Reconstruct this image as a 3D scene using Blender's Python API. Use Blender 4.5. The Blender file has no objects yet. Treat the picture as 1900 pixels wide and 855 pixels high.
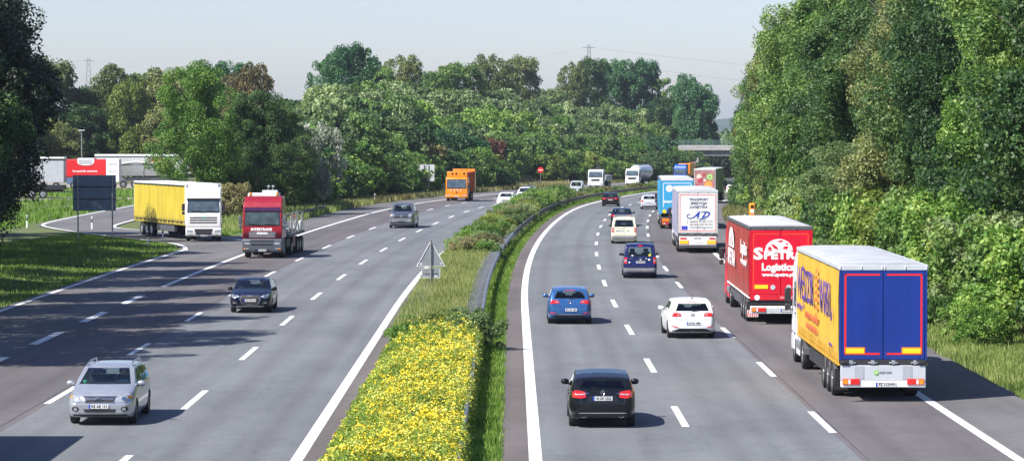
import bpy, bmesh, math, random
import numpy as np
from mathutils import Vector, Matrix
from mathutils.bvhtree import BVHTree
R = math.radians
scene = bpy.context.scene
COL = scene.collection
random.seed(7)

# ------------------------------------------------------------------ road geometry
def ss(a, b, x):
    t = min(1.0, max(0.0, (x - a) / (b - a))); return t * t * (3 - 2 * t)
def cx(s):
    """x of the inner edge line of the right-hand carriageway"""
    if s < 133: return 0.57
    if s < 800: return 0.57 + (s - 133) ** 2 / 5100.0
    return cx(799.99) + (s - 800) * 0.262
def th(s):
    if s < 133: return 0.0
    return math.atan((min(s, 800) - 133) / 2550.0)
def zr(s):
    """height of the road along its length"""
    if s < 270: return 0.0
    if s < 330: return -0.010 * (s - 270) ** 2 / 120.0
    return -0.30 - 0.010 * (min(s, 1000) - 330)
def bank(s, u):
    if u > 0: return -0.035 * ss(240, 360, s) * min(u, 17)
    if u < -5: return 0.012 * ss(240, 360, s) * min(-5 - u + 0, 17)
    return 0.0
def wid(s): return 2.0 * ss(290, 420, s)
def P(s, u, z=0.0):
    """world point at distance s along the road, u metres right of its reference line"""
    t = th(s)
    return Vector((cx(s) + u * math.cos(t), s - u * math.sin(t), zr(s) + bank(s, u) + z))

# ------------------------------------------------------------------ object helpers
def tag(o, label=None, cat=None, group=None, kind=None):
    if label: o['label'] = label
    if cat: o['category'] = cat
    if group: o['group'] = group
    if kind: o['kind'] = kind
    return o
def thing(name, label, cat, loc=(0, 0, 0), rz=0.0, group=None):
    o = bpy.data.objects.new(name, None); COL.objects.link(o)
    o.empty_display_size = 0.2
    o.location = loc; o.rotation_euler = (0, 0, rz)
    return tag(o, label, cat, group)
def copy_tree(o, parent=None):
    c = o.copy(); COL.objects.link(c); c.parent = parent
    for ch in o.children: copy_tree(ch, c)
    return c

class MB:
    """mesh builder: collects vertices and faces, links them as one object"""
    def __init__(s): s.v = []; s.f = []; s.m = []
    def add(s, v, f, m=0):
        n = len(s.v); s.v += [tuple(p) for p in v]
        s.f += [tuple(i + n for i in q) for q in f]; s.m += [m] * len(f); return s
    def box(s, x0, x1, y0, y1, z0, z1, m=0):
        return s.add([(x0,y0,z0),(x1,y0,z0),(x1,y1,z0),(x0,y1,z0),(x0,y0,z1),(x1,y0,z1),(x1,y1,z1),(x0,y1,z1)],
                     [(0,3,2,1),(4,5,6,7),(0,1,5,4),(1,2,6,5),(2,3,7,6),(3,0,4,7)], m)
    def prism_x(s, prof, x0, x1, m=0):
        """polygon in (y,z) extruded along x"""
        n = len(prof)
        v = [(x0, y, z) for y, z in prof] + [(x1, y, z) for y, z in prof]
        f = [tuple(range(n)), tuple(range(2*n-1, n-1, -1))] + [(i, i+n, (i+1) % n + n, (i+1) % n) for i in range(n)]
        return s.add(v, f, m)
    def prism_y(s, prof, y0, y1, m=0):
        """polygon in (x,z) extruded along y"""
        n = len(prof)
        v = [(x, y0, z) for x, z in prof] + [(x, y1, z) for x, z in prof]
        f = [tuple(range(n)), tuple(range(2*n-1, n-1, -1))] + [(i, i+n, (i+1) % n + n, (i+1) % n) for i in range(n)]
        return s.add(v, f, m)
    def prism_z(s, prof, z0, z1, m=0):
        n = len(prof)
        v = [(x, y, z0) for x, y in prof] + [(x, y, z1) for x, y in prof]
        f = [tuple(range(n-1, -1, -1)), tuple(range(n, 2*n))] + [(i, (i+1) % n, (i+1) % n + n, i+n) for i in range(n)]
        return s.add(v, f, m)
    def tube(s, pts, r, n=8, m=0):
        pts = [Vector(p) for p in pts]; v = []; f = []
        rr = r if isinstance(r, (list, tuple)) else [r] * len(pts)
        for i, p in enumerate(pts):
            d = (pts[min(i+1, len(pts)-1)] - pts[max(i-1, 0)]).normalized()
            a = Vector((0, 0, 1)) if abs(d.z) < 0.9 else Vector((1, 0, 0))
            x = d.cross(a).normalized(); y = d.cross(x)
            for k in range(n):
                t = 2 * math.pi * k / n
                v.append(p + (x * math.cos(t) + y * math.sin(t)) * rr[i])
        for i in range(len(pts) - 1):
            for k in range(n):
                a = i*n+k; b = i*n+(k+1) % n
                f.append((a, b, b+n, a+n))
        f.append(tuple(range(n))); f.append(tuple(range(len(v)-1, len(v)-n-1, -1)))
        return s.add(v, f, m)
    def lathe(s, prof, c=(0, 0, 0), axis='x', n=24, m=0, sx=1):
        """prof: (radius, offset along axis)"""
        v = []; f = []
        for r_, a in prof:
            for k in range(n):
                t = 2 * math.pi * k / n; p, q = r_ * math.cos(t), r_ * math.sin(t)
                if axis == 'x': v.append((c[0] + a*sx, c[1] + p, c[2] + q))
                elif axis == 'y': v.append((c[0] + p, c[1] + a*sx, c[2] + q))
                else: v.append((c[0] + p, c[1] + q, c[2] + a*sx))
        for i in range(len(prof) - 1):
            for k in range(n):
                a = i*n+k; b = i*n+(k+1) % n
                f.append((a, b, b+n, a+n))
        f.append(tuple(range(n))); f.append(tuple(range(len(v)-1, len(v)-n-1, -1)))
        return s.add(v, f, m)
    def mesh(s, name, mats, smooth=False, ang=35):
        me = bpy.data.meshes.new(name); me.from_pydata(s.v, [], s.f); me.validate()
        for m in (mats if isinstance(mats, (list, tuple)) else [mats]): me.materials.append(m)
        if len(me.polygons) == len(s.m): me.polygons.foreach_set('material_index', s.m)
        bm = bmesh.new(); bm.from_mesh(me); bmesh.ops.recalc_face_normals(bm, faces=bm.faces); bm.to_mesh(me); bm.free()
        if smooth:
            me.polygons.foreach_set('use_smooth', [True] * len(me.polygons)); me.set_sharp_from_angle(angle=R(ang))
        me.update(); return me
    def build(s, name, mats, parent=None, bevel=0, smooth=False, ang=35, seg=2):
        o = bpy.data.objects.new(name, s.mesh(name, mats, smooth or bevel > 0, ang)); COL.objects.link(o); o.parent = parent
        if bevel:
            b = o.modifiers.new('bevel', 'BEVEL'); b.width = bevel; b.segments = seg; b.limit_method = 'ANGLE'; b.angle_limit = R(30)
        return o

def text_mesh(txt, size=1.0, width=None, extrude=0.004, shear=0.0, bold=0.0, align='CENTER', spacing=1.0):
    cu = bpy.data.curves.new('t', 'FONT'); cu.body = txt; cu.size = size; cu.extrude = extrude; cu.shear = shear
    cu.offset = bold; cu.align_x = align; cu.align_y = 'CENTER'; cu.resolution_u = 2; cu.space_character = spacing
    o = bpy.data.objects.new('t', cu); COL.objects.link(o)
    bpy.context.view_layer.update()
    me = bpy.data.meshes.new_from_object(o.evaluated_get(bpy.context.evaluated_depsgraph_get()))
    bpy.data.objects.remove(o); bpy.data.curves.remove(cu)
    if width and len(me.vertices):
        xs = [v.co.x for v in me.vertices]; k = width / (max(xs) - min(xs)); me.transform(Matrix.Diagonal((k, 1, 1, 1)))
    return me
def lettering(txt, mat, parent, loc, face='rear', size=0.3, width=None, shear=0, bold=0.0, name='lettering', spacing=1.0):
    """face: rear (looks to -y), front (looks to +y), left (-x), right (+x)"""
    me = text_mesh(txt, size, width, 0.004, shear, bold, spacing=spacing)
    rot = {'rear': 0, 'front': math.pi, 'left': -math.pi/2, 'right': math.pi/2}[face]
    me.transform(Matrix.Translation(loc) @ Matrix.Rotation(rot, 4, 'Z') @ Matrix.Rotation(math.pi/2, 4, 'X'))
    me.materials.clear(); me.materials.append(mat)
    o = bpy.data.objects.new(name, me); COL.objects.link(o); o.parent = parent
    return o

# ------------------------------------------------------------------ materials
class NT:
    def __init__(s, name):
        s.mat = bpy.data.materials.new(name); s.mat.use_nodes = True; s.n = s.mat.node_tree.nodes; s.l = s.mat.node_tree.links
        s.bsdf = s.n['Principled BSDF']; s.out = s.n['Material Output']
    def node(s, t, **k):
        x = s.n.new(t)
        for a, b in k.items():
            if a in x.inputs: x.inputs[a].default_value = b
            else: setattr(x, a, b)
        return x
    def link(s, a, b): s.l.new(a, b)
    def ramp(s, src, stops):
        r = s.node('ShaderNodeValToRGB'); e = r.color_ramp.elements
        while len(e) < len(stops): e.new(0.5)
        for i, (p, c) in enumerate(stops):
            e[i].position = p; e[i].color = (*c, 1) if isinstance(c, tuple) else (c, c, c, 1)
        s.link(src, r.inputs[0]); return r.outputs[0]
    def noise(s, scale, vec=None, detail=4, rough=0.55):
        n = s.node('ShaderNodeTexNoise', Scale=scale, Detail=detail, Roughness=rough)
        if vec is not None: s.link(vec, n.inputs['Vector'])
        return n.outputs['Fac']
    def mix(s, fac, a, b, mode='MIX'):
        m = s.node('ShaderNodeMix', data_type='RGBA', blend_type=mode)
        for sock, val in ((m.inputs[0], fac), (m.inputs[6], a), (m.inputs[7], b)):
            if hasattr(val, 'is_output'): s.link(val, sock)
            elif isinstance(val, tuple): sock.default_value = (*val[:3], 1)
            else: sock.default_value = val
        return m.outputs[2]
    def math(s, op, a, b=0.0):
        m = s.node('ShaderNodeMath', operation=op)
        for i, val in enumerate((a, b)):
            if hasattr(val, 'is_output'): s.link(val, m.inputs[i])
            else: m.inputs[i].default_value = val
        return m.outputs[0]
    def objco(s): return s.node('ShaderNodeTexCoord').outputs['Object']
MATS = {}
def mat(name, col, rough=0.5, metal=0.0, dirt=0.12, coat=0.0, scale=1.5, emit=None, spec=0.5):
    if name in MATS: return MATS[name]
    t = NT(name); b = t.bsdf
    co = t.objco()
    n = t.noise(scale, co, 5)
    lo = tuple(c * (1 - dirt) for c in col); hi = tuple(min(1, c * (1 + dirt * 0.5)) for c in col)
    t.link(t.ramp(n, [(0.3, lo), (0.7, hi)]), b.inputs['Base Color'])
    n2 = t.noise(scale * 6, co, 3)
    t.link(t.ramp(n2, [(0.3, max(0.02, rough - 0.08)), (0.7, min(1, rough + 0.08))]), b.inputs['Roughness'])
    b.inputs['Metallic'].default_value = metal
    b.inputs['Specular IOR Level'].default_value = spec
    if coat: b.inputs['Coat Weight'].default_value = coat; b.inputs['Coat Roughness'].default_value = 0.06
    if emit:
        b.inputs['Emission Color'].default_value = (*emit[:3], 1); b.inputs['Emission Strength'].default_value = emit[3]
    MATS[name] = t.mat; return t.mat
def paint(name, col, metal=0.0, rough=0.35): return mat(name, col, rough, metal, 0.1, 0.25 if max(col) < 0.06 else 0.55, 0.8, spec=0.3 if max(col) < 0.06 else 0.5)
def streaky(name, col, rough=0.5, dirt=0.3, grime=(0.16, 0.13, 0.10), amount=0.25, spec=0.4):
    """tarpaulin or door paint with vertical rain streaks and road film"""
    t = NT(name); co = t.objco(); mp = t.node('ShaderNodeMapping', Scale=(3.5, 3.5, 0.28)); t.link(co, mp.inputs[0])
    n = t.noise(1.0, mp.outputs[0], 6, 0.65); b = t.noise(0.7, co, 4); f = t.noise(9.0, co, 4, 0.7)
    c = t.mix(1.0, t.ramp(n, [(0.3, tuple(x * (1 - dirt) for x in col)), (0.65, tuple(min(1, x * 1.05) for x in col))]), t.ramp(b, [(0.3, 0.86), (0.7, 1.0)]), 'MULTIPLY')
    sp = t.node('ShaderNodeSeparateXYZ'); t.link(co, sp.inputs[0])
    low = t.math('MULTIPLY', t.math('MAXIMUM', t.math('SUBTRACT', 1.0, t.math('MULTIPLY', t.math('SUBTRACT', sp.outputs[2], 1.1), 1.1)), 0.12), t.ramp(f, [(0.35, 0.2), (0.7, 1.0)]))
    c = t.mix(t.math('MULTIPLY', low, amount), c, grime)
    t.link(c, t.bsdf.inputs['Base Color']); t.bsdf.inputs['Roughness'].default_value = rough; t.bsdf.inputs['Specular IOR Level'].default_value = spec
    MATS[name] = t.mat; return t.mat
def glass_mat(name, tint=(0.28, 0.36, 0.36)):
    if name in MATS: return MATS[name]
    t = NT(name); t.n.remove(t.bsdf)
    tr = t.node('ShaderNodeBsdfTransparent', Color=(*tint, 1)); gl = t.node('ShaderNodeBsdfGlossy', Roughness=0.03, Color=(0.9, 0.95, 1, 1))
    lw = t.node('ShaderNodeFresnel', IOR=1.5); mx = t.node('ShaderNodeMixShader')
    geo = t.node('ShaderNodeNewGeometry')
    f = t.math('MULTIPLY', t.math('MULTIPLY', lw.outputs[0], 1.2), t.math('SUBTRACT', 1.0, geo.outputs['Backfacing']))
    t.link(f, mx.inputs[0]); t.link(tr.outputs[0], mx.inputs[1]); t.link(gl.outputs[0], mx.inputs[2]); t.link(mx.outputs[0], t.out.inputs[0])
    MATS[name] = t.mat; return t.mat
GLASS = glass_mat('clear_glass', (0.86, 0.92, 0.90)); TINT = glass_mat('tinted_glass', (0.45, 0.5, 0.5))
DGLASS = mat('dark_windscreen', (0.02, 0.03, 0.04), 0.06, dirt=0.3, coat=1.0)
RUBBER = mat('rubber', (0.018, 0.018, 0.02), 0.75, scale=8)
BLACKP = mat('black_plastic', (0.02, 0.02, 0.022), 0.5)
DARKMET = mat('dark_metal', (0.05, 0.05, 0.055), 0.55, 0.4)
GREYP = mat('grey_plastic', (0.09, 0.09, 0.1), 0.55)
ALU = mat('aluminium', (0.62, 0.63, 0.65), 0.35, 0.85)
CHROME = mat('chrome', (0.8, 0.8, 0.82), 0.12, 1.0, 0.05)
GALV = mat('galvanised_steel', (0.33, 0.345, 0.36), 0.45, 0.6, 0.25, scale=3)
WHITE = mat('white_paint', (0.8, 0.8, 0.8), 0.35, dirt=0.05, coat=0.4)
OFFWH = mat('off_white_panel', (0.62, 0.63, 0.66), 0.5, dirt=0.1)
TAILRED = mat('tail_light_red', (0.55, 0.012, 0.01), 0.15, dirt=0.1, coat=0.8, emit=(0.9, 0.02, 0.01, 0.12))
AMBER = mat('amber_lens', (0.85, 0.28, 0.02), 0.2, coat=0.6)
LAMP = mat('headlamp_lens', (0.40, 0.43, 0.46), 0.15, 0.3, 0.5, 0.6, scale=14)
PLATEW = mat('plate_white', (0.75, 0.75, 0.74), 0.4, dirt=0.04)
PLATEB = mat('plate_blue', (0.01, 0.05, 0.45), 0.4)
INK = mat('black_ink', (0.015, 0.015, 0.018), 0.5)
SEAT = mat('seat_cloth', (0.035, 0.037, 0.042), 0.85)
YREFL = mat('yellow_reflector', (0.95, 0.62, 0.02), 0.35, dirt=0.04)
OREFL = mat('orange_reflector', (0.95, 0.2, 0.01), 0.35, dirt=0.04)
REDM = mat('red_marking', (0.75, 0.02, 0.02), 0.35, dirt=0.05)
SKIN = mat('skin', (0.5, 0.28, 0.2), 0.5)
# ------------------------------------------------------------------ terrain
def left_edge(s):
    """outer asphalt edge of the left carriageway (u)"""
    return (-23.3 if s < 200 else -23.3 + 1.3 * ss(205, 245, s)) + 0.05 * math.sin(s * 1.3) + 0.05 * math.sin(s * 3.7)
EL0 = [(-21.7, 199), (-22.6, 206), (-24.4, 212.5), (-28.2, 221), (-32.5, 231), (-37.0, 243), (-39.4, 254), (-39.8, 275), (-39.6, 300), (-39.2, 335)]
ER0 = [(-16.3, 201), (-17.2, 209), (-19.7, 219.5), (-22.5, 226.5), (-26.5, 234.8), (-30.2, 241.2), (-32.1, 247.5), (-32.6, 262), (-32.6, 285), (-32.2, 335)]
def lerp_y(pts, y):
    for (xa, ya), (xb, yb) in zip(pts, pts[1:]):
        if ya <= y <= yb: return xa + (xb - xa) * (y - ya) / (yb - ya)
    return pts[0][0] if y < pts[0][1] else pts[-1][0]
def slip_out(x, y):
    """how far a point lies outside the slip road (0 inside)"""
    if y < 200 or y > 336: return 9.0
    return max(lerp_y(EL0, y) - x, x - lerp_y(ER0, y), 0.0) * 0.75
def terrain_z(x, y):
    z = terrain_raw(x, y); d = slip_out(x, y)
    if d < 2.5: f = ss(0.4, 2.5, d); z = z * f - 0.02 * (1 - f)
    return z
def terrain_raw(x, y):
    s = max(-200.0, y); t = th(s); u = (x - cx(s)) * math.cos(t)
    s2 = y + u * math.sin(t); u = (x - cx(s2)) * math.cos(th(s2)); s = s2
    b = zr(s)
    if -24.2 < u < 15.0: return b + bank(s, u) - 0.03
    nz = 0.25 * math.sin(x * 0.21 + 1.3) * math.sin(y * 0.13) + 0.12 * math.sin(x * 0.7) * math.sin(y * 0.45 + 2)
    if u >= 15.0:
        z = b + bank(s, 15) - 0.03
        e = u - 15.0
        z += 0.05 * ss(0, 1, e) + 3.2 * ss(1.5, 15, e) + nz * ss(1, 4, e) + 3.0 * ss(15, 60, e)
        return z
    e = -24.2 - u
    z = b + bank(s, u) * ss(40, 0, e) - 0.03
    # embankment beside the left carriageway, beyond the rest area
    xr = x - (-0.085 * y)                     # its western end
    hill = 9.0 * ss(1.0, 26, e) * ss(-12, 24, xr) * ss(285, 370, y)
    z += hill + nz * ss(0.5, 5, e) * (0.35 if y < 290 else 1.0)
    if y > 300 and xr < 0: z = z * 1.0 + (0.0 - b) * ss(0, -15, xr)
    if y < 245: z += 0.35 * ss(0.4, 4, e) * (1 - ss(180, 235, y))
    return z
def grid_lines(lo, hi, flo, fhi, fine, grow=1.25):
    a = list(np.arange(flo, fhi + 0.01, fine)); st = fine; x = flo
    left = []
    while x > lo: st *= grow; x -= st; left.append(x)
    st = fine; x = fhi; right = []
    while x < hi: st *= grow; x += st; right.append(x)
    return left[::-1] + a + right
GX = grid_lines(-6000, 6000, -110, 130, 1.5); GY = grid_lines(-400, 9000, 40, 830, 2.0)
vs = [(x, y, terrain_z(x, y)) for y in GY for x in GX]
nx = len(GX)
fs = [(j*nx+i, j*nx+i+1, (j+1)*nx+i+1, (j+1)*nx+i) for j in range(len(GY)-1) for i in range(nx-1)]
t = NT('ground_turf'); co = t.objco()
n1 = t.noise(0.12, co, 6); n2 = t.noise(1.7, co, 5); n3 = t.noise(14, co, 3)
c1 = t.ramp(n1, [(0.35, (0.055, 0.10, 0.02)), (0.65, (0.13, 0.15, 0.045))])
c2 = t.ramp(n2, [(0.3, (0.05, 0.09, 0.018)), (0.7, (0.17, 0.17, 0.07))])
c = t.mix(0.5, c1, c2); c = t.mix(0.45, c, t.ramp(n3, [(0.3, (0.03, 0.06, 0.012)), (0.7, (0.17, 0.19, 0.07))]))
t.link(c, t.bsdf.inputs['Base Color']); t.bsdf.inputs['Roughness'].default_value = 0.95
bp = t.node('ShaderNodeBump', Strength=0.6, Distance=0.1); t.link(n3, bp.inputs['Height']); t.link(bp.outputs[0], t.bsdf.inputs['Normal'])
m = MB(); m.add(vs, fs); g = m.build('ground', t.mat, smooth=True, ang=60); tag(g, kind='structure')

# ------------------------------------------------------------------ asphalt
def asphalt(name, colA, colB, tracks):
    """uv: x = metres across, y = metres along; tracks: lane centres whose wheel paths are darker"""
    t = NT(name); uv = t.node('ShaderNodeUVMap').outputs[0]
    sep = t.node('ShaderNodeSeparateXYZ'); t.link(uv, sep.inputs[0])
    co = t.objco()
    fine = t.noise(9, co, 6, 0.75); big = t.noise(0.25, co, 5)
    mp = t.node('ShaderNodeMapping', Scale=(1.3, 0.012, 1)); t.link(uv, mp.inputs[0]); streak = t.noise(1.0, mp.outputs[0], 4)
    mp2 = t.node('ShaderNodeMapping', Scale=(0.25, 0.06, 1)); t.link(uv, mp2.inputs[0]); patch = t.noise(1.0, mp2.outputs[0], 3)
    c = t.mix(t.ramp(big, [(0.35, 0.0), (0.65, 1.0)]), colA, colB)
    c = t.mix(0.5, c, t.ramp(streak, [(0.3, tuple(x * 0.72 for x in colA)), (0.7, tuple(x * 1.15 for x in colB))]))
    c = t.mix(0.3, c, t.ramp(patch, [(0.42, tuple(x * 0.75 for x in colA)), (0.55, tuple(x * 1.1 for x in colB))]))
    for tc in tracks:
        d = t.math('ABSOLUTE', t.math('SUBTRACT', sep.outputs[0], tc))
        w = t.math('SUBTRACT', 1.0, t.math('MULTIPLY', d, 2.2))
        w = t.math('MULTIPLY', t.math('MAXIMUM', w, 0.0), t.ramp(streak, [(0.3, 0.10), (0.7, 0.30)]))
        c = t.mix(w, c, (0.045, 0.04, 0.042))
    c = t.mix(0.55, c, t.ramp(fine, [(0.25, 0.42), (0.75, 0.62)]), 'OVERLAY')
    vo = t.node('ShaderNodeTexVoronoi', Scale=16.0); t.link(co, vo.inputs['Vector'])
    c = t.mix(0.3, c, t.ramp(vo.outputs['Distance'], [(0.05, 0.36), (0.5, 0.62)]), 'OVERLAY')
    # expansion of old cracks: thin dark transverse and wandering lines
    mp3 = t.node('ShaderNodeMapping', Scale=(0.06, 0.05, 1)); t.link(uv, mp3.inputs[0])
    wv = t.noise(2.4, mp3.outputs[0], 8, 0.7)
    crack = t.ramp(t.math('ABSOLUTE', t.math('SUBTRACT', wv, 0.5)), [(0.0, 0.75), (0.006, 0.0)])
    c = t.mix(t.math('MULTIPLY', crack, 0.5), c, (0.03, 0.03, 0.033))
    t.link(c, t.bsdf.inputs['Base Color']); t.bsdf.inputs['Roughness'].default_value = 0.82
    t.bsdf.inputs['Specular IOR Level'].default_value = 0.3
    b = t.node('ShaderNodeBump', Strength=0.35, Distance=0.01); t.link(fine, b.inputs['Height']); t.link(b.outputs[0], t.bsdf.inputs['Normal'])
    return t.mat
def ribbon(name, s0, s1, ua, ub, dz, material, step=3.0, cols=1, thick=0, wob=0.0):
    """strip between u = ua(s) and ub(s)"""
    fa = ua if callable(ua) else (lambda s: ua); fb = ub if callable(ub) else (lambda s: ub)
    n = max(1, int(round((s1 - s0) / step))); v = []; uv = []
    rnd = random.Random(sum(map(ord, name)) + int(s1))
    for i in range(n + 1):
        s = s0 + (s1 - s0) * i / n
        wa = rnd.uniform(-wob, wob); wb = rnd.uniform(-wob, wob)
        for k in range(cols + 1):
            u = (fa(s) + wa) + ((fb(s) + wb) - (fa(s) + wa)) * k / cols
            v.append(P(s, u, dz)); uv.append((u, s))
    f = [(i*(cols+1)+k, i*(cols+1)+k+1, (i+1)*(cols+1)+k+1, (i+1)*(cols+1)+k) for i in range(n) for k in range(cols)]
    me = bpy.data.meshes.new(name); me.from_pydata([tuple(p) for p in v], [], f)
    l = me.uv_layers.new(name='UVMap')
    for p in me.polygons:
        for li, vi in zip(p.loop_indices, p.vertices): l.data[li].uv = uv[vi]
    me.materials.append(material); me.polygons.foreach_set('use_smooth', [True]*len(me.polygons))
    o = bpy.data.objects.new(name, me); COL.objects.link(o); tag(o, kind='structure'); return o
ASR = asphalt('asphalt_right', (0.130, 0.137, 0.148), (0.152, 0.159, 0.169), [1.0, 2.9, 5.0, 6.9, -6.9, -8.8, -11.0, -12.9])
AST = asphalt('asphalt_truck_lane', (0.098, 0.090, 0.094), (0.123, 0.112, 0.117), [8.85, 10.7, -15.2, -17.1])
ASS = asphalt('asphalt_shoulder', (0.113, 0.109, 0.113), (0.142, 0.136, 0.138), [])
ASM = asphalt('asphalt_median_strip', (0.105, 0.092, 0.09), (0.138, 0.121, 0.117), [])
S0, S1 = -60, 900
# right carriageway: inner strip, fast lanes, truck lane, shoulder (laid edge to edge)
ribbon('road_strip_right', S0, S1, -0.85, -0.1, 0.03, ASM, cols=1, wob=0.05)
ribbon('road_right_fast', S0, S1, -0.1, lambda s: 7.85 + wid(s), 0.03, ASR, cols=4)
ribbon('road_right_slow', S0, S1, lambda s: 7.85 + wid(s), lambda s: 11.75 + wid(s), 0.03, AST, cols=2)
ribbon('road_right_shoulder', S0, S1, lambda s: 11.75 + wid(s), lambda s: 14.55 + wid(s) + 0.07 * math.sin(s * 1.1) + 0.05 * math.sin(s * 3.3) + 0.03 * math.sin(s * 7.9), 0.03, ASS, step=0.8, cols=1)
# left carriageway
ribbon('road_strip_left', S0, S1, -5.7, -4.95, 0.03, ASM, wob=0.04)
ribbon('road_left_fast', S0, S1, -14.0, -5.7, 0.03, ASR, cols=4)
ribbon('road_left_slow', S0, S1, -18.3, -14.0, 0.03, AST, cols=2)
ribbon('road_left_shoulder', S0, S1, left_edge, -18.3, 0.03, ASS, step=0.8, cols=1)

# lane paint, worn
t = NT('road_paint'); co = t.objco(); f1 = t.noise(7, co, 6, 0.7); f2 = t.noise(0.8, co, 4)
c = t.ramp(f1, [(0.25, (0.5, 0.5, 0.49)), (0.5, (0.78, 0.78, 0.76))]); c = t.mix(0.35, c, t.ramp(f2, [(0.3, (0.55, 0.55, 0.54)), (0.7, (0.8, 0.8, 0.78))]))
t.link(c, t.bsdf.inputs['Base Color']); t.bsdf.inputs['Roughness'].default_value = 0.6
hole = t.ramp(t.math('ADD', t.math('MULTIPLY', f1, 0.6), t.math('MULTIPLY', t.noise(22, co, 3), 0.4)), [(0.385, 0.25), (0.43, 1.0)]); t.link(hole, t.bsdf.inputs['Alpha'])
PAINT = t.mat
ribbon('road_edge_line', S0, S1, -0.16, 0.16, 0.036, PAINT, 2)
ribbon('road_edge_line', S0, S1, lambda s: 11.5 + wid(s), lambda s: 11.78 + wid(s), 0.036, PAINT, 2)
ribbon('road_edge_line', S0, S1, -5.9, -5.6, 0.036, PAINT, 2)
ribbon('road_edge_line', 153, S1, -18.36, -18.08, 0.036, PAINT, 2)
ribbon('road_edge_line', S0, 200, -23.05, -22.8, 0.036, PAINT, 2)
def dashes(s0, per, ln, u, w, smax):
    m = MB(); s = s0
    while s < smax:
        uu = u(s) if callable(u) else u
        m.add([P(s, uu - w/2, 0.036), P(s, uu + w/2, 0.036), P(s + ln, uu + w/2, 0.036), P(s + ln, uu - w/2, 0.036)], [(0, 1, 2, 3)])
        s += per
    tag(m.build('road_lane_dashes', PAINT), kind='structure')
dashes(80.9 - 36, 18.15, 6, lambda s: 4.08 + 0.4 * wid(s), 0.2, 880)
dashes(79.4 - 36, 18.1, 6, lambda s: 7.85 + wid(s), 0.2, 880)
dashes(85.5 - 36, 18.4, 6.2, -9.9, 0.2, 880)
dashes(86.2 - 36, 18.9, 6.0, -14.05, 0.2, 880)
dashes(112.2 - 13 * 4, 13.0, 6.8, -18.25, 0.36, 150)
# sealed joint between slow lane and exit lane, long tar seams
SEAL = mat('tar_seam', (0.05, 0.05, 0.055), 0.6)
ribbon('road_seam', S0, 240, -18.60, -18.55, 0.034, SEAL, 2, wob=0.01)
ribbon('road_seam', S0, 240, -17.78, -17.75, 0.034, SEAL, 2, wob=0.01)
ribbon('road_seam', S0, 500, 8.0, 8.03, 0.034, SEAL, 2, wob=0.01)
ribbon('road_seam', S0, 500, -14.28, -14.25, 0.034, SEAL, 2, wob=0.01)

# slip road from the rest area
def spline(pts, n=8):
    out = []; p = [Vector(q) for q in pts]; p = [p[0]*2 - p[1]] + p + [p[-1]*2 - p[-2]]
    for i in range(1, len(p) - 2):
        for k in range(n):
            t = k / n
            out.append(0.5 * ((2*p[i]) + (-p[i-1]+p[i+1])*t + (2*p[i-1]-5*p[i]+4*p[i+1]-p[i+2])*t*t + (-p[i-1]+3*p[i]-3*p[i+1]+p[i+2])*t*t*t))
    out.append(p[-2]); return out
def sheet(name, left, right, dz, material):
    v = []; n = len(left)
    for a, b in zip(left, right): v += [(a.x, a.y, terrain_z(a.x, a.y)*0 + dz), (b.x, b.y, dz)]
    f = [(2*i, 2*i+1, 2*i+3, 2*i+2) for i in range(n-1)]
    me = bpy.data.meshes.new(name); me.from_pydata(v, [], f); l = me.uv_layers.new(name='UVMap')
    for p in me.polygons:
        for li, vi in zip(p.loop_indices, p.vertices): l.data[li].uv = v[vi][:2]
    me.materials.append(material); o = bpy.data.objects.new(name, me); COL.objects.link(o); tag(o, kind='structure'); return o
EL = spline([(a, b, 0) for a, b in EL0]); ER = spline([(a, b, 0) for a, b in ER0])
sheet('road_slip', EL, ER, 0.0335, ASS)
def line_along(pts, w, dz, name='road_edge_line'):
    L = []; Rr = []
    for i, p in enumerate(pts):
        d = (pts[min(i+1, len(pts)-1)] - pts[max(i-1, 0)]).normalized(); nn = Vector((d.y, -d.x, 0)) * w / 2
        L.append(p - nn); Rr.append(p + nn)
    return sheet(name, L, Rr, dz, PAINT)
line_along([p + Vector((0.35, 0, 0)) for p in EL], 0.28, 0.039); line_along([p - Vector((0.3, 0, 0)) for p in ER], 0.26, 0.039)
# rest area pavement
TAN = asphalt('parking_pavement', (0.24, 0.21, 0.19), (0.32, 0.28, 0.25), [])
pl = [Vector((-130, y, 0)) for y in np.arange(334, 352, 3)]; pr = [Vector((-31.5, y, 0)) for y in np.arange(334, 352, 3)]
sheet('parking_lane', pl, pr, 0.07, TAN)
pl = [Vector((-150, y, 0)) for y in np.arange(388, 470, 4)]; pr = [Vector((-42.5, y, 0)) for y in np.arange(388, 470, 4)]
sheet('parking_lot', pl, pr, 0.07, TAN)
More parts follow.
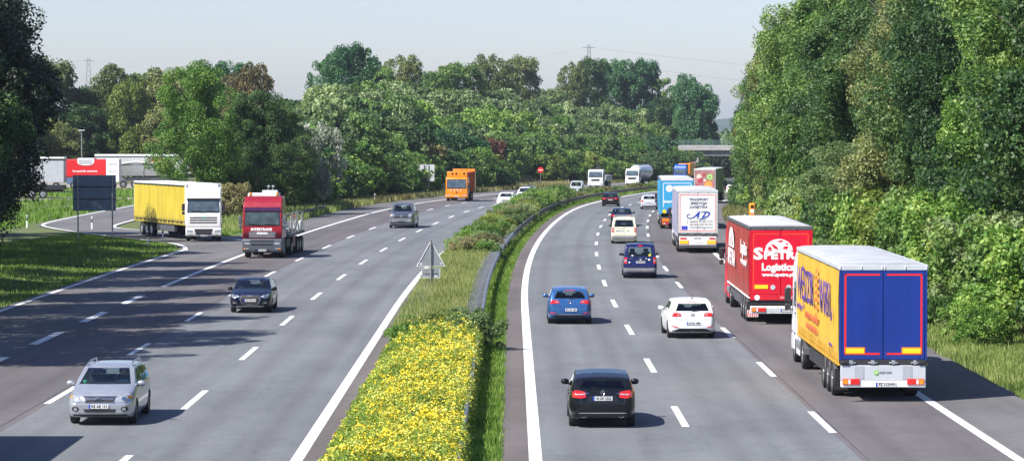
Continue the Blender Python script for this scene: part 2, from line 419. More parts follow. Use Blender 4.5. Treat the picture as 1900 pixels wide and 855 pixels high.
# ------------------------------------------------------------------ vegetation
def leaf_mat(name, a, b, c, trans=0.3, scale=0.9):
    """a dark, b mid, c light leaf colour; every leaf takes its own shade"""
    t = NT(name); geo = t.node('ShaderNodeNewGeometry'); oi = t.node('ShaderNodeObjectInfo')
    co = t.objco(); n = t.noise(scale * 0.55, co, 4, 0.6)
    f = t.math('ADD', t.math('MULTIPLY', t.math('ADD', t.math('MULTIPLY', t.math('SUBTRACT', n, 0.5), 1.9), 0.5), 0.7), t.math('MULTIPLY', geo.outputs['Random Per Island'], 0.5))
    f = t.math('ADD', t.math('MULTIPLY', t.math('SUBTRACT', oi.outputs['Random'], 0.5), 0.36), f)
    col = t.ramp(f, [(0.3, a), (0.6, b), (0.92, c)])
    t.link(col, t.bsdf.inputs['Base Color']); t.bsdf.inputs['Roughness'].default_value = 0.5
    t.bsdf.inputs['Specular IOR Level'].default_value = 0.35
    tl = t.node('ShaderNodeBsdfTranslucent'); mx = t.node('ShaderNodeMixShader'); mx.inputs[0].default_value = trans
    br = t.mix(1.0, col, (1.5, 1.6, 0.9), 'MULTIPLY'); t.link(br, tl.inputs[0])
    t.link(t.bsdf.outputs[0], mx.inputs[1]); t.link(tl.outputs[0], mx.inputs[2]); t.link(mx.outputs[0], t.out.inputs[0])
    return t.mat
LM = {
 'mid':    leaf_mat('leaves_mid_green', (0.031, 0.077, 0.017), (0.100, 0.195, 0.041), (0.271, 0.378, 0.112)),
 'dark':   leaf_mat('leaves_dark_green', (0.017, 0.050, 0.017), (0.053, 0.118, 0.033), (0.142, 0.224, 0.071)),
 'deep':   leaf_mat('leaves_shade_painted_green', (0.006, 0.012, 0.006), (0.014, 0.026, 0.010), (0.030, 0.046, 0.018), 0.1),  # shade put into the leaf colour, far below the other greens
 'bright': leaf_mat('leaves_bright_green', (0.047, 0.118, 0.018), (0.130, 0.260, 0.041), (0.319, 0.425, 0.106)),
 'blue':   leaf_mat('leaves_blue_green', (0.017, 0.071, 0.028), (0.047, 0.147, 0.057), (0.130, 0.260, 0.106)),
 'willow': leaf_mat('leaves_willow_green', (0.059, 0.106, 0.041), (0.171, 0.248, 0.094), (0.366, 0.437, 0.212)),
 'olive':  leaf_mat('leaves_olive_brown', (0.041, 0.065, 0.019), (0.130, 0.171, 0.053), (0.283, 0.295, 0.118)),
 'rust':   leaf_mat('leaves_rust_brown', (0.071, 0.065, 0.024), (0.189, 0.147, 0.059), (0.330, 0.248, 0.118)),
 'wine':   leaf_mat('leaves_wine_red', (0.071, 0.035, 0.026), (0.165, 0.071, 0.053), (0.236, 0.118, 0.071)),
 'silver': leaf_mat('leaves_silver_grey', (0.130, 0.153, 0.118), (0.307, 0.342, 0.283), (0.496, 0.500, 0.448)),
 'yellow': leaf_mat('leaves_yellow_green', (0.071, 0.112, 0.018), (0.177, 0.236, 0.041), (0.330, 0.378, 0.094)),
 'dry':    leaf_mat('leaves_dry_scrub', (0.083, 0.088, 0.035), (0.224, 0.206, 0.094), (0.389, 0.342, 0.177)),
}
BARK = mat('bark', (0.10, 0.085, 0.065), 0.9, dirt=0.5, scale=4)

def leaves(centers, radii, per, size, rng, flat=0.5, aspect=0.6, up=0.35, droop=0.0):
    """diamond leaves scattered on and in blobs -> verts array (4 per leaf)"""
    tot = len(centers) * per
    ci = np.repeat(np.arange(len(centers)), per)
    d = rng.normal(size=(tot, 3)); d[:, 2] += 0.25; d /= np.linalg.norm(d, axis=1)[:, None]
    rad = radii[ci][:, None] * (0.55 + 0.5 * rng.random((tot, 1)) ** 0.6)
    p = centers[ci] + d * rad * np.array([1, 1, 0.8])
    nrm = d * flat + rng.normal(size=(tot, 3)) * 0.5; nrm[:, 2] += up; nrm /= np.linalg.norm(nrm, axis=1)[:, None]
    a = np.cross(nrm, rng.normal(size=(tot, 3))); a /= np.linalg.norm(a, axis=1)[:, None] + 1e-9
    b = np.cross(nrm, a)
    L = size * (0.6 + 0.8 * rng.random((tot, 1))); W = L * aspect
    a = a * L * 0.5; b = b * W * 0.5
    v = np.stack([p - a, p + b, p + a, p - b], axis=1)
    if droop: v[:, 2, 2] -= droop * size
    return v.reshape(-1, 3)
def quad_mesh(name, v, material):
    n = len(v) // 4; me = bpy.data.meshes.new(name)
    me.vertices.add(len(v)); me.vertices.foreach_set('co', v.astype(np.float32).ravel())
    me.loops.add(n * 4); me.loops.foreach_set('vertex_index', np.arange(n * 4, dtype=np.int32))
    me.polygons.add(n); me.polygons.foreach_set('loop_start', np.arange(0, n * 4, 4, dtype=np.int32))
    me.update(calc_edges=True)
    me.materials.append(material); return me
def crown_pts(rng, h, rx, base, lobes, n, shape='round'):
    """clump centres filling a lumpy crown of height h, radius rx, starting at base"""
    out = []; rad = []
    lob = []
    for i in range(lobes):
        f = rng.random(); z = base + (h - base) * (0.15 + 0.75 * f)
        if shape == 'round': rr = rx * math.sqrt(max(0.05, 1 - ((z - base) / (h - base) * 1.7 - 0.75) ** 2 * 0.62))
        elif shape == 'cone': rr = rx * (1.1 - 0.95 * (z - base) / (h - base))
        else: rr = rx * (0.75 + 0.25 * math.sin(f * 3.14))
        a = rng.random() * 6.283; q = rr * (0.25 + 0.4 * rng.random())
        lob.append((q * math.cos(a), q * math.sin(a), z, rr * (0.42 + 0.25 * rng.random())))
    lob.append((0, 0, base + (h - base) * 0.5, rx * 0.6)); lob.append((0, 0, h - rx * 0.40, rx * 0.42))
    k = 0
    while len(out) < n and k < n * 60:
        k += 1
        lx, ly, lz, lr = lob[rng.integers(len(lob))]
        d = rng.normal(size=3); d /= np.linalg.norm(d)
        r_ = lr * (0.75 + 0.3 * rng.random())
        p = np.array([lx, ly, lz]) + d * r_ * np.array([1, 1, 0.95])
        if p[2] < base * 0.8 + 0.2 or p[2] > h: continue
        # keep only clumps near the outer hull
        ins = sum(1 for (x, y, z, q) in lob if (p[0]-x)**2 + (p[1]-y)**2 + (p[2]-z)**2 < (q*0.7)**2)
        if ins > 0 and rng.random() < 0.85: continue
        out.append(p); rad.append(rx * (0.11 + 0.15 * rng.random()))
    return np.array(out), np.array(rad)
def trunk_mesh(name, h, r, base, rng, limbs=7):
    m = MB(); pts = [(0, 0, -0.8)]; x = y = 0
    for i in range(1, 7):
        x += rng.normal() * 0.12; y += rng.normal() * 0.12; pts.append((x, y, h * 0.82 * i / 6))
    m.tube(pts, [r * (1.25, 1, .85, .7, .52, .34, .12)[i] for i in range(7)], 8)
    for k in range(limbs):
        i = rng.integers(2, 6); p = Vector(pts[i]); a = rng.random() * 6.283; L = h * (0.18 + 0.14 * rng.random())
        e = p + Vector((math.cos(a) * L, math.sin(a) * L, L * 0.75)); mid = p.lerp(e, 0.5) + Vector((0, 0, -0.2))
        m.tube([p, mid, e], [r * 0.4, r * 0.25, r * 0.07], 6)
    return m.mesh(name, BARK, smooth=True, ang=80)
class Kind: pass
def tree_kind(seed, h, rx, base, lobes, n, per, leaf, shape='round', r=0.22, limbs=7, **kw):
    rng = np.random.default_rng(seed)
    c, rad = crown_pts(rng, h, rx, base, lobes, n, shape)
    k = Kind(); k.h = h; k.rx = rx
    k.crown = quad_mesh('crown', leaves(c, rad, per, leaf, rng, **kw), LM['mid'])
    k.trunk = trunk_mesh('trunk', h, r, base, rng, limbs)
    return k
NEAR = [tree_kind(s, 15, 4.6, b, 12, 190, 390, 0.18, sh, limbs=16) for s, b, sh in ((1, 0.6, 'tall'), (2, 0.8, 'round'), (3, 0.5, 'round'), (4, 1.2, 'round'))]
FAR = [tree_kind(s, 13, 5.2, b, 12, 170, 150, 0.36, sh) for s, b, sh in ((11, 1.5, 'round'), (12, 1.0, 'round'), (13, 2.0, 'round'), (14, 1.0, 'cone'))]
SPARSE = [tree_kind(21, 13, 3.4, 3.5, 9, 60, 90, 0.36, 'round', r=0.16, limbs=12)]
BUSH = [tree_kind(s, 4.2, 3.2, 0.0, 9, 90, 110, 0.26, 'round', r=0.07, limbs=9) for s in (31, 32, 33)]
FARBUSH = [tree_kind(s, 5.5, 3.9, 0.0, 8, 80, 90, 0.40, 'round', r=0.09, limbs=6, up=0.5) for s in (41, 42, 43, 44)]
LOW = [tree_kind(s, 1.6, 1.5, 0.0, 8, 60, 110, 0.12, 'round', r=0.03, limbs=9, up=0.8) for s in (51, 52, 53)]
def put_tree(kind, x, y, h, w, leafkind, name, label, cat, group=None, z=None, rz=None, rnd=random):
    r0 = thing(name, label, cat, (x, y, terrain_z(x, y) if z is None else z), rnd.uniform(0, 6.28) if rz is None else rz, group)
    r0.scale = (w / kind.rx, w / kind.rx, h / kind.h)
    for nm, me in (('trunk', kind.trunk), ('crown', kind.crown)):
        o = bpy.data.objects.new(nm, me); COL.objects.link(o); o.parent = r0
        if nm == 'crown':
            o.material_slots[0].link = 'OBJECT'; o.material_slots[0].material = LM[leafkind]
    return r0
# --- wall of trees along the right-hand verge
rr = random.Random(5)
GR = 'trees of the wood along the right verge'
def fillwall(row, u0, du, s_a, s_b, step, hh, ww, pal, kinds, name, cat, label, group):
    s = s_a
    while s < s_b:
        u = u0(s) if callable(u0) else u0
        p = P(s + rr.uniform(-1, 1), u + rr.uniform(-du, du))
        h = (hh(s) if callable(hh) else hh) * rr.uniform(0.8, 1.12)
        put_tree(rr.choice(kinds), p.x, p.y, h, ww * rr.uniform(0.9, 1.15), rr.choice(pal), name, label, cat, group, rnd=rr)
        s += step * rr.uniform(0.8, 1.2)
hfun = lambda s: 16.5 if s < 240 else 16.5 - 3.5 * ss(240, 420, s)
fillwall(1, lambda s: 24.0 - 2.6 * ss(130, 230, s), 1.5, 108, 400, 4.9, hfun, 4.3, ['mid', 'dark', 'mid', 'bright', 'dark', 'mid', 'olive', 'blue', 'dark', 'mid', 'bright', 'dark'], NEAR, 'broadleaf_tree', 'tree',
         'tall leafy tree in the front row of the wood beside the right verge', 'front row trees of the right wood')
fillwall(2, 30.5, 1.0, 120, 330, 7.5, 18.5, 5.2, ['mid', 'dark', 'dark'], NEAR, 'broadleaf_tree', 'tree',
         'tall dark leafy tree deeper inside the wood on the right', 'second row trees of the right wood')
fillwall(3, lambda s: 24.0, 1.0, 405, 690, 11, 13.5, 5.0, ['mid', 'dark', 'willow'], FAR, 'broadleaf_tree', 'tree',
         'distant leafy tree lining the far right side of the motorway', 'far trees on the right of the motorway')
fillwall(4, lambda s: 19.6 - 0.9 * ss(140, 200, s) + 2.0 * ss(205, 225, s) * (1 - ss(285, 310, s)), 0.7, 112, 400, 3.6, lambda s: 3.8, 2.6, ['mid', 'bright', 'mid', 'yellow', 'willow', 'dark', 'dark'], BUSH, 'verge_shrub', 'shrub',
         'green shrub growing at the foot of the trees on the right verge', 'shrubs at the foot of the right wood')
fillwall(5, lambda s: 17.4 - 0.4 * ss(140, 200, s), 0.7, 112, 215, 3.6, lambda s: 1.35, 1.15, ['bright', 'willow', 'mid'], LOW, 'low_bush', 'bush',
         'low bush standing in the grass of the right verge', 'low bushes in the right verge grass')
# individual accents in the wall
for s, u, h, w, k, lab in ((262, 19.6, 13.5, 3.3, 'olive', 'tree with reddish brown tinged leaves near the left end of the right wood'),
                           (300, 19.5, 12.0, 3.2, 'rust', 'slim tree with rusty leaf tips at the edge of the right wood'),
                           (178, 19.4, 6.5, 3.4, 'willow', 'pale leaved large shrub bulging from the wood above the red lorry'),
                           (330, 19.0, 5.5, 2.6, 'olive', 'speckled pale olive shrub behind the orange emergency phone')):
    p = P(s, u); put_tree(NEAR[0], p.x, p.y, h, w, k, 'broadleaf_tree', lab, 'tree', rnd=rr)

# --- near trees on the left, their shade put into dark leaf colours
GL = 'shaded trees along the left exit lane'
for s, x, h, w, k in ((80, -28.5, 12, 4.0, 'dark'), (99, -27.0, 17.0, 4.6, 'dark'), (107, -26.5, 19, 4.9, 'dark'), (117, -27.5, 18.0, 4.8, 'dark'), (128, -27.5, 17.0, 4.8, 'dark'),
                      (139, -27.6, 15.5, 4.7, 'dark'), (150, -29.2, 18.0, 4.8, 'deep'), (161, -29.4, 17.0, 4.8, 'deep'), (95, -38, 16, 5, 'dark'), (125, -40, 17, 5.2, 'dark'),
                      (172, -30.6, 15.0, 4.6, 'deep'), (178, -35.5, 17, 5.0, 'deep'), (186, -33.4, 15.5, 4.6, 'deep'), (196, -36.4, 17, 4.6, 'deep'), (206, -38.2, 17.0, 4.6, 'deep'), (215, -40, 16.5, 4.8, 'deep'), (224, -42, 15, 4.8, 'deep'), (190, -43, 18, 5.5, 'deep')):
    put_tree(NEAR[int(s) % 4], x, s, h, w, k, 'broadleaf_tree', 'tall tree by the left edge of the motorway, leaves coloured dark for shade', 'tree', GL, rnd=rr)

# --- island between slip road and carriageway
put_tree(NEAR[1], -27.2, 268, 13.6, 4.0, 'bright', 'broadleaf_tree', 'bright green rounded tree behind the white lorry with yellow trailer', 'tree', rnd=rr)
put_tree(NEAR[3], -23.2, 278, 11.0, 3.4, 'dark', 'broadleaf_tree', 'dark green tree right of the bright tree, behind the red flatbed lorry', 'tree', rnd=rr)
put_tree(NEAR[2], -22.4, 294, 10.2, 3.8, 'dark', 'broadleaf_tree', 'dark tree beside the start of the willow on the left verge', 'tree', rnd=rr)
put_tree(BUSH[0], -19.9, 300, 7.8, 2.9, 'silver', 'willow_bush', 'silvery grey willow bush among dark shrubs on the left verge', 'bush', rnd=rr)
for x, y, h, w, k in ((-26.5, 288, 8.0, 3.6, 'dark'), (-24.2, 264, 3.0, 1.6, 'dry'), (-25.0, 255, 1.6, 1.2, 'dry'), (-24.6, 247, 1.3, 1.0, 'dry'), (-23.8, 270, 4.5, 2.4, 'mid')):
    put_tree(BUSH[int(y) % 3], x, y, h, w, k, 'verge_shrub', 'shrub on the grass island between slip road and motorway', 'shrub', 'shrubs on the slip road island', rnd=rr)

# --- bushes covering the embankment left of the carriageway
GB = 'bushes covering the left embankment'
def emb(u0, du, s_a, s_b, step, h, w, pal, lab, grp):
    s = s_a
    while s < s_b:
        p = P(s + rr.uniform(-1.2, 1.2), u0 + rr.uniform(-du, du))
        if p.x > -0.082 * p.y and not (478 < s < 545 and u0 > -30) and abs(s - 720) > 9:
            put_tree(rr.choice(FARBUSH), p.x, p.y, h * rr.uniform(0.8, 1.25), w * rr.uniform(0.85, 1.2), rr.choice(pal), 'embankment_bush', lab, 'bush', grp, rnd=rr)
        s += step * rr.uniform(0.8, 1.2)
emb(-28.0, 0.7, 300, 820, 6.0, 4.8, 3.3, ['mid', 'bright', 'mid', 'bright', 'dark', 'mid', 'yellow'], 'leafy bush in the lowest row above the left verge', 'lowest row bushes on the left embankment')
emb(-24.8, 0.4, 655, 712, 5.0, 5.2, 3.0, ['mid', 'dark'], 'leafy bush in front of the overpass abutment', 'bushes in front of the overpass abutment')
emb(-32.5, 1.0, 296, 800, 6.5, 6.6, 4.0, ['mid', 'dark', 'mid', 'bright', 'willow', 'blue'], 'leafy bush in the second row up the left embankment', 'second row bushes on the left embankment')
emb(-38.5, 1.2, 305, 790, 7.5, 7.4, 4.6, ['mid', 'willow', 'dark', 'willow', 'bright'], 'leafy bush halfway up the left embankment', 'middle row bushes on the left embankment')
emb(-45.5, 1.5, 320, 800, 8.0, 7.6, 4.8, ['willow', 'willow', 'mid', 'willow'], 'pale green bush near the top of the left embankment', 'upper row bushes on the left embankment')
emb(-53, 1.5, 345, 790, 8.5, 7.6, 5.0, ['willow', 'willow', 'mid', 'dark'], 'pale green bush on the crest of the left embankment', 'crest bushes on the left embankment')
for s, u, h, w, k, lab in ((486, -29.6, 7.0, 3.6, 'wine', 'wine red leaved bush above the grass on the left embankment'),
                           (418, -28.6, 6.2, 2.9, 'dry', 'straw coloured dry bush beside the road sign on the left'),
                           (328, -31.6, 7.2, 2.4, 'rust', 'reddish brown bush high above the silvery willow'),
                           (545, -27.5, 5.0, 3.4, 'yellow', 'yellowish green bush right of the no entry sign'),
                           (455, -28.6, 5.2, 3.0, 'yellow', 'yellow green bush left of the wine red bush')):
    p = P(s, u); put_tree(FARBUSH[1], p.x, p.y, h, w, k, 'embankment_bush', lab, 'bush', rnd=rr)

# --- tall trees on the skyline: x, y, height, half-width, leaf, kind, label
SKY = [
 (-77.5, 474, 17.0, 4.6, 'olive', 'olive brown tree at the far left of the skyline, beside the dark near trees'),
 (-71.6, 470, 17.8, 4.9, 'olive', 'broad rounded olive tree left of the thin far left pylon'),
 (-66.0, 478, 14.2, 4.2, 'dark', 'lower dark tree right below the far left pylon'),
 (-62.4, 475, 16.9, 4.6, 'olive', 'tree just right of the far left pylon'),
 (-58.2, 462, 14.4, 3.0, 'yellow', 'yellowish green narrow tree in the middle of the woods behind the rest area'),
 (-57.0, 482, 16.3, 4.8, 'mid', 'green tree right of the floodlight mast'),
 (-52.0, 475, 16.5, 5.0, 'olive', 'wide olive tree left of the bright near tree'),
 (-48.4, 480, 16.8, 4.4, 'olive', 'brown tinged tree just left above the bright near tree'),
 (-74.0, 452, 9.5, 5.0, 'dark', 'low dark tree behind the grey parked trailer'),
 (-69.0, 458, 9.0, 4.6, 'olive', 'low olive tree left of the lamp in the rest area'),
 (-64.5, 462, 11.0, 4.4, 'dark', 'medium dark tree behind the lamp in the rest area'),
 (-60.0, 466, 9.5, 4.6, 'dark', 'low dark tree directly above the white parked trailer roof'),
 (-55.0, 463, 10.5, 4.6, 'olive', 'pointed low olive tree above the white parked trailer'),
 (-50.0, 466, 9.5, 4.8, 'dark', 'low dark tree behind the right end of the white parked trailer'),
 (-42.0, 464, 17.7, 3.4, 'blue', 'dark green tree peeping over the rust brown crown on the left'),
 (-38.8, 450, 16.6, 3.7, 'rust', 'rust brown tree crown right of the bright near tree'),
]
for i, (x, y, h, w, k, lab) in enumerate(SKY):
    put_tree(FAR[(i * 5 + 1) % 3], x, y, h + 0.3, w * (1.22 if h > 12 else 1.1), k, 'broadleaf_tree', lab, 'tree', z=-0.3, rnd=rr)
SKY2 = [  # x, y, height of the crown top, half width, leaf, kind, label
 (-30.0, 510, 20.0, 3.4, 'blue', 1, 'smaller dark green tree leaning left of the tallest skyline tree'),
 (-27.4, 524, 21.6, 5.0, 'blue', 0, 'tallest rounded dark green tree on the skyline left of centre'),
 (-24.2, 546, 18.8, 3.6, 'mid', 2, 'green tree filling the gap right of the tallest skyline tree'),
 (-20.8, 562, 20.7, 4.4, 'olive', 1, 'brownish crowned tree right of the tallest skyline tree'),
 (-15.8, 594, 18.8, 3.2, 'mid', 2, 'narrow green tree in the dip left of centre of the skyline'),
 (-11.0, 620, 20.5, 6.2, 'mid', 0, 'wide green tree left of the paired olive brown trees'),
 (-3.9, 658, 23.0, 4.8, 'olive', 1, 'left half of the paired olive brown trees at the centre of the skyline'),
 (2.4, 686, 23.3, 5.6, 'olive', 0, 'right half of the paired olive brown trees at the centre of the skyline'),
 (8.9, 716, 17.0, 4.2, 'willow', 2, 'low pale tree in the gap right of the paired olive brown trees'),
 (14.4, 745, 23.2, 4.2, 'olive', 1, 'dark olive tree just left of the lattice pylon'),
 (20.0, 765, 24.6, 5.6, 'dark', 0, 'dark rounded tree right under the lattice pylon'),
 (27.6, 790, 25.4, 6.0, 'blue', 2, 'tall green two lobed tree right of the pylon'),
 (34.3, 792, 24.8, 5.8, 'blue', 0, 'tall green tree right of the two lobed tree'),
 (40.4, 792, 20.6, 4.2, 'mid', 3, 'sparse see-through tree between the tall green trees'),
 (43.6, 752, 20.0, 5.8, 'blue', 1, 'tall blue green tree behind the left end of the overpass'),
 (38.5, 760, 15.5, 5.0, 'dark', 2, 'dark lower tree left of the overpass'),
 (48.4, 756, 16.4, 4.6, 'blue', 0, 'blue green tree standing at the end of the overpass'),
]
for x, y, top, w, k, v, lab in SKY2:
    z = terrain_z(x, y); kd = SPARSE[0] if v == 3 else FAR[v]
    put_tree(kd, x, y, top - z, w, k, 'broadleaf_tree', lab, 'tree', rnd=rr)
# woodland beyond the overpass and behind the ridge
far_u = []
v = []
rng = np.random.default_rng(77)
cs = []; rd = []
for i in range(520):
    x = rng.uniform(-260, 330); y = rng.uniform(760, 980)
    if abs(x - cx(min(y, 900))) < 26: continue
    h = rng.uniform(6, 12)
    for k in range(5):
        cs.append((x + rng.normal() * 3, y + rng.normal() * 3, zr(y) + h * rng.uniform(0.25, 1.0))); rd.append(rng.uniform(1.6, 3.0))
o = bpy.data.objects.new('woodland', quad_mesh('woodland', leaves(np.array(cs), np.array(rd), 42, 1.3, rng), LM['dark'])); COL.objects.link(o)
tag(o, 'far woodland beyond the overpass reading as one mass', 'woodland', kind='stuff')

# --- grass
def grass(name, spots, hgt, wid_, material, rng, lean=0.35, kind='stuff', tip=None):
    """spots: N x 3 base points; each blade a tapering quad"""
    n = len(spots); a = rng.random(n) * 6.283; h = hgt * (0.45 + 0.8 * rng.random(n)); w = wid_ * (0.6 + 0.8 * rng.random(n))
    dx = np.cos(a) * w / 2; dy = np.sin(a) * w / 2; la = rng.random(n) * 6.283; l = lean * h * rng.random(n)
    tx = np.cos(la) * l; ty = np.sin(la) * l
    v = np.zeros((n, 4, 3)); v[:, 0] = spots + np.stack([-dx, -dy, 0*dx], 1); v[:, 1] = spots + np.stack([dx, dy, 0*dx], 1)
    v[:, 2] = spots + np.stack([tx + dx*0.25, ty + dy*0.25, h], 1); v[:, 3] = spots + np.stack([tx - dx*0.25, ty - dy*0.25, h], 1)
    o = bpy.data.objects.new(name, quad_mesh(name, v.reshape(-1, 3), material)); COL.objects.link(o); tag(o, kind=kind); return o
GG = leaf_mat('grass_green', (0.045, 0.11, 0.014), (0.13, 0.25, 0.03), (0.27, 0.38, 0.09), 0.35, 0.8)
GD = leaf_mat('grass_dry', (0.10, 0.11, 0.035), (0.24, 0.23, 0.09), (0.42, 0.38, 0.20), 0.3, 0.6)
GM = leaf_mat('grass_mixed', (0.06, 0.11, 0.02), (0.17, 0.24, 0.055), (0.34, 0.38, 0.14), 0.35, 0.5)
rng = np.random.default_rng(3)
def strip_pts(n, s0, s1, ua, ub, powr=1.0, dens=None):
    s = s0 + (s1 - s0) * rng.random(n) ** powr; out = []
    q = rng.random(n)
    for i in range(n):
        a = ua(s[i]) if callable(ua) else ua; b = ub(s[i]) if callable(ub) else ub
        p = P(s[i], a + (b - a) * q[i]); out.append((p.x, p.y, terrain_z(p.x, p.y)))
    return np.array(out)
def G(name, pts, h, w, m_, label, **k):
    pts = np.array([q for q in pts if slip_out(q[0], q[1]) > 0.12])
    o = grass(name, pts, h, w, m_, rng, **k); tag(o, label, 'grass'); return o
G('grass', strip_pts(42000, 62, 330, -2.3, -0.78, 1.6), 0.17, 0.035, GG, 'bright green mown grass strip between guard rail and the right carriageway')
G('grass', strip_pts(6000, 330, 620, -2.3, -0.8, 1.3), 0.3, 0.12, GG, 'green grass strip beside the far curve of the guard rail')
G('grass', strip_pts(70000, 84, 260, 14.62, 20.5, 1.5), 0.20, 0.045, GM, 'tall pale grass sloping up from the right hard shoulder')
G('grass', strip_pts(14000, 240, 480, lambda s: 14.6 + wid(s), 20.0, 1.2), 0.6, 0.08, GD, 'dry grass on the far right verge by the emergency phone')
G('grass', strip_pts(52000, 120, 235, -36.0, -23.4, 1.0), 0.15, 0.05, GG, 'green shaded grass between slip road and exit lane')
G('grass', strip_pts(16000, 235, 320, -30, lambda s: left_edge(s) - 0.1, 1.0), 0.6, 0.08, GM, 'tall grass on the island beside the guard rail')
G('grass', strip_pts(34000, 300, 620, -27.5, lambda s: left_edge(s) - 0.05, 1.0), 0.6, 0.09, GD, 'dry golden grass along the left verge under the bushes')
G('grass', strip_pts(9000, 478, 560, -36, -22.5, 1.0), 0.8, 0.2, GD, 'dry grassy mound behind the no entry sign')
pk = np.array([(x, y, terrain_z(x, y) + 0.0) for x, y in zip(rng.uniform(-72, -39.8, 15000), rng.uniform(240, 334, 15000))])
G('grass', pk, 0.4, 0.12, GG, 'sunlit grass between the slip road and the shaded trees')
pk = np.array([(x, y, 0.05) for x, y in zip(rng.uniform(-80, -33, 12000), rng.uniform(352, 388, 12000))])
G('grass', pk, 0.4, 0.14, GG, 'grass strip in front of the parked lorries')

# --- planting in the median
FLY = mat('flower_yellow', (0.76, 0.60, 0.02), 0.6, dirt=0.25, scale=3)
FLY2 = mat('flower_gold', (0.64, 0.62, 0.10), 0.6, dirt=0.25, scale=3)
LFW = leaf_mat('leaves_of_wildflowers', (0.083, 0.142, 0.024), (0.236, 0.342, 0.047), (0.472, 0.500, 0.130), 0.35, 1.2)
def median_top(s, u):
    """height of the wildflower canopy"""
    e = min(1.0, max(0.0, min((-1.62 - u) / 0.25, (u + 5.0) / 1.1)))
    return (0.25 + 0.75 * e ** 0.6) * (0.85 + 0.20 * math.sin(s * 0.9 + u * 2) * math.sin(u * 3.1 + s * 0.4) + 0.13 * math.sin(s * 2.7 + u) * math.sin(u * 5 - s))
n = 7200; fv = []; fv2 = []; lv = []
for i in range(n):
    s = 66 + 46 * rng.random() ** 1.1;  u = -5.0 + 3.3 * rng.random(); p = P(s, u); h = median_top(s, u) * (rng.uniform(0.7, 1.2) if rng.random() > 0.05 else rng.uniform(1.2, 1.45))
    lv.append((p.x, p.y, h * 0.42, 0.30 * h))
    lv.append((p.x + rng.normal()*.05, p.y + rng.normal()*.1, h * 0.78, 0.2 * h))
    bloom = 0.5 + 0.5 * math.sin(s * 1.7 + 2 * math.sin(u * 2.3)) * math.sin(u * 4.1 + s * 0.6)
    if rng.random() < ((0.46 + 0.5 * bloom) * (1 - 0.75 * ss(100, 110, s)) if u > -4.0 + 0.4*math.sin(s) else 0.14):
        (fv if rng.random() < 0.6 else fv2).append((p.x, p.y, h, 0.06 + 0.06 * rng.random()))
def blobs(arr, per, size, **k):
    a = np.array(arr); return leaves(a[:, :3], a[:, 3], per, size, rng, **k)
o = bpy.data.objects.new('wildflower_leaves', quad_mesh('wildflower_leaves', blobs(lv, 20, 0.085, aspect=0.4), LFW)); COL.objects.link(o)
tag(o, 'green stems and leaves of the wildflowers filling the near median', 'wildflowers', kind='stuff')
for arr, mm, lab in ((fv, FLY, 'deep yellow flower heads massed in the near median'), (fv2, FLY2, 'pale gold flower heads massed in the near median')):
    o = bpy.data.objects.new('wildflower_blossom', quad_mesh('wildflower_blossom', blobs(arr, 13, 0.05, aspect=0.9, up=0.9), mm)); COL.objects.link(o)
    tag(o, lab, 'wildflowers', kind='stuff')
# bushes under the overpass, its shade put into their leaf colour
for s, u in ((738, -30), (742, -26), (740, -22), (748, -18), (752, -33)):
    p = P(s, u); put_tree(FARBUSH[2], p.x, p.y, 5.5, 3.4, 'deep', 'embankment_bush', 'bush under the overpass, shade put into its dark leaf colour', 'bush', 'dark bushes under the overpass', rnd=rr)
# broad low shrubs right behind the flowers
for s, u, h, w, k, lab in ((109.0, -4.1, 1.0, 1.2, 'bright', 'green leafy shrub at the left behind the yellow flowers'),
                        (109.5, -2.3, 1.3, 1.3, 'willow', 'pale green shrub leaning over the guard rail behind the yellow flowers'),
                        (113.0, -3.3, 1.1, 1.5, 'yellow', 'wide grey green shrub behind the first shrubs of the median'),
                        (116.5, -2.5, 1.1, 1.1, 'willow', 'pale shrub hugging the guard rail below the ladder-like section'),
                        (116.0, -4.3, 0.85, 0.9, 'bright', 'small green shrub by the foot of the triangular sign'),
                        (120.5, -3.6, 0.85, 1.2, 'yellow', 'yellow green shrub in front of the tall grass of the median')):
    p = P(s, u); put_tree(LOW[int(s*2) % 3], p.x, p.y, h, w, k, 'median_shrub', lab, 'shrub', rnd=rr)
# tall grass then mixed scrub
G('tall_grass', strip_pts(15000, 112, 178, -4.8, -2.35, 1.0), 0.80, 0.03, GD, 'tall straw coloured grass in the median between the guard rails')
G('tall_grass', strip_pts(54000, 110, 215, -4.95, -2.4, 1.0), 0.8, 0.045, GM, 'green grass growing through the straw coloured grass of the median')
G('tall_grass', strip_pts(16000, 178, 640, -4.8, -2.3, 1.4), 0.7, 0.09, GD, 'dry grass of the far median')
MS = 'scrubby bushes of the far median'
s = 180.0
while s < 345:
    for u in (-4.0, -3.0):
        p = P(s + rr.uniform(-.8, .8), u + rr.uniform(-.35, .35)); h = rr.uniform(1.0, 1.5) * (1.0 + 0.35 * ss(230, 300, s))
        put_tree(rr.choice(LOW), p.x, p.y, h, rr.uniform(0.95, 1.25), rr.choice(['dry', 'yellow', 'willow', 'mid', 'willow', 'bright'] if s < 270 else ['mid', 'willow', 'mid', 'bright']), 'median_shrub',
                 'scrubby bush in the far part of the median', 'shrub', MS, rnd=rr)
    s += 2.6
while s < 620:
    p = P(s, -3.6 + rr.uniform(-.5, .5))
    put_tree(rr.choice(LOW), p.x, p.y, rr.uniform(0.8, 1.3), rr.uniform(1.0, 1.4), rr.choice(['dry', 'willow', 'bright', 'yellow', 'willow']), 'median_shrub',
             'low dry bush in the far curve of the median', 'shrub', 'low bushes in the far curve of the median', rnd=rr)
    s += 5.0
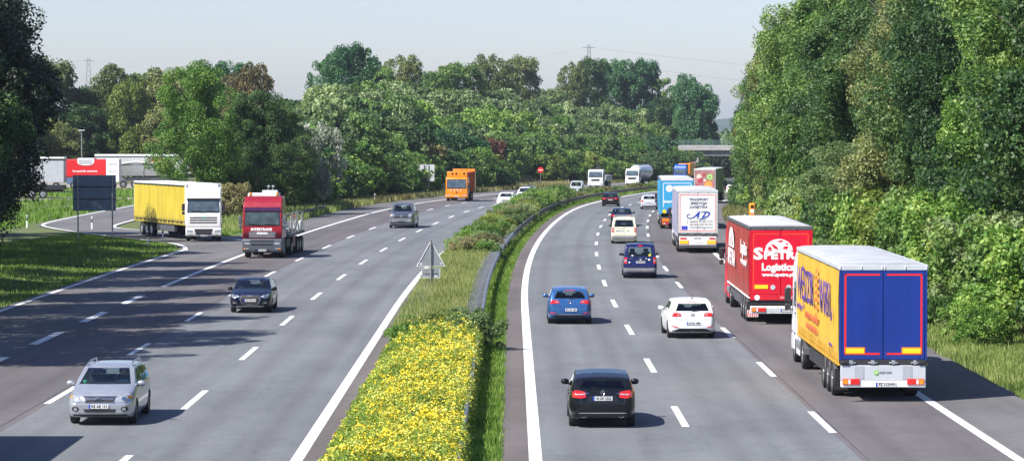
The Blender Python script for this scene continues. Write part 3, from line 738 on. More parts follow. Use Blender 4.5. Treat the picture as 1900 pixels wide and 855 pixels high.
# ------------------------------------------------------------------ roadside furniture
def w_beam(u, side, s0, s1, step=2.0, z=0.55):
    """corrugated rail profile swept along the road; side = +1 faces right"""
    prof = [(0, -0.155), (0.08, -0.11), (0.08, -0.05), (0.02, 0.0), (0.08, 0.05), (0.08, 0.11), (0, 0.155)]
    m = MB(); n = int((s1 - s0) / step); v = []
    for i in range(n + 1):
        s = s0 + (s1 - s0) * i / n
        for a, b in prof: v.append(P(s, u + side * a, z + b))
        for a, b in prof[::-1]: v.append(P(s, u + side * (a - 0.012), z + b))
    k = 2 * len(prof); f = []
    for i in range(n):
        for j in range(k): f.append((i*k+j, i*k+(j+1) % k, (i+1)*k+(j+1) % k, (i+1)*k+j))
    m.add(v, f); return m
def guard_rail(label, s0, s1, ua, ub, rungs, posts=4.0, rung_step=1.33, GALV=GALV):
    t = thing('guard_rail', label, 'guard rail', P(s0, (ua + ub) / 2))
    T = t.matrix_world.inverted() if False else Matrix.Translation(-Vector(t.location))
    def fin(m, name, **k):
        m.v = [tuple(T @ Vector(p)) for p in m.v]; return m.build(name, GALV, t, **k)
    fin(w_beam(ub, 1, s0, s1), 'rail_beam', smooth=True)
    if ua != ub: fin(w_beam(ua, -1, s0, s1), 'rail_beam', smooth=True)
    if rungs:
        s = rungs[0]
        while s < rungs[1]:
            m = MB(); a = P(s, ua + 0.0, 0.70); b = P(s, ub - 0.0, 0.70); d = Vector((0, 0.04, 0)); z = Vector((0, 0, 0.05))
            m.add([a-d, b-d, b+d, a+d, a-d+z, b-d+z, b+d+z, a+d+z], [(0,3,2,1),(4,5,6,7),(0,1,5,4),(1,2,6,5),(2,3,7,6),(3,0,4,7)])
            s += rung_step; fin(m, 'spacer_bar')
    s = s0 + 1.0
    while s < s1:
        m = MB(); c = P(s, (ua + ub) / 2, 0); m.box(c.x-0.05, c.x+0.05, c.y-0.03, c.y+0.03, c.z-0.3, c.z+0.70); s += posts; fin(m, 'rail_post')
    return t
OLDSHADEST = mat('weathered_shaded_steel', (0.14, 0.135, 0.13), 0.6, 0.4, 0.4, scale=3)  # weathered steel, also darkened in colour for the rail's side turned from sun
guard_rail('double guard rail with ladder-like spacers along the right side of the near median', 60, 214, -2.40, -1.80, (118, 213))
guard_rail('dark single guard rail following the far curve along the right of the median', 214.5, 640, -1.80, -1.80, None, 4.3, GALV=OLDSHADEST)
guard_rail('short double guard rail showing through weeds on the left side of the median', 118, 172, -4.75, -4.25, (126, 158))
guard_rail('single steel guard rail on the left verge behind the red flatbed lorry', 232, 286, -22.75, -22.75, None, GALV=OLDSHADEST)

def post(s, u, z0=None, label='', group='delineator posts', dark=True):
    p = P(s, u); t = thing('delineator_post', label, 'delineator', (p.x, p.y, terrain_z(p.x, p.y)), -th(s), group)
    m = MB(); m.prism_z([(-0.06, -0.05), (0.06, -0.05), (0.03, 0.06), (-0.03, 0.06)], -0.2, 1.05); m.build('post_body', WHITE, t, bevel=0.01)
    if dark:
        m = MB(); m.prism_z([(-0.063, -0.054), (0.063, -0.054), (0.032, 0.063), (-0.032, 0.063)], 0.60, 0.92); m.build('black_band', INK, t)
        m = MB(); m.box(-0.03, 0.03, -0.060, -0.054, 0.76, 0.86); m.build('reflector', OFFWH, t)
    return t
post(205.5, -26.3, label='nearer white delineator with black band in the shaded grass left', group=None)
post(214.5, -26.6, label='farther delineator just left of the white lorry with yellow trailer', group=None)
post(239, -33.8 - 2.2, label='small delineator seen under the big dark sign', group=None)
post(243, -39.8 - 2.2, label='small delineator on the far edge of the slip road, left of the dark sign', group=None)
post(246, 15.7, label='white delineator beside the orange emergency phone', group=None)
post(330, -23.2, label='white delineator in the dry grass left of the orange refuse lorry', group=None)
post(540, -6.0 - 17.3, label='white delineator between the white crane lorry and the tanker', group=None)

# emergency telephone
p = P(238, 16.0); t = thing('emergency_phone', 'orange roadside emergency phone pillar in dry grass on the right', 'emergency phone', (p.x, p.y, terrain_z(p.x, p.y)), 0)
ORG = mat('orange_paint', (0.90, 0.30, 0.01), 0.4, dirt=0.06)
m = MB(); m.box(-0.11, 0.11, -0.09, 0.09, -0.2, 1.15); m.build('pillar', ORG, t, bevel=0.02)
m = MB(); m.box(-0.24, 0.24, -0.16, 0.16, 1.15, 2.15); m.build('housing', ORG, t, bevel=0.08)
m = MB(); m.box(-0.15, 0.15, -0.175, -0.165, 1.38, 1.68); m.build('white_panel', WHITE, t)
m = MB(); m.prism_y([(-0.13, 1.78), (0.13, 1.78), (0.13, 1.9), (0.07, 2.0), (-0.07, 2.0), (-0.13, 1.9)], -0.178, -0.165); m.build('speaking_opening', BLACKP, t)

# back of the triangular sign in the median
p = P(143, -4.4); t = thing('triangular_sign', 'grey back of a triangular warning sign with square plate below, in the median', 'road sign', (p.x, p.y, 0), 0.05)
SB = mat('sign_back_grey', (0.30, 0.32, 0.34), 0.45, 0.3, 0.12)
m = MB(); m.lathe([(0.038, -0.2), (0.038, 2.78)], axis='z', n=12); m.build('post', GALV, t, smooth=True)
tri = [(-0.66, 1.52), (0.66, 1.52), (0.0, 2.70)]
m = MB(); m.prism_y(tri, 0.045, 0.055); m.build('sign_plate', SB, t)
m = MB()
for i in range(3):
    a, b = tri[i], tri[(i+1) % 3]; m.tube([(a[0], 0.035, a[1]), (b[0], 0.035, b[1])], 0.018, 6)
m.build('plate_rim', WHITE, t)
m = MB(); m.box(-0.42, 0.42, 0.045, 0.055, 0.98, 1.42); m.build('sub_plate', SB, t)
m = MB()
for x0, x1, z0, z1 in ((-0.43, 0.43, 1.405, 1.425), (-0.43, 0.43, 0.975, 0.995), (-0.43, -0.41, 0.975, 1.425), (0.41, 0.43, 0.975, 1.425)): m.box(x0, x1, 0.03, 0.06, z0, z1)
m.build('sub_plate_rim', WHITE, t)
m = MB(); m.box(-0.6, 0.6, 0.02, 0.045, 1.535, 1.565); m.box(-0.3, 0.3, 0.02, 0.045, 1.18, 1.21); m.build('brackets', GALV, t)
m = MB(); m.box(-0.54, -0.42, 0.035, 0.044, 1.6, 1.66); m.box(0.16, 0.3, 0.035, 0.044, 1.03, 1.09); m.box(0.45, 0.52, 0.035, 0.044, 1.62, 1.67); m.build('maker_stickers', WHITE, t)

# back of the large sign in the shade on the left
t = thing('large_road_sign', 'back of a large dark rectangular road sign on two posts in the shaded grass', 'road sign', (-29.35, 214, terrain_z(-29.35, 214)), 0.13)
NAVY = mat('sign_back_dark', (0.16, 0.22, 0.29), 0.5, 0.3, 0.2)
b0 = 2.05
m = MB(); m.box(-1.5, 1.5, 0.05, 0.09, b0, b0 + 2.5); m.build('sign_panel', NAVY, t, bevel=0.03)
m = MB()
for z in (b0 + 0.8, b0 + 1.65): m.box(-1.5, 1.5, 0.0, 0.049, z, z + 0.07)
m.build('cross_rails', DARKMET, t)
for x in (-1.15, 1.25):
    m = MB(); m.lathe([(0.055, -0.3), (0.055, b0 + 2.5)], c=(x, 0, 0), axis='z', n=12); m.build('post', GALV, t, smooth=True)

# far direction sign
p = P(392, -25.0); t = thing('direction_sign', 'pale grey back of a square road sign on twin posts, left of the orange lorry', 'road sign', (p.x, p.y, terrain_z(p.x, p.y)), -0.1)
SBL = mat('sign_back_light', (0.55, 0.56, 0.58), 0.5, 0.1, 0.1)
b0 = 1.9
m = MB(); m.box(-1.1, 1.1, 0.06, 0.1, b0, b0 + 2.15); m.build('sign_panel', SBL, t)
m = MB(); m.box(-1.08, 1.08, 0.03, 0.06, b0 + 1.1, b0 + 1.14); m.box(-0.02, 0.02, 0.03, 0.06, b0, b0 + 2.15); m.build('panel_ribs', GREYP, t)
for x in (-0.25, 0.35):
    m = MB(); m.lathe([(0.06, -0.4), (0.06, b0 + 2.1)], c=(x, 0, 0), axis='z', n=8); m.build('post', GALV, t)
m = MB(); m.tube([(-0.25, 0, 0.5), (0.35, 0, 1.6)], 0.03, 6); m.tube([(0.35, 0, 1.6), (-0.25, 0, 2.8)], 0.03, 6); m.build('brace', GALV, t)

# no entry sign
p = P(508, -23.6); t = thing('no_entry_sign', 'round red no entry sign with white bar on the grassy mound', 'road sign', (p.x, p.y, terrain_z(p.x, p.y)), 0.0)
m = MB(); m.lathe([(0.05, -0.4), (0.05, 2.9)], axis='z', n=8); m.build('post', GALV, t)
m = MB(); m.lathe([(0.5, 0), (0.5, 0.03)], c=(0, -0.10, 2.9), axis='y', n=32); m.build('red_disc', REDM, t)
m = MB(); m.box(-0.36, 0.36, -0.115, -0.105, 2.82, 2.98); m.build('white_bar', WHITE, t)

# lamps
def lamp(x, y, h, label):
    t = thing('street_lamp', label, 'lamp post', (x, y, 0), 0.3)
    m = MB(); m.lathe([(0.10, 0), (0.07, h)], axis='z', n=10); m.build('pole', GALV, t)
    m = MB(); m.box(-0.45, 0.45, -0.18, 0.18, h, h + 0.14); m.build('lamp_head', WHITE, t, bevel=0.04)
lamp(-63.0, 446, 7.6, 'slim lamp post with flat head above the parked white trailer')
t = thing('floodlight_mast', 'thick white mast rising among the trees behind the rest area', 'mast', (-66.6, 500, 0), 0)
m = MB(); m.lathe([(0.24, 0), (0.26, 12.0), (0.20, 12.2), (0.20, 14.4), (0.05, 14.8)], axis='z', n=12); m.build('mast_pole', WHITE, t, smooth=True)

# ------------------------------------------------------------------ overpass
CONC = mat('concrete', (0.33, 0.32, 0.31), 0.85, dirt=0.3, scale=0.5); CONC2 = mat('concrete_beam_shade_colour', (0.27, 0.265, 0.26), 0.85, dirt=0.25)  # girder concrete darker: shade under the deck put into its colour
ang = -th(720)
o_ = P(720, 0); t = thing('overpass_bridge', 'concrete overpass with wire fence crossing the far end of the motorway', 'bridge', (o_.x, o_.y, 0), ang)
RD = zr(720)
m = MB(); m.box(-28.4, 60, -5, 5, 2.75, 3.9); m.build('deck', CONC, t, bevel=0.05)
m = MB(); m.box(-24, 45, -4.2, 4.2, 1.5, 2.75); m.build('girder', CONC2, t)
for x0, x1 in ((-27.5, -23.6), (19.5, 23.4)):
    m = MB(); m.box(x0, x1, -4.6, 4.6, RD - 1, 2.75); m.build('abutment', CONC, t)
m = MB(); m.box(-3.9, -2.9, -3.6, 3.6, RD - 0.5, 1.5); m.build('pier', CONC, t)
m = MB(); x = -28
while x <= 60:
    m.box(x - 0.04, x + 0.04, -5.0, -4.92, 3.9, 5.15); x += 2
for z in (4.0, 4.6, 5.12): m.box(-28, 60, -4.985, -4.935, z, z + 0.05)
x = -28
while x <= 60: m.box(x - 0.012, x + 0.012, -4.97, -4.95, 4.0, 5.12); x += 0.16
m.build('railing', mat('railing_green_grey', (0.20, 0.28, 0.27), 0.6, 0.2), t)
rg = random.Random(3); gm = [mat('spray_' + n_, c_, 0.6) for n_, c_ in (('violet', (0.25, 0.12, 0.4)), ('blue', (0.1, 0.2, 0.5)), ('pink', (0.5, 0.15, 0.3)), ('white', (0.7, 0.7, 0.7)))]
m = MB()
for i in range(26):
    a = rg.uniform(-27.3, -23.8); b = rg.uniform(-1.8, 2.2); q = rg.uniform(0.2, 0.5)
    pts = [(a + q * math.cos(k * 1.05 + i) * rg.uniform(.6, 1.2), b + q * math.sin(k * 1.05 + i) * rg.uniform(.6, 1.2)) for k in range(6)]
    m.add([(x_, -4.62 - 0.003 * (i + 1), z_) for x_, z_ in pts], [tuple(range(6))], i % 4)
m.build('graffiti', gm, t)

# ------------------------------------------------------------------ pylons and wires
PYG = mat('pylon_grey', (0.22, 0.23, 0.25), 0.6, 0.2)
def pylon(x, y, h, label, z0=0.0):
    t = thing('lattice_pylon', label, 'pylon', (x, y, z0), 0.2)
    m = MB(); PST = 0.06
    w = lambda z: 2.8 * (1 - z / h) ** 1.25 + 0.45
    lv_ = [h * (1 - (1 - i / 14) ** 1.15) for i in range(15)]
    for sx in (-1, 1):
        for sy in (-1, 1): m.tube([(sx * w(z), sy * w(z), z) for z in lv_], PST, 4)
    for i in range(14):
        a, b = lv_[i], lv_[i+1]
        for s_ in (-1, 1):
            m.tube([(-w(a), s_ * w(a), a), (w(b), s_ * w(b), b)], 0.03, 4); m.tube([(w(a), s_ * w(a), a), (-w(b), s_ * w(b), b)], 0.03, 4)
            m.tube([(s_ * w(a), -w(a), a), (s_ * w(b), w(b), b)], 0.03, 4)
    m.build('lattice_tower', PYG, t)
    m = MB()
    for z, L in ((h * 0.97, 2.2),): m.tube([(-L, 0, z), (L, 0, z)], 0.10, 4)
    m.build('cross_arm', PYG, t)
    return t
pylon(-166, 1195, 35.5, 'thin lattice pylon rising over the trees at the far left')
pylon(28.5, 1130, 39.0, 'thin lattice pylon above the trees right of centre')
WIRE = mat('wire', (0.3, 0.32, 0.35), 0.5, 0.4)
def wire(a, b, sag, label):
    m = MB(); a = Vector(a); b = Vector(b); pts = []
    for i in range(25):
        f = i / 24; p = a.lerp(b, f); p.z -= sag * 4 * f * (1 - f); pts.append(p)
    m.tube(pts, 0.03, 4); o = m.build('power_line', WIRE); tag(o, label, 'power line')
wire((-164, 1195, 34.4), (27, 1130, 37.8), 9, 'faint power line sagging between the two lattice pylons')
wire((30, 1130, 37.8), (330, 1250, 30), 7, 'faint power line running right from the central pylon')
wire((-168, 1195, 34.4), (-430, 1190, 38), 8, 'faint power line running left from the far left pylon')
wire((30, 1130, 33.0), (330, 1260, 22), 8, 'lower faint power line to the right of the central pylon')
m = MB(); n = 60; vs_ = []
for i in range(n + 1):
    x = -700 + 3400 * i / n; z = 24 + 8 * math.sin(i * 0.35) + 4 * math.sin(i * 0.9 + 1)
    vs_ += [(x, 5200, -9), (x, 5600, max(10, z * ss(0, 10, i))), (x, 6400, -9)]
m.add(vs_, [(3*i+k, 3*i+k+1, 3*i+k+4, 3*i+k+3) for i in range(n) for k in range(2)])
o = m.build('hills', LM['dark'] if False else mat('wooded_hill', (0.05, 0.085, 0.045), 0.95, dirt=0.5, scale=0.02), smooth=True); tag(o, kind='structure')
# ------------------------------------------------------------------ vehicles: shared tools
def interp(pts, y):
    """piecewise linear with slight smoothing; pts sorted by y descending"""
    if y >= pts[0][0]: return pts[0][1]
    for (a, za), (b, zb) in zip(pts, pts[1:]):
        if a >= y >= b: return za + (zb - za) * (a - y) / (a - b + 1e-9)
    return pts[-1][1]
def poly_surface(poly, maxlen=0.07):
    """triangulated 2D polygon"""
    bm = bmesh.new(); vs_ = [bm.verts.new((a, b, 0)) for a, b in poly]; bm.faces.new(vs_)
    for _ in range(5):
        long = [e for e in bm.edges if e.calc_length() > maxlen]
        if not long: break
        bmesh.ops.subdivide_edges(bm, edges=long, cuts=1); bmesh.ops.triangulate(bm, faces=[f for f in bm.faces if len(f.verts) > 3])
    bmesh.ops.triangulate(bm, faces=[f for f in bm.faces if len(f.verts) > 4]); bm.verts.index_update(); bm.verts.ensure_lookup_table()
    v = [tuple(x.co[:2]) for x in bm.verts]; f = [tuple(q.index for q in x.verts) for x in bm.faces]
    edges = [tuple(q.index for q in e.verts) for e in bm.edges if e.is_boundary]
    bm.free(); return v, f, edges
def project(bvh, poly, face, off=0.006, maxlen=0.08, thick=0.012):
    """lay a polygon given in front / rear (x,z), side (y,z) or top (x,y) view onto the body; returns MB"""
    v, f, ed = poly_surface(poly, maxlen)
    m = MB(); out = []; last = None
    D = {'rear': Vector((0, 1, 0)), 'front': Vector((0, -1, 0)), 'left': Vector((1, 0, 0)), 'right': Vector((-1, 0, 0)), 'top': Vector((0, 0, -1))}[face]
    hits = []
    for a, b in v:
        if face in ('rear', 'front'): o = Vector((a, -D.y * 12, b))
        elif face == 'top': o = Vector((a, b, 9))
        else: o = Vector((-D.x * 5, a, b))
        h = bvh.ray_cast(o, D); hits.append(h[0] if h[0] is not None else None)
    good = [h for h in hits if h is not None]
    if not good: return m
    # drop outliers that slipped past the silhouette
    def depth(h): return h.dot(D)
    med = sorted(depth(h) for h in good)[len(good)//2]
    for (a, b), h in zip(v, hits):
        if h is None or depth(h) - med > 0.9:
            near = min(good, key=lambda g: ((g.x-a)**2+(g.z-b)**2) if face in ('rear', 'front') else ((g.x-a)**2+(g.y-b)**2) if face == 'top' else ((g.y-a)**2+(g.z-b)**2))
            q = near.copy()
            if face in ('rear', 'front'): q.x, q.z = a, b
            elif face == 'top': q.x, q.y = a, b
            else: q.y, q.z = a, b
            h = q
        out.append(h - D * off)
    n = len(out); back = [p + D * (thick + off) for p in out]
    m.add(out + back, f + [tuple(i + n for i in q[::-1]) for q in f] + [(a, b, b + n, a + n) for a, b in ed])
    return m
def patch(bvh, poly, face, name, material, parent, **k):
    m = project(bvh, poly, face, **k)
    if not m.v: return None
    return m.build(name, material, parent, smooth=True, ang=50)
def mirror(poly): return [(-a, b) for a, b in poly][::-1]
def rect(x0, x1, z0, z1): return [(x0, z0), (x1, z0), (x1, z1), (x0, z1)]
def ell(cx_, cz, rx, rz, n=16): return [(cx_ + rx * math.cos(6.2832*i/n), cz + rz * math.sin(6.2832*i/n)) for i in range(n)]

WHEELS = {}
def wheel_meshes(r, w, truck=False, dark=False):
    key = (r, w, truck, dark)
    if key in WHEELS: return WHEELS[key]
    m = MB(); q = 0.66 if not truck else 0.58
    m.lathe([(r*q, -w/2), (r*0.93, -w/2), (r, -w*0.32), (r, w*0.32), (r*0.93, w/2), (r*q, w/2), (r*q, w*0.30)], axis='x', n=28)
    ty = m.mesh('tyre', RUBBER, smooth=True, ang=50)
    m = MB()
    if truck:
        m.lathe([(r*0.58, w*0.46), (r*0.55, w*0.30), (r*0.40, w*0.18), (r*0.36, w*0.30), (r*0.18, w*0.34), (r*0.16, w*0.5), (0.01, w*0.52)], axis='x', n=24)
        for k in range(10):
            a = k * 0.6283; m.box(w*0.30, w*0.37, r*0.27*math.cos(a)-.018, r*0.27*math.cos(a)+.018, r*0.27*math.sin(a)-.018, r*0.27*math.sin(a)+.018)
        ri = m.mesh('rim', ALU if not dark else GREYP, smooth=True, ang=30)
    else:
        m.lathe([(r*0.67, w*0.46), (r*0.64, w*0.44), (r*0.62, w*0.20), (0.02, w*0.10)], axis='x', n=24, m=1)
        for k in range(5):
            a = k * 1.2566; c_, s_ = math.cos(a), math.sin(a); px_, py_ = -s_, c_
            p0 = [(r*0.08*c_ + t_*r*0.09*px_, r*0.08*s_ + t_*r*0.09*py_) for t_ in (-1, 1)]; p1 = [(r*0.64*c_ + t_*r*0.13*px_, r*0.64*s_ + t_*r*0.13*py_) for t_ in (1, -1)]
            pr = p0 + p1; m.add([(w*0.30, a_, b_) for a_, b_ in pr] + [(w*0.42, a_, b_) for a_, b_ in pr], [(0,1,2,3), (7,6,5,4), (0,4,5,1), (1,5,6,2), (2,6,7,3), (3,7,4,0)], 0)
        m.lathe([(r*0.13, w*0.28), (r*0.12, w*0.45), (0.01, w*0.46)], axis='x', n=12)
        ri = m.mesh('rim', [ALU, BLACKP], smooth=True, ang=30)
    WHEELS[key] = (ty, ri); return ty, ri
def wheel(parent, x, y, r, w, truck=False, dark=False):
    ty, ri = wheel_meshes(r, w, truck, dark)
    o = bpy.data.objects.new('wheel', None); COL.objects.link(o); o.parent = parent; o.location = (x, y, r); o.empty_display_size = 0.1
    if x < 0: o.rotation_euler = (0, 0, math.pi)
    for nm, me in (('tyre', ty), ('rim', ri)):
        c = bpy.data.objects.new(nm, me); COL.objects.link(c); c.parent = o
    return o
def plate(parent, txt, loc, face, w=0.52, blue=True, name='number_plate'):
    """number plate with its blue strip and characters as sub-parts"""
    x, y, z = loc; d = -1 if face == 'rear' else 1
    m = MB(); m.box(x-w/2, x+w/2, min(y, y+d*.012), max(y, y+d*.012), z-w*0.105, z+w*0.105); o = m.build(name, PLATEW, parent)
    left = x - w/2 if face == 'rear' else x + w/2; s_ = 1 if face == 'rear' else -1
    if blue:
        m = MB(); a, b = sorted((left, left + s_*w*0.085)); m.box(a, b, min(y+d*.012, y+d*.015), max(y+d*.012, y+d*.015), z-w*0.105, z+w*0.105); m.build('blue_strip', PLATEB, o)
    lettering(txt, INK, o, (x + s_*w*0.045, y + d*0.014, z), face, w*0.2, width=w*0.8, bold=0.004*w, name='characters')
    return o

def driver(parent_obj, loc, label, shirt, rz=0.0):
    """seated adult seen from the waist up, hands on the wheel: one continuous skinned body"""
    V_ = [(0,0,0), (0,0.02,0.22), (0,0.0,0.46), (0,0.0,0.56), (0,0.03,0.66), (0,0.04,0.76),
          (-.19,0.0,.46), (-.24,.14,.22), (-.13,.40,.27), (-.09,.47,.30), (.19,0.0,.46), (.24,.14,.22), (.13,.40,.27), (.09,.47,.30)]
    E_ = [(0,1),(1,2),(2,3),(3,4),(4,5),(2,6),(6,7),(7,8),(8,9),(2,10),(10,11),(11,12),(12,13)]
    R_ = [.16,.15,.13,.05,.085,.08,.065,.048,.035,.035,.065,.048,.035,.035]
    me = bpy.data.meshes.new('person'); me.from_pydata(V_, E_, []); o = bpy.data.objects.new('person', me); COL.objects.link(o)
    sk = o.modifiers.new('skin', 'SKIN'); sd = o.modifiers.new('sub', 'SUBSURF'); sd.levels = 2; sd.render_levels = 2
    for i, r_ in enumerate(R_): me.skin_vertices[0].data[i].radius = (r_ * (1.35 if i in (0,1,2) else 1), r_)
    me.skin_vertices[0].data[0].use_root = True
    bpy.context.view_layer.update()
    m2 = bpy.data.meshes.new_from_object(o.evaluated_get(bpy.context.evaluated_depsgraph_get()))
    bpy.data.objects.remove(o)
    m2.materials.clear(); m2.materials.append(shirt); m2.materials.append(SKIN)
    for p_ in m2.polygons:
        p_.use_smooth = True
        c = p_.center
        if c.z > 0.545 or (c.y > 0.30 and c.z < 0.45): p_.material_index = 1
    o = bpy.data.objects.new('person', m2); COL.objects.link(o)
    mw = parent_obj.matrix_basis if parent_obj else Matrix()
    w_ = Matrix.Translation(parent_obj.location) @ Matrix.Rotation(parent_obj.rotation_euler.z, 4, 'Z') @ Matrix.Translation(loc)
    o.matrix_world = w_; o.location = w_.to_translation(); o.rotation_euler = (0, 0, parent_obj.rotation_euler.z)
    m = MB(); m.lathe([(0.02, .875), (.06, .865), (.092, .82), (.098, .76), (.09, .70), (.07, .67)], c=(0, 0.005, 0), axis='z', n=16)
    h = m.build('hair', mat('dark_hair', (0.03, 0.02, 0.015), 0.7), o, smooth=True)
    tag(o, label, 'person'); return o

class Car: pass
def car_body(sp):
    """lofted body with cut wheel arches and window openings. +y is forward, ground at z = 0"""
    L, W = sp['L'], sp['W']; prof = sp['prof']; belt = sp['belt']; k_end = sp.get('taper', 0.2); tum = sp.get('tumble', 0.36)
    y0 = sp.get('corner', 0.6)
    ys = []; y = L / 2
    ys = [L/2 - d for d in (0, 0.015, 0.05, 0.10, 0.17)]; yy = L/2 - 0.25
    while yy > -L/2 + 0.2: ys.append(yy); yy -= 0.075
    ys += [-L/2 + d for d in (0.17, 0.10, 0.05, 0.015, 0)]
    zb0 = 0.19; rings = []
    def sm(pts, y, d=0.10): return sum(interp(pts, y + q * d) * w_ for q, w_ in ((-1, .25), (0, .5), (1, .25)))
    for y in ys:
        e = max(0.0, (abs(y) - (L/2 - y0)) / y0); w = W/2 * (1 - k_end * e ** 2.6)
        end = min(1.0, (L/2 - abs(y)) / 0.10); ei = 1 - math.sqrt(max(0, 1 - (1 - end) ** 2))
        zt = sm(prof, y, 0.06 if abs(y) < L/2 - .1 else 0.0)
        bz = min(interp(belt, y), zt - 0.035)
        zbot = zb0 + (0.10 if y > 0 else sp.get('rear_lift', 0.12)) * max(0, e) ** 2 + 0.08 * ei
        w *= (1 - 0.10 * ei); zt -= 0.05 * ei; bz = min(bz, zt - 0.03)
        zm = min(0.56, bz - 0.06)
        xb = w * 0.955; hgt = max(0.0, zt - bz); xt = xb - tum * max(0, hgt - 0.05) - 0.02
        pts = [(0, zbot), (w*0.80, zbot), (w*0.955, zbot + 0.07), (w*0.995, zm*0.75 + 0.06), (w, zm), (w*0.99, (zm + bz)/2 + .02), (xb, bz), (xt + 0.02, zt - 0.055 if hgt > .1 else bz + (zt-bz)*.6), (xt - 0.05, zt - 0.012), (xt*0.55, zt + 0.018), (0, zt + 0.026)]
        # densify
        q = []
        for i in range(len(pts) - 1):
            a = Vector(pts[max(i-1, 0)]); b = Vector(pts[i]); c = Vector(pts[i+1]); d = Vector(pts[min(i+2, len(pts)-1)])
            for t_ in (0, 0.5):
                q.append(b if t_ == 0 else (b + c) * 0.5625 - (a + d) * 0.0625)
        q.append(Vector(pts[-1])); rings.append((y, q))
    v = []; n = len(rings[0][1]); N = 2 * n - 2
    for y, q in rings:
        v += [(p.x, y, p.y) for p in q] + [(-p.x, y, p.y) for p in q[-2:0:-1]]
    f = []
    for i in range(len(rings) - 1):
        for k in range(N): f.append((i*N+k, i*N+(k+1) % N, (i+1)*N+(k+1) % N, (i+1)*N+k))
    for base, rev in ((0, False), ((len(rings)-1)*N, True)):
        for k in range(n - 1):
            a, b = base + k, base + k + 1; c = base + (N - k - 1) % N if True else 0; d = base + (N - k) % N
            quad = (a, b, c, d) if k not in (0, n-2) else ((a, b, c) if k == 0 else (a, b, d))
            quad = tuple(dict.fromkeys(quad))
            if len(quad) > 2: f.append(quad[::-1] if not rev else quad)
    m = MB(); m.add(v, f)
    # cutters
    cut = MB(); wr = sp['wr'] + 0.055
    cuts = []
    for ya in sp['axles']:
        for sx in (-1, 1):
            c = MB(); c.lathe([(wr, 0), (wr, 0.42)], c=(sx * (W/2 - 0.34), ya, sp['wr']), axis='x', n=36, sx=sx); cuts.append(c)
    win = sp['windows']
    if 'front' in win: c = MB(); c.prism_y(win['front'], -0.8, L); cuts.append(c)
    if 'rear' in win: c = MB(); c.prism_y(win['rear'], -L, sp.get('rear_depth', -0.25)); cuts.append(c)
    for w_ in win.get('side', []): c = MB(); c.prism_x(w_, -2, 2); cuts.append(c)
    me = m.mesh('body', [sp['paint'], BLACKP]); ob = bpy.data.objects.new('body', me); COL.objects.link(ob)
    full = BVHTree.FromPolygons([tuple(x.co) for x in me.vertices], [tuple(p_.vertices) for p_ in me.polygons])
    tmp = []
    for c in cuts:
        o = bpy.data.objects.new('cutter', c.mesh('cutter', [sp['paint'], BLACKP])); COL.objects.link(o)
        o.data.polygons.foreach_set('material_index', [1] * len(o.data.polygons)); tmp.append(o)
        b = ob.modifiers.new('b', 'BOOLEAN'); b.operation = 'DIFFERENCE'; b.object = o; b.solver = 'EXACT'
    bpy.context.view_layer.update()
    m2 = bpy.data.meshes.new_from_object(ob.evaluated_get(bpy.context.evaluated_depsgraph_get()))
    m2.polygons.foreach_set('use_smooth', [True] * len(m2.polygons)); m2.set_sharp_from_angle(angle=R(38))
    for o in tmp + [ob]: bpy.data.objects.remove(o)
    bv = BVHTree.FromPolygons([tuple(x.co) for x in m2.vertices], [tuple(p_.vertices) for p_ in m2.polygons])
    return m2, full, bv
BODIES = {}
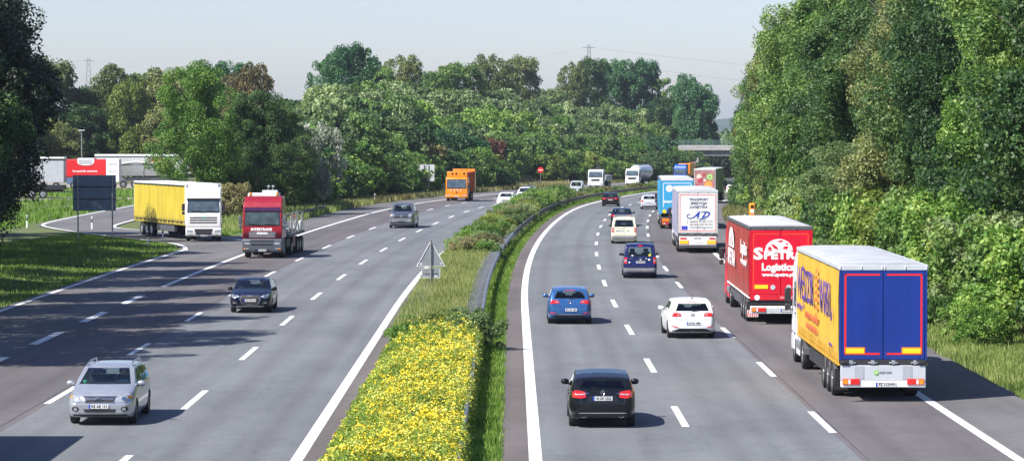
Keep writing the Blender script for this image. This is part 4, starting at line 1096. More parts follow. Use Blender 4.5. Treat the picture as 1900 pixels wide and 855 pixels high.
def make_car(sp, label, s, u, heading, cat='car', name='car', yaw=0.0, rear=True, persons=()):
    p = P(s, u); hz = -th(s) + (math.pi if heading < 0 else 0) + yaw
    pitch = -0.01 if s > 330 else 0
    t = thing(name, label, cat, (p.x, p.y, p.z + 0.03), hz); t['d'] = 0; del t['d']
    me, full, bv = car_body(sp); L, W = sp['L'], sp['W']
    me.materials[0] = sp['paint']
    b = bpy.data.objects.new('body', me); COL.objects.link(b); b.parent = t
    for ya in sp['axles']:
        for sx in (-1, 1): wheel(t, sx * (W/2 - 0.115), ya, sp['wr'], 0.21)
    wn = sp['windows']; gl = sp.get('glass', GLASS)
    if 'front' in wn: patch(full, wn['front'], 'front', 'windscreen', gl, t, off=0.004, thick=0.002, maxlen=0.2)
    if 'rear' in wn: patch(full, wn['rear'], 'rear', 'rear_window', sp.get('rglass', gl), t, off=0.004, thick=0.002, maxlen=0.2)
    for w_ in wn.get('side', []):
        for fc in ('left', 'right'): patch(full, w_, fc, 'side_window', sp.get('rglass', gl), t, off=0.004, thick=0.002, maxlen=0.2)
    # cabin: seats, head restraints, steering wheel (left-hand drive)
    m = MB(); bz = sp['seat_z']
    for x in (-0.36, 0.36):
        m.box(x-0.22, x+0.22, sp['seat_y']-0.07, sp['seat_y']+0.06, bz-0.02, bz+0.16); m.box(x-0.13, x+0.13, sp['seat_y']-0.06, sp['seat_y']+0.04, bz+0.2, bz+0.36)
        m.box(x-0.02, x+0.02, sp['seat_y']-0.02, sp['seat_y'], bz+0.15, bz+0.21)
    ry = sp['seat_y'] - 0.95
    m.box(-0.55, 0.55, ry-0.06, ry+0.06, bz-0.04, bz+0.10)
    for x in (-0.38, 0.38): m.box(x-0.12, x+0.12, ry-0.05, ry+0.04, bz+0.12, bz+0.24)
    m.build('seats', SEAT, t, bevel=0.03)
    if not rear:
        m = MB(); a = []; 
        for i in range(17): q = 6.2832*i/16; a.append((-0.36 + 0.18*math.cos(q), sp['seat_y'] + 0.52 + 0.05*math.sin(q), bz + 0.08 + 0.17*math.sin(q)))
        m.tube(a, 0.014, 6); m.build('steering_wheel', BLACKP, t, smooth=True)
    # mirrors
    my, mz = sp['mirror']
    for sx in (-1, 1):
        x0 = W/2 - 0.10
        m = MB(); m.lathe([(0.02, -0.10), (0.075, -0.085), (0.10, -0.02), (0.098, 0.05), (0.07, 0.10), (0.02, 0.12)], c=(0, 0, 0), axis='x', n=14)
        m.v = [(sx * (W/2 + 0.07) + a_ * 1.0, my + b_ * 0.75, mz + c_ * 0.82) for a_, b_, c_ in m.v]
        mo = m.build('mirror', sp.get('mirror_mat', sp['paint']), t, smooth=True, ang=70)
        m = MB(); m.tube([(sx*(x0-0.02), my+0.02, mz-0.07), (sx*(W/2+0.02), my, mz-0.05)], 0.025, 6); m.build('mirror_foot', BLACKP, mo)
    # panel seams, door handles, sills
    sy = sp['seams']
    for fc in ('left', 'right'):
        for y_ in sy:
            pz = interp(sp['belt'], y_)
            patch(bv, [(y_-0.006, 0.32), (y_+0.006, 0.32), (y_+0.006, pz-0.02), (y_-0.006, pz-0.02)], fc, 'door_seam', INK, t, off=0.001, maxlen=0.3, thick=0.004)
        for y_ in sp.get('handles', []): patch(bv, rect(y_-0.10, y_+0.10, sp['hz'], sp['hz']+0.03), fc, 'door_handle', sp.get('handle_mat', sp['paint']), t, off=0.02, maxlen=0.2, thick=0.02)
    if rear:
        tl = sp['tail']
        for pl_ in (tl, mirror(tl)):
            o = patch(full, pl_, 'rear', 'tail_light', TAILRED, t, off=0.012)
            if 'tail_white' in sp:
                q = sp['tail_white'] if pl_ is tl else mirror(sp['tail_white']); patch(full, q, 'rear', 'reversing_lens', sp.get('rev_mat', LAMP), o, off=0.02)
        for nm, poly, mt, off in sp.get('rear_bits', []): patch(full, poly, 'rear', nm, mt, t, off=off)
        # rear wiper, aerial, brake light, bumper shadow gap, tailgate seam
        if 'gate' in sp:
            a, b_, c_, d_ = sp['gate']
            for q in ([(a, c_-0.008), (b_, c_-0.008), (b_, c_+0.004), (a, c_+0.004)], [(a-0.006, c_), (a+0.006, c_), (a+0.006, d_), (a-0.006, d_)], [(b_-0.006, c_), (b_+0.006, c_), (b_+0.006, d_), (b_-0.006, d_)]):
                patch(full, q, 'rear', 'tailgate_seam', INK, t, off=0.003, maxlen=0.25)
        px_, pz_ = sp['plate']; hit = full.ray_cast(Vector((px_, -12, pz_)), Vector((0, 1, 0)))[0]
        plate(t, sp['ptxt'], (px_, hit.y - 0.012, pz_), 'rear')
        for x_, z_ in sp.get('exhaust', []):
            m = MB(); y_ = -L/2 + 0.06; m.lathe([(0.05, 0.12), (0.05, 0.0), (0.04, 0.0), (0.038, 0.06)], c=(x_, y_ - 0.04, z_), axis='y', n=14)
            m.v = [(x_ + (a_-x_)*1.5, b_, c_) for a_, b_, c_ in m.v]; m.build('exhaust_tip', CHROME, t, smooth=True)
    else:
        for pl_ in (sp['head'], mirror(sp['head'])):
            o = patch(full, pl_, 'front', 'headlight', LAMP, t, off=0.010)
            c = [sum(q[0] for q in pl_)/len(pl_), sum(q[1] for q in pl_)/len(pl_)]
            sg = 1 if c[0] > 0 else -1
            patch(full, ell(c[0] - sg*0.05, c[1] - 0.005, 0.055, 0.045), 'front', 'reflector', CHROME, o, off=0.018)
            if sp.get('amber', True): patch(full, ell(c[0] + sg*0.10, c[1] + 0.02, 0.05, 0.035), 'front', 'indicator', AMBER, o, off=0.018)
        for nm, poly, mt, off in sp.get('front_bits', []): patch(full, poly, 'front', nm, mt, t, off=off)
        px_, pz_ = sp['plate']; hit = full.ray_cast(Vector((px_, 12, pz_)), Vector((0, -1, 0)))[0]
        plate(t, sp['ptxt'], (px_, hit.y + 0.02, pz_), 'front')
        # wipers and hood shut line
        wz = min(z for _, z in wn['front']) + 0.03
        for x0, x1 in ((-0.62, -0.02), (0.0, 0.55)): patch(full, [(x0, wz), (x1, wz + 0.015), (x1, wz + 0.03), (x0, wz + 0.015)], 'front', 'wiper', INK, t, off=0.02, maxlen=0.3)
    for k in persons: driver(t, k[0], k[1], k[2])
    return t, full
def hull(pts): return pts

# side windows etc. helper for hatchbacks (y,z)
def hatch(L, W, H, name_paint, **kw):
    sp = dict(L=L, W=W, paint=name_paint, wr=0.315, axles=(L/2 - 0.87, -L/2 + 0.80), seat_z=1.0, seat_y=-0.15, hz=0.84)
    sp.update(kw); return sp
BLK = paint('black_car_paint', (0.006, 0.007, 0.010), 0.0, 0.22); NVY = paint('dark_blue_car_paint', (0.004, 0.006, 0.022), 0.1, 0.2)
BLUE = paint('blue_car_paint', (0.035, 0.13, 0.34), 0.45, 0.3); SILV = paint('silver_car_paint', (0.50, 0.52, 0.56), 0.6, 0.32)
WHT = paint('white_car_paint', (0.80, 0.80, 0.80)); CREAM = paint('cream_car_paint', (0.74, 0.73, 0.52)); DNAVY = paint('navy_van_paint', (0.007, 0.010, 0.085), 0.1, 0.25)
GRYM = paint('grey_metal_car_paint', (0.16, 0.17, 0.20), 0.6, 0.3); DRED = paint('dark_red_car_paint', (0.014, 0.008, 0.011), 0.15, 0.25); LSIL = paint('light_silver_car_paint', (0.62, 0.63, 0.66), 0.35, 0.32)
def vw_emblem(t, full, z, face, r=0.07, x=0.0, m_=CHROME):
    """ring emblem with its V over W strokes"""
    D = Vector((0, 1, 0)) if face == 'rear' else Vector((0, -1, 0))
    h = full.ray_cast(Vector((x, -D.y * 12, z)), D)[0]; y = h.y - D.y * 0.02; m = MB()
    m.tube([(x + r*math.cos(q*.3927), y, z + r*math.sin(q*.3927)) for q in range(17)], r*0.1, 5)
    for pts in ([(-.5, .8), (-.1, .1), (.1, .1), (.5, .8)], [(-.85, .4), (-.35, -.75), (0, 0), (.35, -.75), (.85, .4)]): m.tube([(x + a*r, y, z + b*r) for a, b in pts], r*0.09, 5)
    m.build('emblem', m_, t)
def ring_emblem(t, full, z, face, r, xs, rx=1.0, star=False, txt=None):
    D = Vector((0, 1, 0)) if face == 'rear' else Vector((0, -1, 0))
    h = full.ray_cast(Vector((0, -D.y * 12, z)), D)[0]; y = h.y - D.y * 0.025; m = MB()
    for x in xs:
        m.tube([(x + rx*r*math.cos(q*.3927), y, z + r*math.sin(q*.3927)) for q in range(17)], r*0.13, 5)
        if star:
            for a in (90, 210, 330): m.tube([(x, y, z), (x + r*math.cos(R(a)), y, z + r*math.sin(R(a)))], r*0.1, 5)
    m.build('emblem', CHROME, t)
    if txt: lettering(txt, CHROME, t, (0, y, z), face, r*1.4, width=r*rx*1.5)

# black compact with red lamps (nearest, right carriageway)
acl = hatch(4.30, 1.78, 1.43, BLK, taper=0.20, wr=0.32,
  prof=[(2.15, 0.62), (2.05, 0.74), (1.4, 0.92), (0.95, 1.00), (0.2, 1.36), (-0.2, 1.43), (-1.1, 1.38), (-1.62, 1.30), (-1.70, 1.27), (-1.98, 1.02), (-2.05, 0.96), (-2.10, 0.90), (-2.15, 0.72)],
  belt=[(2.15, 0.55), (1.4, 0.84), (0.9, 0.93), (-1.2, 1.00), (-2.15, 0.95)],
  windows={'front': [(-.66, 1.03), (.66, 1.03), (.52, 1.35), (-.52, 1.35)], 'rear': [(-.60, 1.05), (.60, 1.05), (.50, 1.25), (-.50, 1.25)],
           'side': [[(.75, .97), (-.25, .99), (-.25, 1.31), (.12, 1.29)], [(-.33, .99), (-1.25, 1.02), (-1.15, 1.27), (-.33, 1.31)]]},
  tail=[(0.44, 0.83), (0.60, 0.80), (0.80, 0.83), (0.80, 0.98), (0.70, 1.01), (0.46, 0.97)], tail_white=[(0.46, 0.90), (0.74, 0.885), (0.74, 0.915), (0.46, 0.93)],
  plate=(0, 0.80), ptxt='NI DH 2222', gate=(-0.58, 0.58, 0.66, 1.0), exhaust=[(-0.50, 0.33), (0.50, 0.33)], mirror=(0.72, 1.02), mirror_mat=BLK,
  seams=(0.85, -0.29, -1.2), handles=(-0.1, -1.0), rglass=TINT, seat_z=0.98,
  rear_bits=[('plate_recess', [(-.44, .70), (.44, .70), (.36, .88), (-.36, .88)], paint('recess_black', (0.012, 0.013, 0.018)), 0.004),
             ('bumper_trim', [(-.66, .40), (.66, .40), (.60, .425), (-.60, .425)], CHROME, 0.02), ('rear_diffuser', [(-.70, .27), (.70, .27), (.62, .39), (-.62, .39)], BLACKP, 0.012),
             ('badge', rect(-.52, -.36, .925, .945), CHROME, 0.015), ('badge', rect(.38, .48, .915, .935), CHROME, 0.015), ('window_wiper', [(-.02, 1.04), (.0, 1.04), (-.28, 1.08), (-.30, 1.07)], INK, 0.03)])
t, fl = make_car(acl, 'black hatchback with bright red tail lamps and twin exhausts, nearest car on the right carriageway', 81.6 + 1.3, 1.84, 1)
ring_emblem(t, fl, 0.955, 'rear', 0.055, (0,), star=True)

def golf(pt, txt):
    return hatch(4.26, 1.80, 1.46, pt, taper=0.17, wr=0.315,
      prof=[(2.13, 0.66), (2.03, 0.76), (1.5, 0.90), (1.0, 1.0), (0.22, 1.40), (-0.2, 1.46), (-1.2, 1.44), (-1.72, 1.38), (-1.80, 1.34), (-2.02, 1.04), (-2.06, 0.98), (-2.10, 0.80), (-2.13, 0.66)],
      belt=[(2.13, 0.58), (1.5, 0.84), (0.95, 0.92), (-1.2, 0.97), (-2.13, 0.98)],
      windows={'front': [(-.66, 1.03), (.66, 1.03), (.53, 1.38), (-.53, 1.38)], 'rear': [(-.64, 1.05), (.64, 1.05), (.52, 1.33), (-.52, 1.33)],
               'side': [[(.8, .96), (-.22, .98), (-.22, 1.35), (.12, 1.33)], [(-.30, .98), (-1.2, 1.0), (-1.12, 1.33), (-.30, 1.36)]]},
      tail=[(0.42, 0.86), (0.80, 0.84), (0.80, 0.99), (0.52, 0.99), (0.44, 0.95)], tail_white=[(0.46, 0.90), (0.60, 0.90), (0.58, 0.935), (0.47, 0.935)],
      plate=(0.03, 0.60), ptxt=txt, gate=(-0.62, 0.62, 0.73, 1.03), mirror=(0.78, 1.02), mirror_mat=pt, seams=(0.9, -0.26, -1.2), handles=(-0.08, -1.0), seat_z=1.0,
      rear_bits=[('plate_recess', [(-.38, .52), (.38, .52), (.32, .70), (-.32, .70)], pt, 0.002), ('rear_diffuser', [(-.78, .27), (.78, .27), (.50, .40), (-.50, .40)], BLACKP, 0.012),
                 ('bumper_trim', [(-.50, .395), (.50, .395), (.48, .412), (-.48, .412)], CHROME, 0.016), ('rear_reflector', [(.52, .42), (.80, .47), (.80, .51), (.60, .47)], TAILRED, 0.014),
                 ('rear_reflector', [(-.60, .47), (-.80, .51), (-.80, .47), (-.52, .42)], TAILRED, 0.014), ('brake_light', rect(-.20, .20, 1.365, 1.385), TAILRED, 0.02),
                 ('window_wiper', [(-.02, 1.05), (.02, 1.05), (.30, 1.075), (.28, 1.085)], INK, 0.03)])
t, fl = make_car(golf(BLUE, 'DO VW 1501'), 'metallic blue hatchback on the right carriageway, left of the white hatchback', 124.5 + 1.3, 1.78, 1)
vw_emblem(t, fl, 0.93, 'rear')
t, fl = make_car(golf(WHT, 'DU RA 1688'), 'white hatchback with dark rear window in the middle lane of the right carriageway', 116.0 + 1.3, 6.2, 1, yaw=0.035)
vw_emblem(t, fl, 0.92, 'rear', m_=GREYP)
p0 = t.location
m = MB(); m.tube([(0.05, -1.2, 1.46), (0.05, -1.35, 1.56)], [0.03, 0.008], 6); m.build('aerial', BLACKP, t)

def caddy(pt, txt, bumper, barn=False):
    return hatch(4.41, 1.79, 1.83, pt, taper=0.07, wr=0.32, corner=0.35, tumble=0.17, rear_lift=0.16,
      prof=[(2.20, 0.72), (2.10, 0.84), (1.55, 1.0), (1.15, 1.10), (0.45, 1.68), (0.1, 1.80), (-1.6, 1.83), (-1.98, 1.80), (-2.03, 1.76), (-2.12, 1.12), (-2.16, 0.9), (-2.205, 0.66)],
      belt=[(2.2, 0.62), (1.5, 0.93), (1.0, 1.05), (-2.2, 1.10)],
      windows={'front': [(-.72, 1.13), (.72, 1.13), (.62, 1.68), (-.62, 1.68)], 'rear': [(-.67, 1.17), (.67, 1.17), (.60, 1.66), (-.60, 1.66)],
               'side': [[(.95, 1.1), (-.05, 1.11), (-.05, 1.62), (.42, 1.60)], [(-.15, 1.11), (-1.05, 1.12), (-1.05, 1.64), (-.15, 1.64)]]},
      tail=[(0.70, 0.80), (0.86, 0.80), (0.86, 1.12), (0.70, 1.12)], tail_white=[(0.71, 0.90), (0.84, 0.90), (0.84, 1.0), (0.71, 1.0)],
      plate=(0, 0.87), ptxt=txt, gate=(-0.66, 0.66, 0.62, 1.66), mirror=(1.02, 1.17), mirror_mat=BLACKP, seams=(1.0, -0.10, -1.1), handles=(0.05, -0.2), hz=1.0, seat_z=1.15, seat_y=0.05,
      rear_bits=[('rear_bumper', rect(-.88, .88, .34, .56), bumper, 0.03), ('brake_light', ell(0, 1.735, .12, .03), TAILRED, 0.012), ('tailgate_handle', rect(-.32, .32, .955, .985), BLACKP, 0.014),
                 ('window_wiper', [(-.02, 1.14), (.0, 1.14), (-.38, 1.19), (-.40, 1.175)], INK, 0.03)])
GREYB = mat('grey_bumper', (0.22, 0.22, 0.24), 0.6)
sp = caddy(DNAVY, 'GM RX 506', GREYB)
sp['rear_bits'] += [('yellow_sticker', ell(.50, 1.24, .06, .06), mat('sticker_yellow', (0.85, 0.7, 0.03), 0.5), 0.012), ('white_sticker', ell(-.42, 1.22, .06, .03), WHITE, 0.012),
                    ('white_sticker', rect(.42, .52, .96, 1.05), WHITE, 0.012), ('white_sticker', ell(.32, 1.06, .03, .025), WHITE, 0.012), ('white_sticker', ell(-.58, .86, .045, .04), WHITE, 0.012), ('tow_hook', rect(-.03, .03, .28, .40), INK, 0.06)]
t, fl = make_car(sp, 'navy blue small van with round yellow sticker on its rear window', 162.6 + 1.2, 6.08, 1, cat='van', name='van')
vw_emblem(t, fl, 1.06, 'rear')
lettering('Caddy', CHROME, t, (-0.5, -2.15, 1.08), 'rear', 0.08, width=0.22, name='badge')
sp = caddy(CREAM, 'BO AK 712', GREYB); sp['plate'] = (-0.30, 0.90)
sp['rear_bits'] = [('rear_bumper', rect(-.88, .88, .34, .56), GREYB, 0.03), ('tailgate_handle', rect(-.50, .05, 1.03, 1.06), GREYB, 0.014), ('door_split', rect(-.008, .008, .62, 1.68), INK, 0.012),
                   ('brake_light', ell(0, 1.735, .08, .02), TAILRED, 0.012), ('badge', ell(.56, .92, .02, .02), mat('green_badge', (0.05, 0.3, 0.15), 0.4), 0.012)]
t, fl = make_car(sp, 'cream coloured small van with roof bar, behind the dark blue saloon', 211.2 + 1.2, 6.0, 1, cat='van', name='van')
vw_emblem(t, fl, 0.90, 'rear', 0.06, x=0.27, m_=DARKMET)
m = MB()
for x in (-0.66, 0.66): m.tube([(x, 0.3, 1.80), (x, 0.25, 1.90), (x, -1.75, 1.93), (x, -1.85, 1.83)], 0.02, 6)
for y in (-0.3, -1.5): m.box(-0.7, 0.7, y-0.03, y+0.03, 1.91, 1.94)
m.build('roof_rack', ALU, t)

def saloon(pt, txt, L=4.6, W=1.80, H=1.43, boot=1.02, wagon=False, rb=(), rack=False):
    if wagon: prof = [(L/2, .66), (L/2-.1, .76), (L/2-.6, .88), (.95, 1.0), (.15, 1.38), (-.3, H), (-1.5, H-.03), (-L/2+.42, H-.09), (-L/2+.14, 1.04), (-L/2+.06, .86), (-L/2, .66)]
    else: prof = [(L/2, .64), (L/2-.1, .74), (L/2-.6, .86), (.95, .98), (.15, 1.36), (-.3, H), (-.9, H-.03), (-1.2, H-.10), (-1.75, boot), (-L/2+.12, boot-.02), (-L/2+.05, boot-.08), (-L/2, .70)]
    rw = [(-.60, 1.06), (.60, 1.06), (.50, H-.13), (-.50, H-.13)] if wagon else [(-.60, boot+.03), (.60, boot+.03), (.50, H-.10), (-.50, H-.10)]
    return hatch(L, W, H, pt, taper=0.16, prof=prof, belt=[(L/2, .58), (1.5, .84), (.9, .92), (-L/2, .95)],
      windows={'front': [(-.66, 1.02), (.66, 1.02), (.53, H-.08), (-.53, H-.08)], 'rear': rw,
               'side': [[(.75, .96), (-.25, .98), (-.25, H-.12), (.1, H-.14)], [(-.33, .98), (-1.15, 1.0), (-.95, H-.13), (-.33, H-.12)]]},
      tail=[(0.50, 0.76), (0.82, 0.78), (0.82, 0.92), (0.50, 0.92)], tail_white=[(.52, .80), (.62, .80), (.62, .84), (.52, .84)], plate=(0, .72), ptxt=txt,
      gate=(-.48, .48, .60, .95), mirror=(.72, 1.02), mirror_mat=BLACKP, seams=(.88, -.29, -1.1), handles=(-.1, -.95), rear_bits=list(rb))
t, fl = make_car(saloon(NVY, 'K DL 4417', rb=[('chrome_strip', rect(-.45, .45, .94, .955), CHROME, .012)]), 'dark blue saloon half hidden in front of the cream van', 251, 5.75, 1)
t, fl = make_car(saloon(DRED, 'EN ZK 92', rb=[('rear_diffuser', rect(-.7, .7, .30, .40), BLACKP, .012), ('light_band', rect(-.5, .5, .86, .90), TAILRED, .012)]), 'black saloon with a red light band on the inner lane at the bend', 325.5, 2.75, 1)
sp = saloon(LSIL, 'OB FH 730', L=4.65, H=1.50, wagon=True, rb=[('rear_diffuser', rect(-.7, .7, .28, .38), BLACKP, .012)]); sp['tail'] = [(.56, .80), (.84, .80), (.84, 1.02), (.62, 1.02)]
t, fl = make_car(sp, 'silver estate car with roof rails to the right of the black saloon at the bend', 313.5, 7.2, 1)
m = MB()
for x in (-.6, .6): m.tube([(x, .2, 1.47), (x, .1, 1.54), (x, -1.6, 1.52), (x, -1.75, 1.42)], .018, 6)
m.build('roof_rails', ALU, t)
sp = saloon(BLK, 'W HN 338', L=4.5, W=1.82, H=1.66, wagon=True); sp['tail'] = [(.62, .80), (.88, .80), (.86, 1.12), (.70, 1.12)]
t, fl = make_car(sp, 'black tall car with upright red tail lamps far off near the overpass', 508, 8.0, 1)
sp = saloon(WHT, 'RE TT 55', L=4.2, W=1.76, H=1.52, wagon=True); sp['tail'] = [(.60, .84), (.86, .84), (.84, 1.05), (.68, 1.05)]
t, fl = make_car(sp, 'white hatchback far off in the right lane, half behind the tree edge', 460, 11.75, 1)

# ------------------------------------------------- oncoming cars
kia = hatch(4.47, 1.79, 1.49, SILV, taper=0.19, wr=0.32,
  prof=[(2.23, 0.70), (2.15, 0.80), (1.75, 0.92), (1.15, 1.04), (0.30, 1.43), (-0.1, 1.49), (-1.3, 1.48), (-1.85, 1.42), (-2.08, 1.02), (-2.16, 0.8), (-2.23, 0.66)],
  belt=[(2.23, 0.60), (1.6, 0.84), (1.05, 0.95), (-1.2, 1.0), (-2.23, 1.0)],
  windows={'front': [(-.70, 1.045), (.70, 1.045), (.56, 1.42), (-.56, 1.42)], 'rear': [(-.6, 1.06), (.6, 1.06), (.5, 1.37), (-.5, 1.37)],
           'side': [[(.92, 1.0), (-.18, 1.01), (-.18, 1.39), (.24, 1.37)], [(-.26, 1.01), (-1.15, 1.02), (-1.15, 1.38), (-.26, 1.40)], [(-1.24, 1.03), (-1.72, 1.06), (-1.6, 1.34), (-1.24, 1.37)]]},
  head=[(0.46, 0.67), (0.74, 0.63), (0.84, 0.70), (0.84, 0.84), (0.72, 0.86), (0.54, 0.78)], plate=(0.03, 0.53), ptxt='RE AE 131', mirror=(0.86, 1.04), seams=(0.92, -0.22, -1.2), handles=(-0.05, -1.0), seat_z=1.03, seat_y=-0.10,
  handle_mat=SILV,
  front_bits=[('grille', [(-.38, .66), (.38, .66), (.44, .79), (-.44, .79)], BLACKP, 0.008), ('grille_bar', rect(-.40, .40, .715, .735), CHROME, 0.02),
              ('grille_rim', [(-.46, .785), (.46, .785), (.46, .805), (-.46, .805)], CHROME, 0.02), ('grille_rim', [(-.40, .645), (.40, .645), (.40, .66), (-.40, .66)], CHROME, 0.02),
              ('lower_intake', [(-.40, .37), (.40, .37), (.44, .455), (-.44, .455)], BLACKP, 0.01), ('fog_recess', ell(.66, .46, .10, .07), BLACKP, 0.008), ('fog_recess', ell(-.66, .46, .10, .07), BLACKP, 0.008),
              ('fog_lamp', ell(.65, .46, .05, .045), LAMP, 0.02), ('fog_lamp', ell(-.65, .46, .05, .045), LAMP, 0.02), ('front_lip', rect(-.74, .74, .26, .31), BLACKP, 0.012)])
LBL = mat('light_blue_shirt', (0.25, 0.42, 0.6), 0.8); BLKT = mat('black_shirt', (0.02, 0.02, 0.022), 0.85)
t, fl = make_car(kia, 'silver estate car with roof rails, nearest car of the oncoming traffic', 82.3 + 1.35, -11.62, -1, rear=False,
   persons=[((-0.36, -0.12, 0.60), 'driver in a light blue sleeved top holding the wheel of the silver estate car', LBL)])
m = MB()
for x in (-.60, .60): m.tube([(x*1.04, .20, 1.42), (x*1.0, .05, 1.53), (x, -.6, 1.56), (x, -1.6, 1.54), (x*1.02, -1.8, 1.42)], .022, 8)
m.build('roof_rails', ALU, t, smooth=True)
ring_emblem(t, fl, 0.725, 'front', 0.05, (0,), rx=1.9, txt='KIA')
h_ = fl.ray_cast(Vector((.56, 9, 1.10)), Vector((0, -1, 0)))[0]
m = MB(); m.add([(0.56 + .05*math.cos(k*.5236), h_.y + .012, 1.10 + .05*math.sin(k*.5236)) for k in range(12)], [tuple(range(12))]); m.build('green_sticker', mat('sticker_green', (0.03, 0.32, 0.16), 0.5), t)

a3 = hatch(4.31, 1.79, 1.42, NVY, taper=0.17, wr=0.32,
  prof=[(2.15, 0.68), (2.07, 0.78), (1.6, 0.90), (1.05, 0.99), (0.22, 1.37), (-0.2, 1.42), (-1.2, 1.40), (-1.75, 1.33), (-2.02, 1.0), (-2.08, 0.9), (-2.15, 0.66)],
  belt=[(2.15, 0.60), (1.5, 0.83), (1.0, 0.92), (-1.2, 0.97), (-2.15, 0.98)],
  windows={'front': [(-.68, 1.0), (.68, 1.0), (.55, 1.36), (-.55, 1.36)], 'rear': [(-.6, 1.03), (.6, 1.03), (.5, 1.29), (-.5, 1.29)],
           'side': [[(.85, .96), (-.22, .98), (-.22, 1.32), (.18, 1.30)], [(-.30, .98), (-1.25, 1.0), (-1.1, 1.29), (-.30, 1.33)]]},
  head=[(0.46, 0.70), (0.72, 0.66), (0.84, 0.70), (0.86, 0.80), (0.80, 0.82), (0.48, 0.76)], plate=(0.0, 0.56), ptxt='DU WU 34', mirror=(0.80, 1.0), mirror_mat=BLK, seams=(0.9, -0.26, -1.2), handles=(-0.08, -1.0), seat_z=1.0, amber=False,
  front_bits=[('grille_rim', [(-.34, .36), (.34, .36), (.44, .56), (.44, .76), (.38, .80), (-.38, .80), (-.44, .76), (-.44, .56)], CHROME, 0.012),
              ('grille', [(-.32, .38), (.32, .38), (.415, .565), (.415, .75), (.365, .78), (-.365, .78), (-.415, .75), (-.415, .565)], BLACKP, 0.018),
              ('grille_bar', rect(-.38, .38, .645, .655), GREYP, 0.028), ('grille_bar', rect(-.38, .38, .46, .47), GREYP, 0.028), ('grille_bar', rect(-.40, .40, .60, .608), GREYP, 0.028), ('grille_bar', rect(-.35, .35, .415, .425), GREYP, 0.028),
              ('air_intake', [(.50, .38), (.80, .42), (.80, .54), (.56, .50)], BLACKP, 0.008), ('air_intake', [(-.56, .50), (-.80, .54), (-.80, .42), (-.50, .38)], BLACKP, 0.008),
              ('fog_lamp', rect(.60, .74, .44, .47), LAMP, 0.02), ('fog_lamp', rect(-.74, -.60, .44, .47), LAMP, 0.02), ('front_lip', rect(-.6, .6, .27, .31), CHROME, 0.01)])
t, fl = make_car(a3, 'dark blue hatchback with chrome-framed grille and ring emblem, behind the silver estate', 132.0 + 1.3, -11.87, -1, rear=False,
   persons=[((-0.36, -0.12, 0.56), 'driver in a black top behind the wheel of the dark hatchback', BLKT)])
ring_emblem(t, fl, 0.72, 'front', 0.042, (-.096, -.032, .032, .096))

ram = hatch(5.75, 2.0, 1.92, GRYM, taper=0.10, wr=0.40, corner=0.4, tumble=0.26, axles=(1.95, -1.80),
  prof=[(2.87, 1.02), (2.80, 1.14), (2.3, 1.24), (1.45, 1.30), (0.72, 1.78), (0.3, 1.90), (-0.7, 1.90), (-1.0, 1.80), (-1.12, 1.36), (-2.8, 1.36), (-2.87, 1.2)],
  belt=[(2.87, 0.9), (2.3, 1.12), (1.3, 1.22), (-2.87, 1.28)],
  windows={'front': [(-.76, 1.32), (.76, 1.32), (.62, 1.80), (-.62, 1.80)], 'rear': [(-.6, 1.42), (.6, 1.42), (.55, 1.75), (-.55, 1.75)],
           'side': [[(1.2, 1.27), (.25, 1.28), (.25, 1.76), (.62, 1.74)], [(.15, 1.28), (-.8, 1.30), (-.8, 1.72), (.15, 1.76)]]},
  head=[(0.56, 0.92), (0.90, 0.92), (0.92, 1.12), (0.60, 1.14)], plate=(0.0, 0.66), ptxt='HER 208', mirror=(1.18, 1.36), mirror_mat=GREYP, seams=(1.3, .2, -.9), handles=(.3, -.7), hz=1.12, seat_z=1.35, seat_y=0.2,
  front_bits=[('grille', [(-.54, .82), (.54, .82), (.56, 1.14), (-.56, 1.14)], BLACKP, 0.01), ('grille_bar', rect(-.55, .55, .96, 1.0), CHROME, 0.03), ('grille_bar', rect(-.05, .05, .83, 1.13), CHROME, 0.03),
              ('grille_rim', rect(-.57, .57, 1.12, 1.16), CHROME, 0.03), ('grille_rim', rect(-.55, .55, .80, .83), CHROME, 0.03),
              ('chrome_bumper', [(-.92, .52), (.92, .52), (.94, .78), (-.94, .78)], CHROME, 0.06), ('bumper_intake', rect(-.30, .30, .52, .58), BLACKP, 0.075),
              ('fog_lamp', ell(.66, .62, .09, .06), LAMP, 0.08), ('fog_lamp', ell(-.66, .62, .09, .06), LAMP, 0.08)])
t, fl = make_car(ram, 'grey pickup truck with chrome grille and bumper in the middle lane', 243.5 + 1.5, -11.75, -1, rear=False, cat='pickup truck', name='pickup_truck')
m = MB(); m.box(-.82, .82, -2.75, -1.2, 1.0, 1.42); m.build('bed_cover', BLACKP, t, bevel=.03)
for z, txt in ((0.99, ''),): ring_emblem(t, fl, z, 'front', 0.06, (0,), rx=1.0)

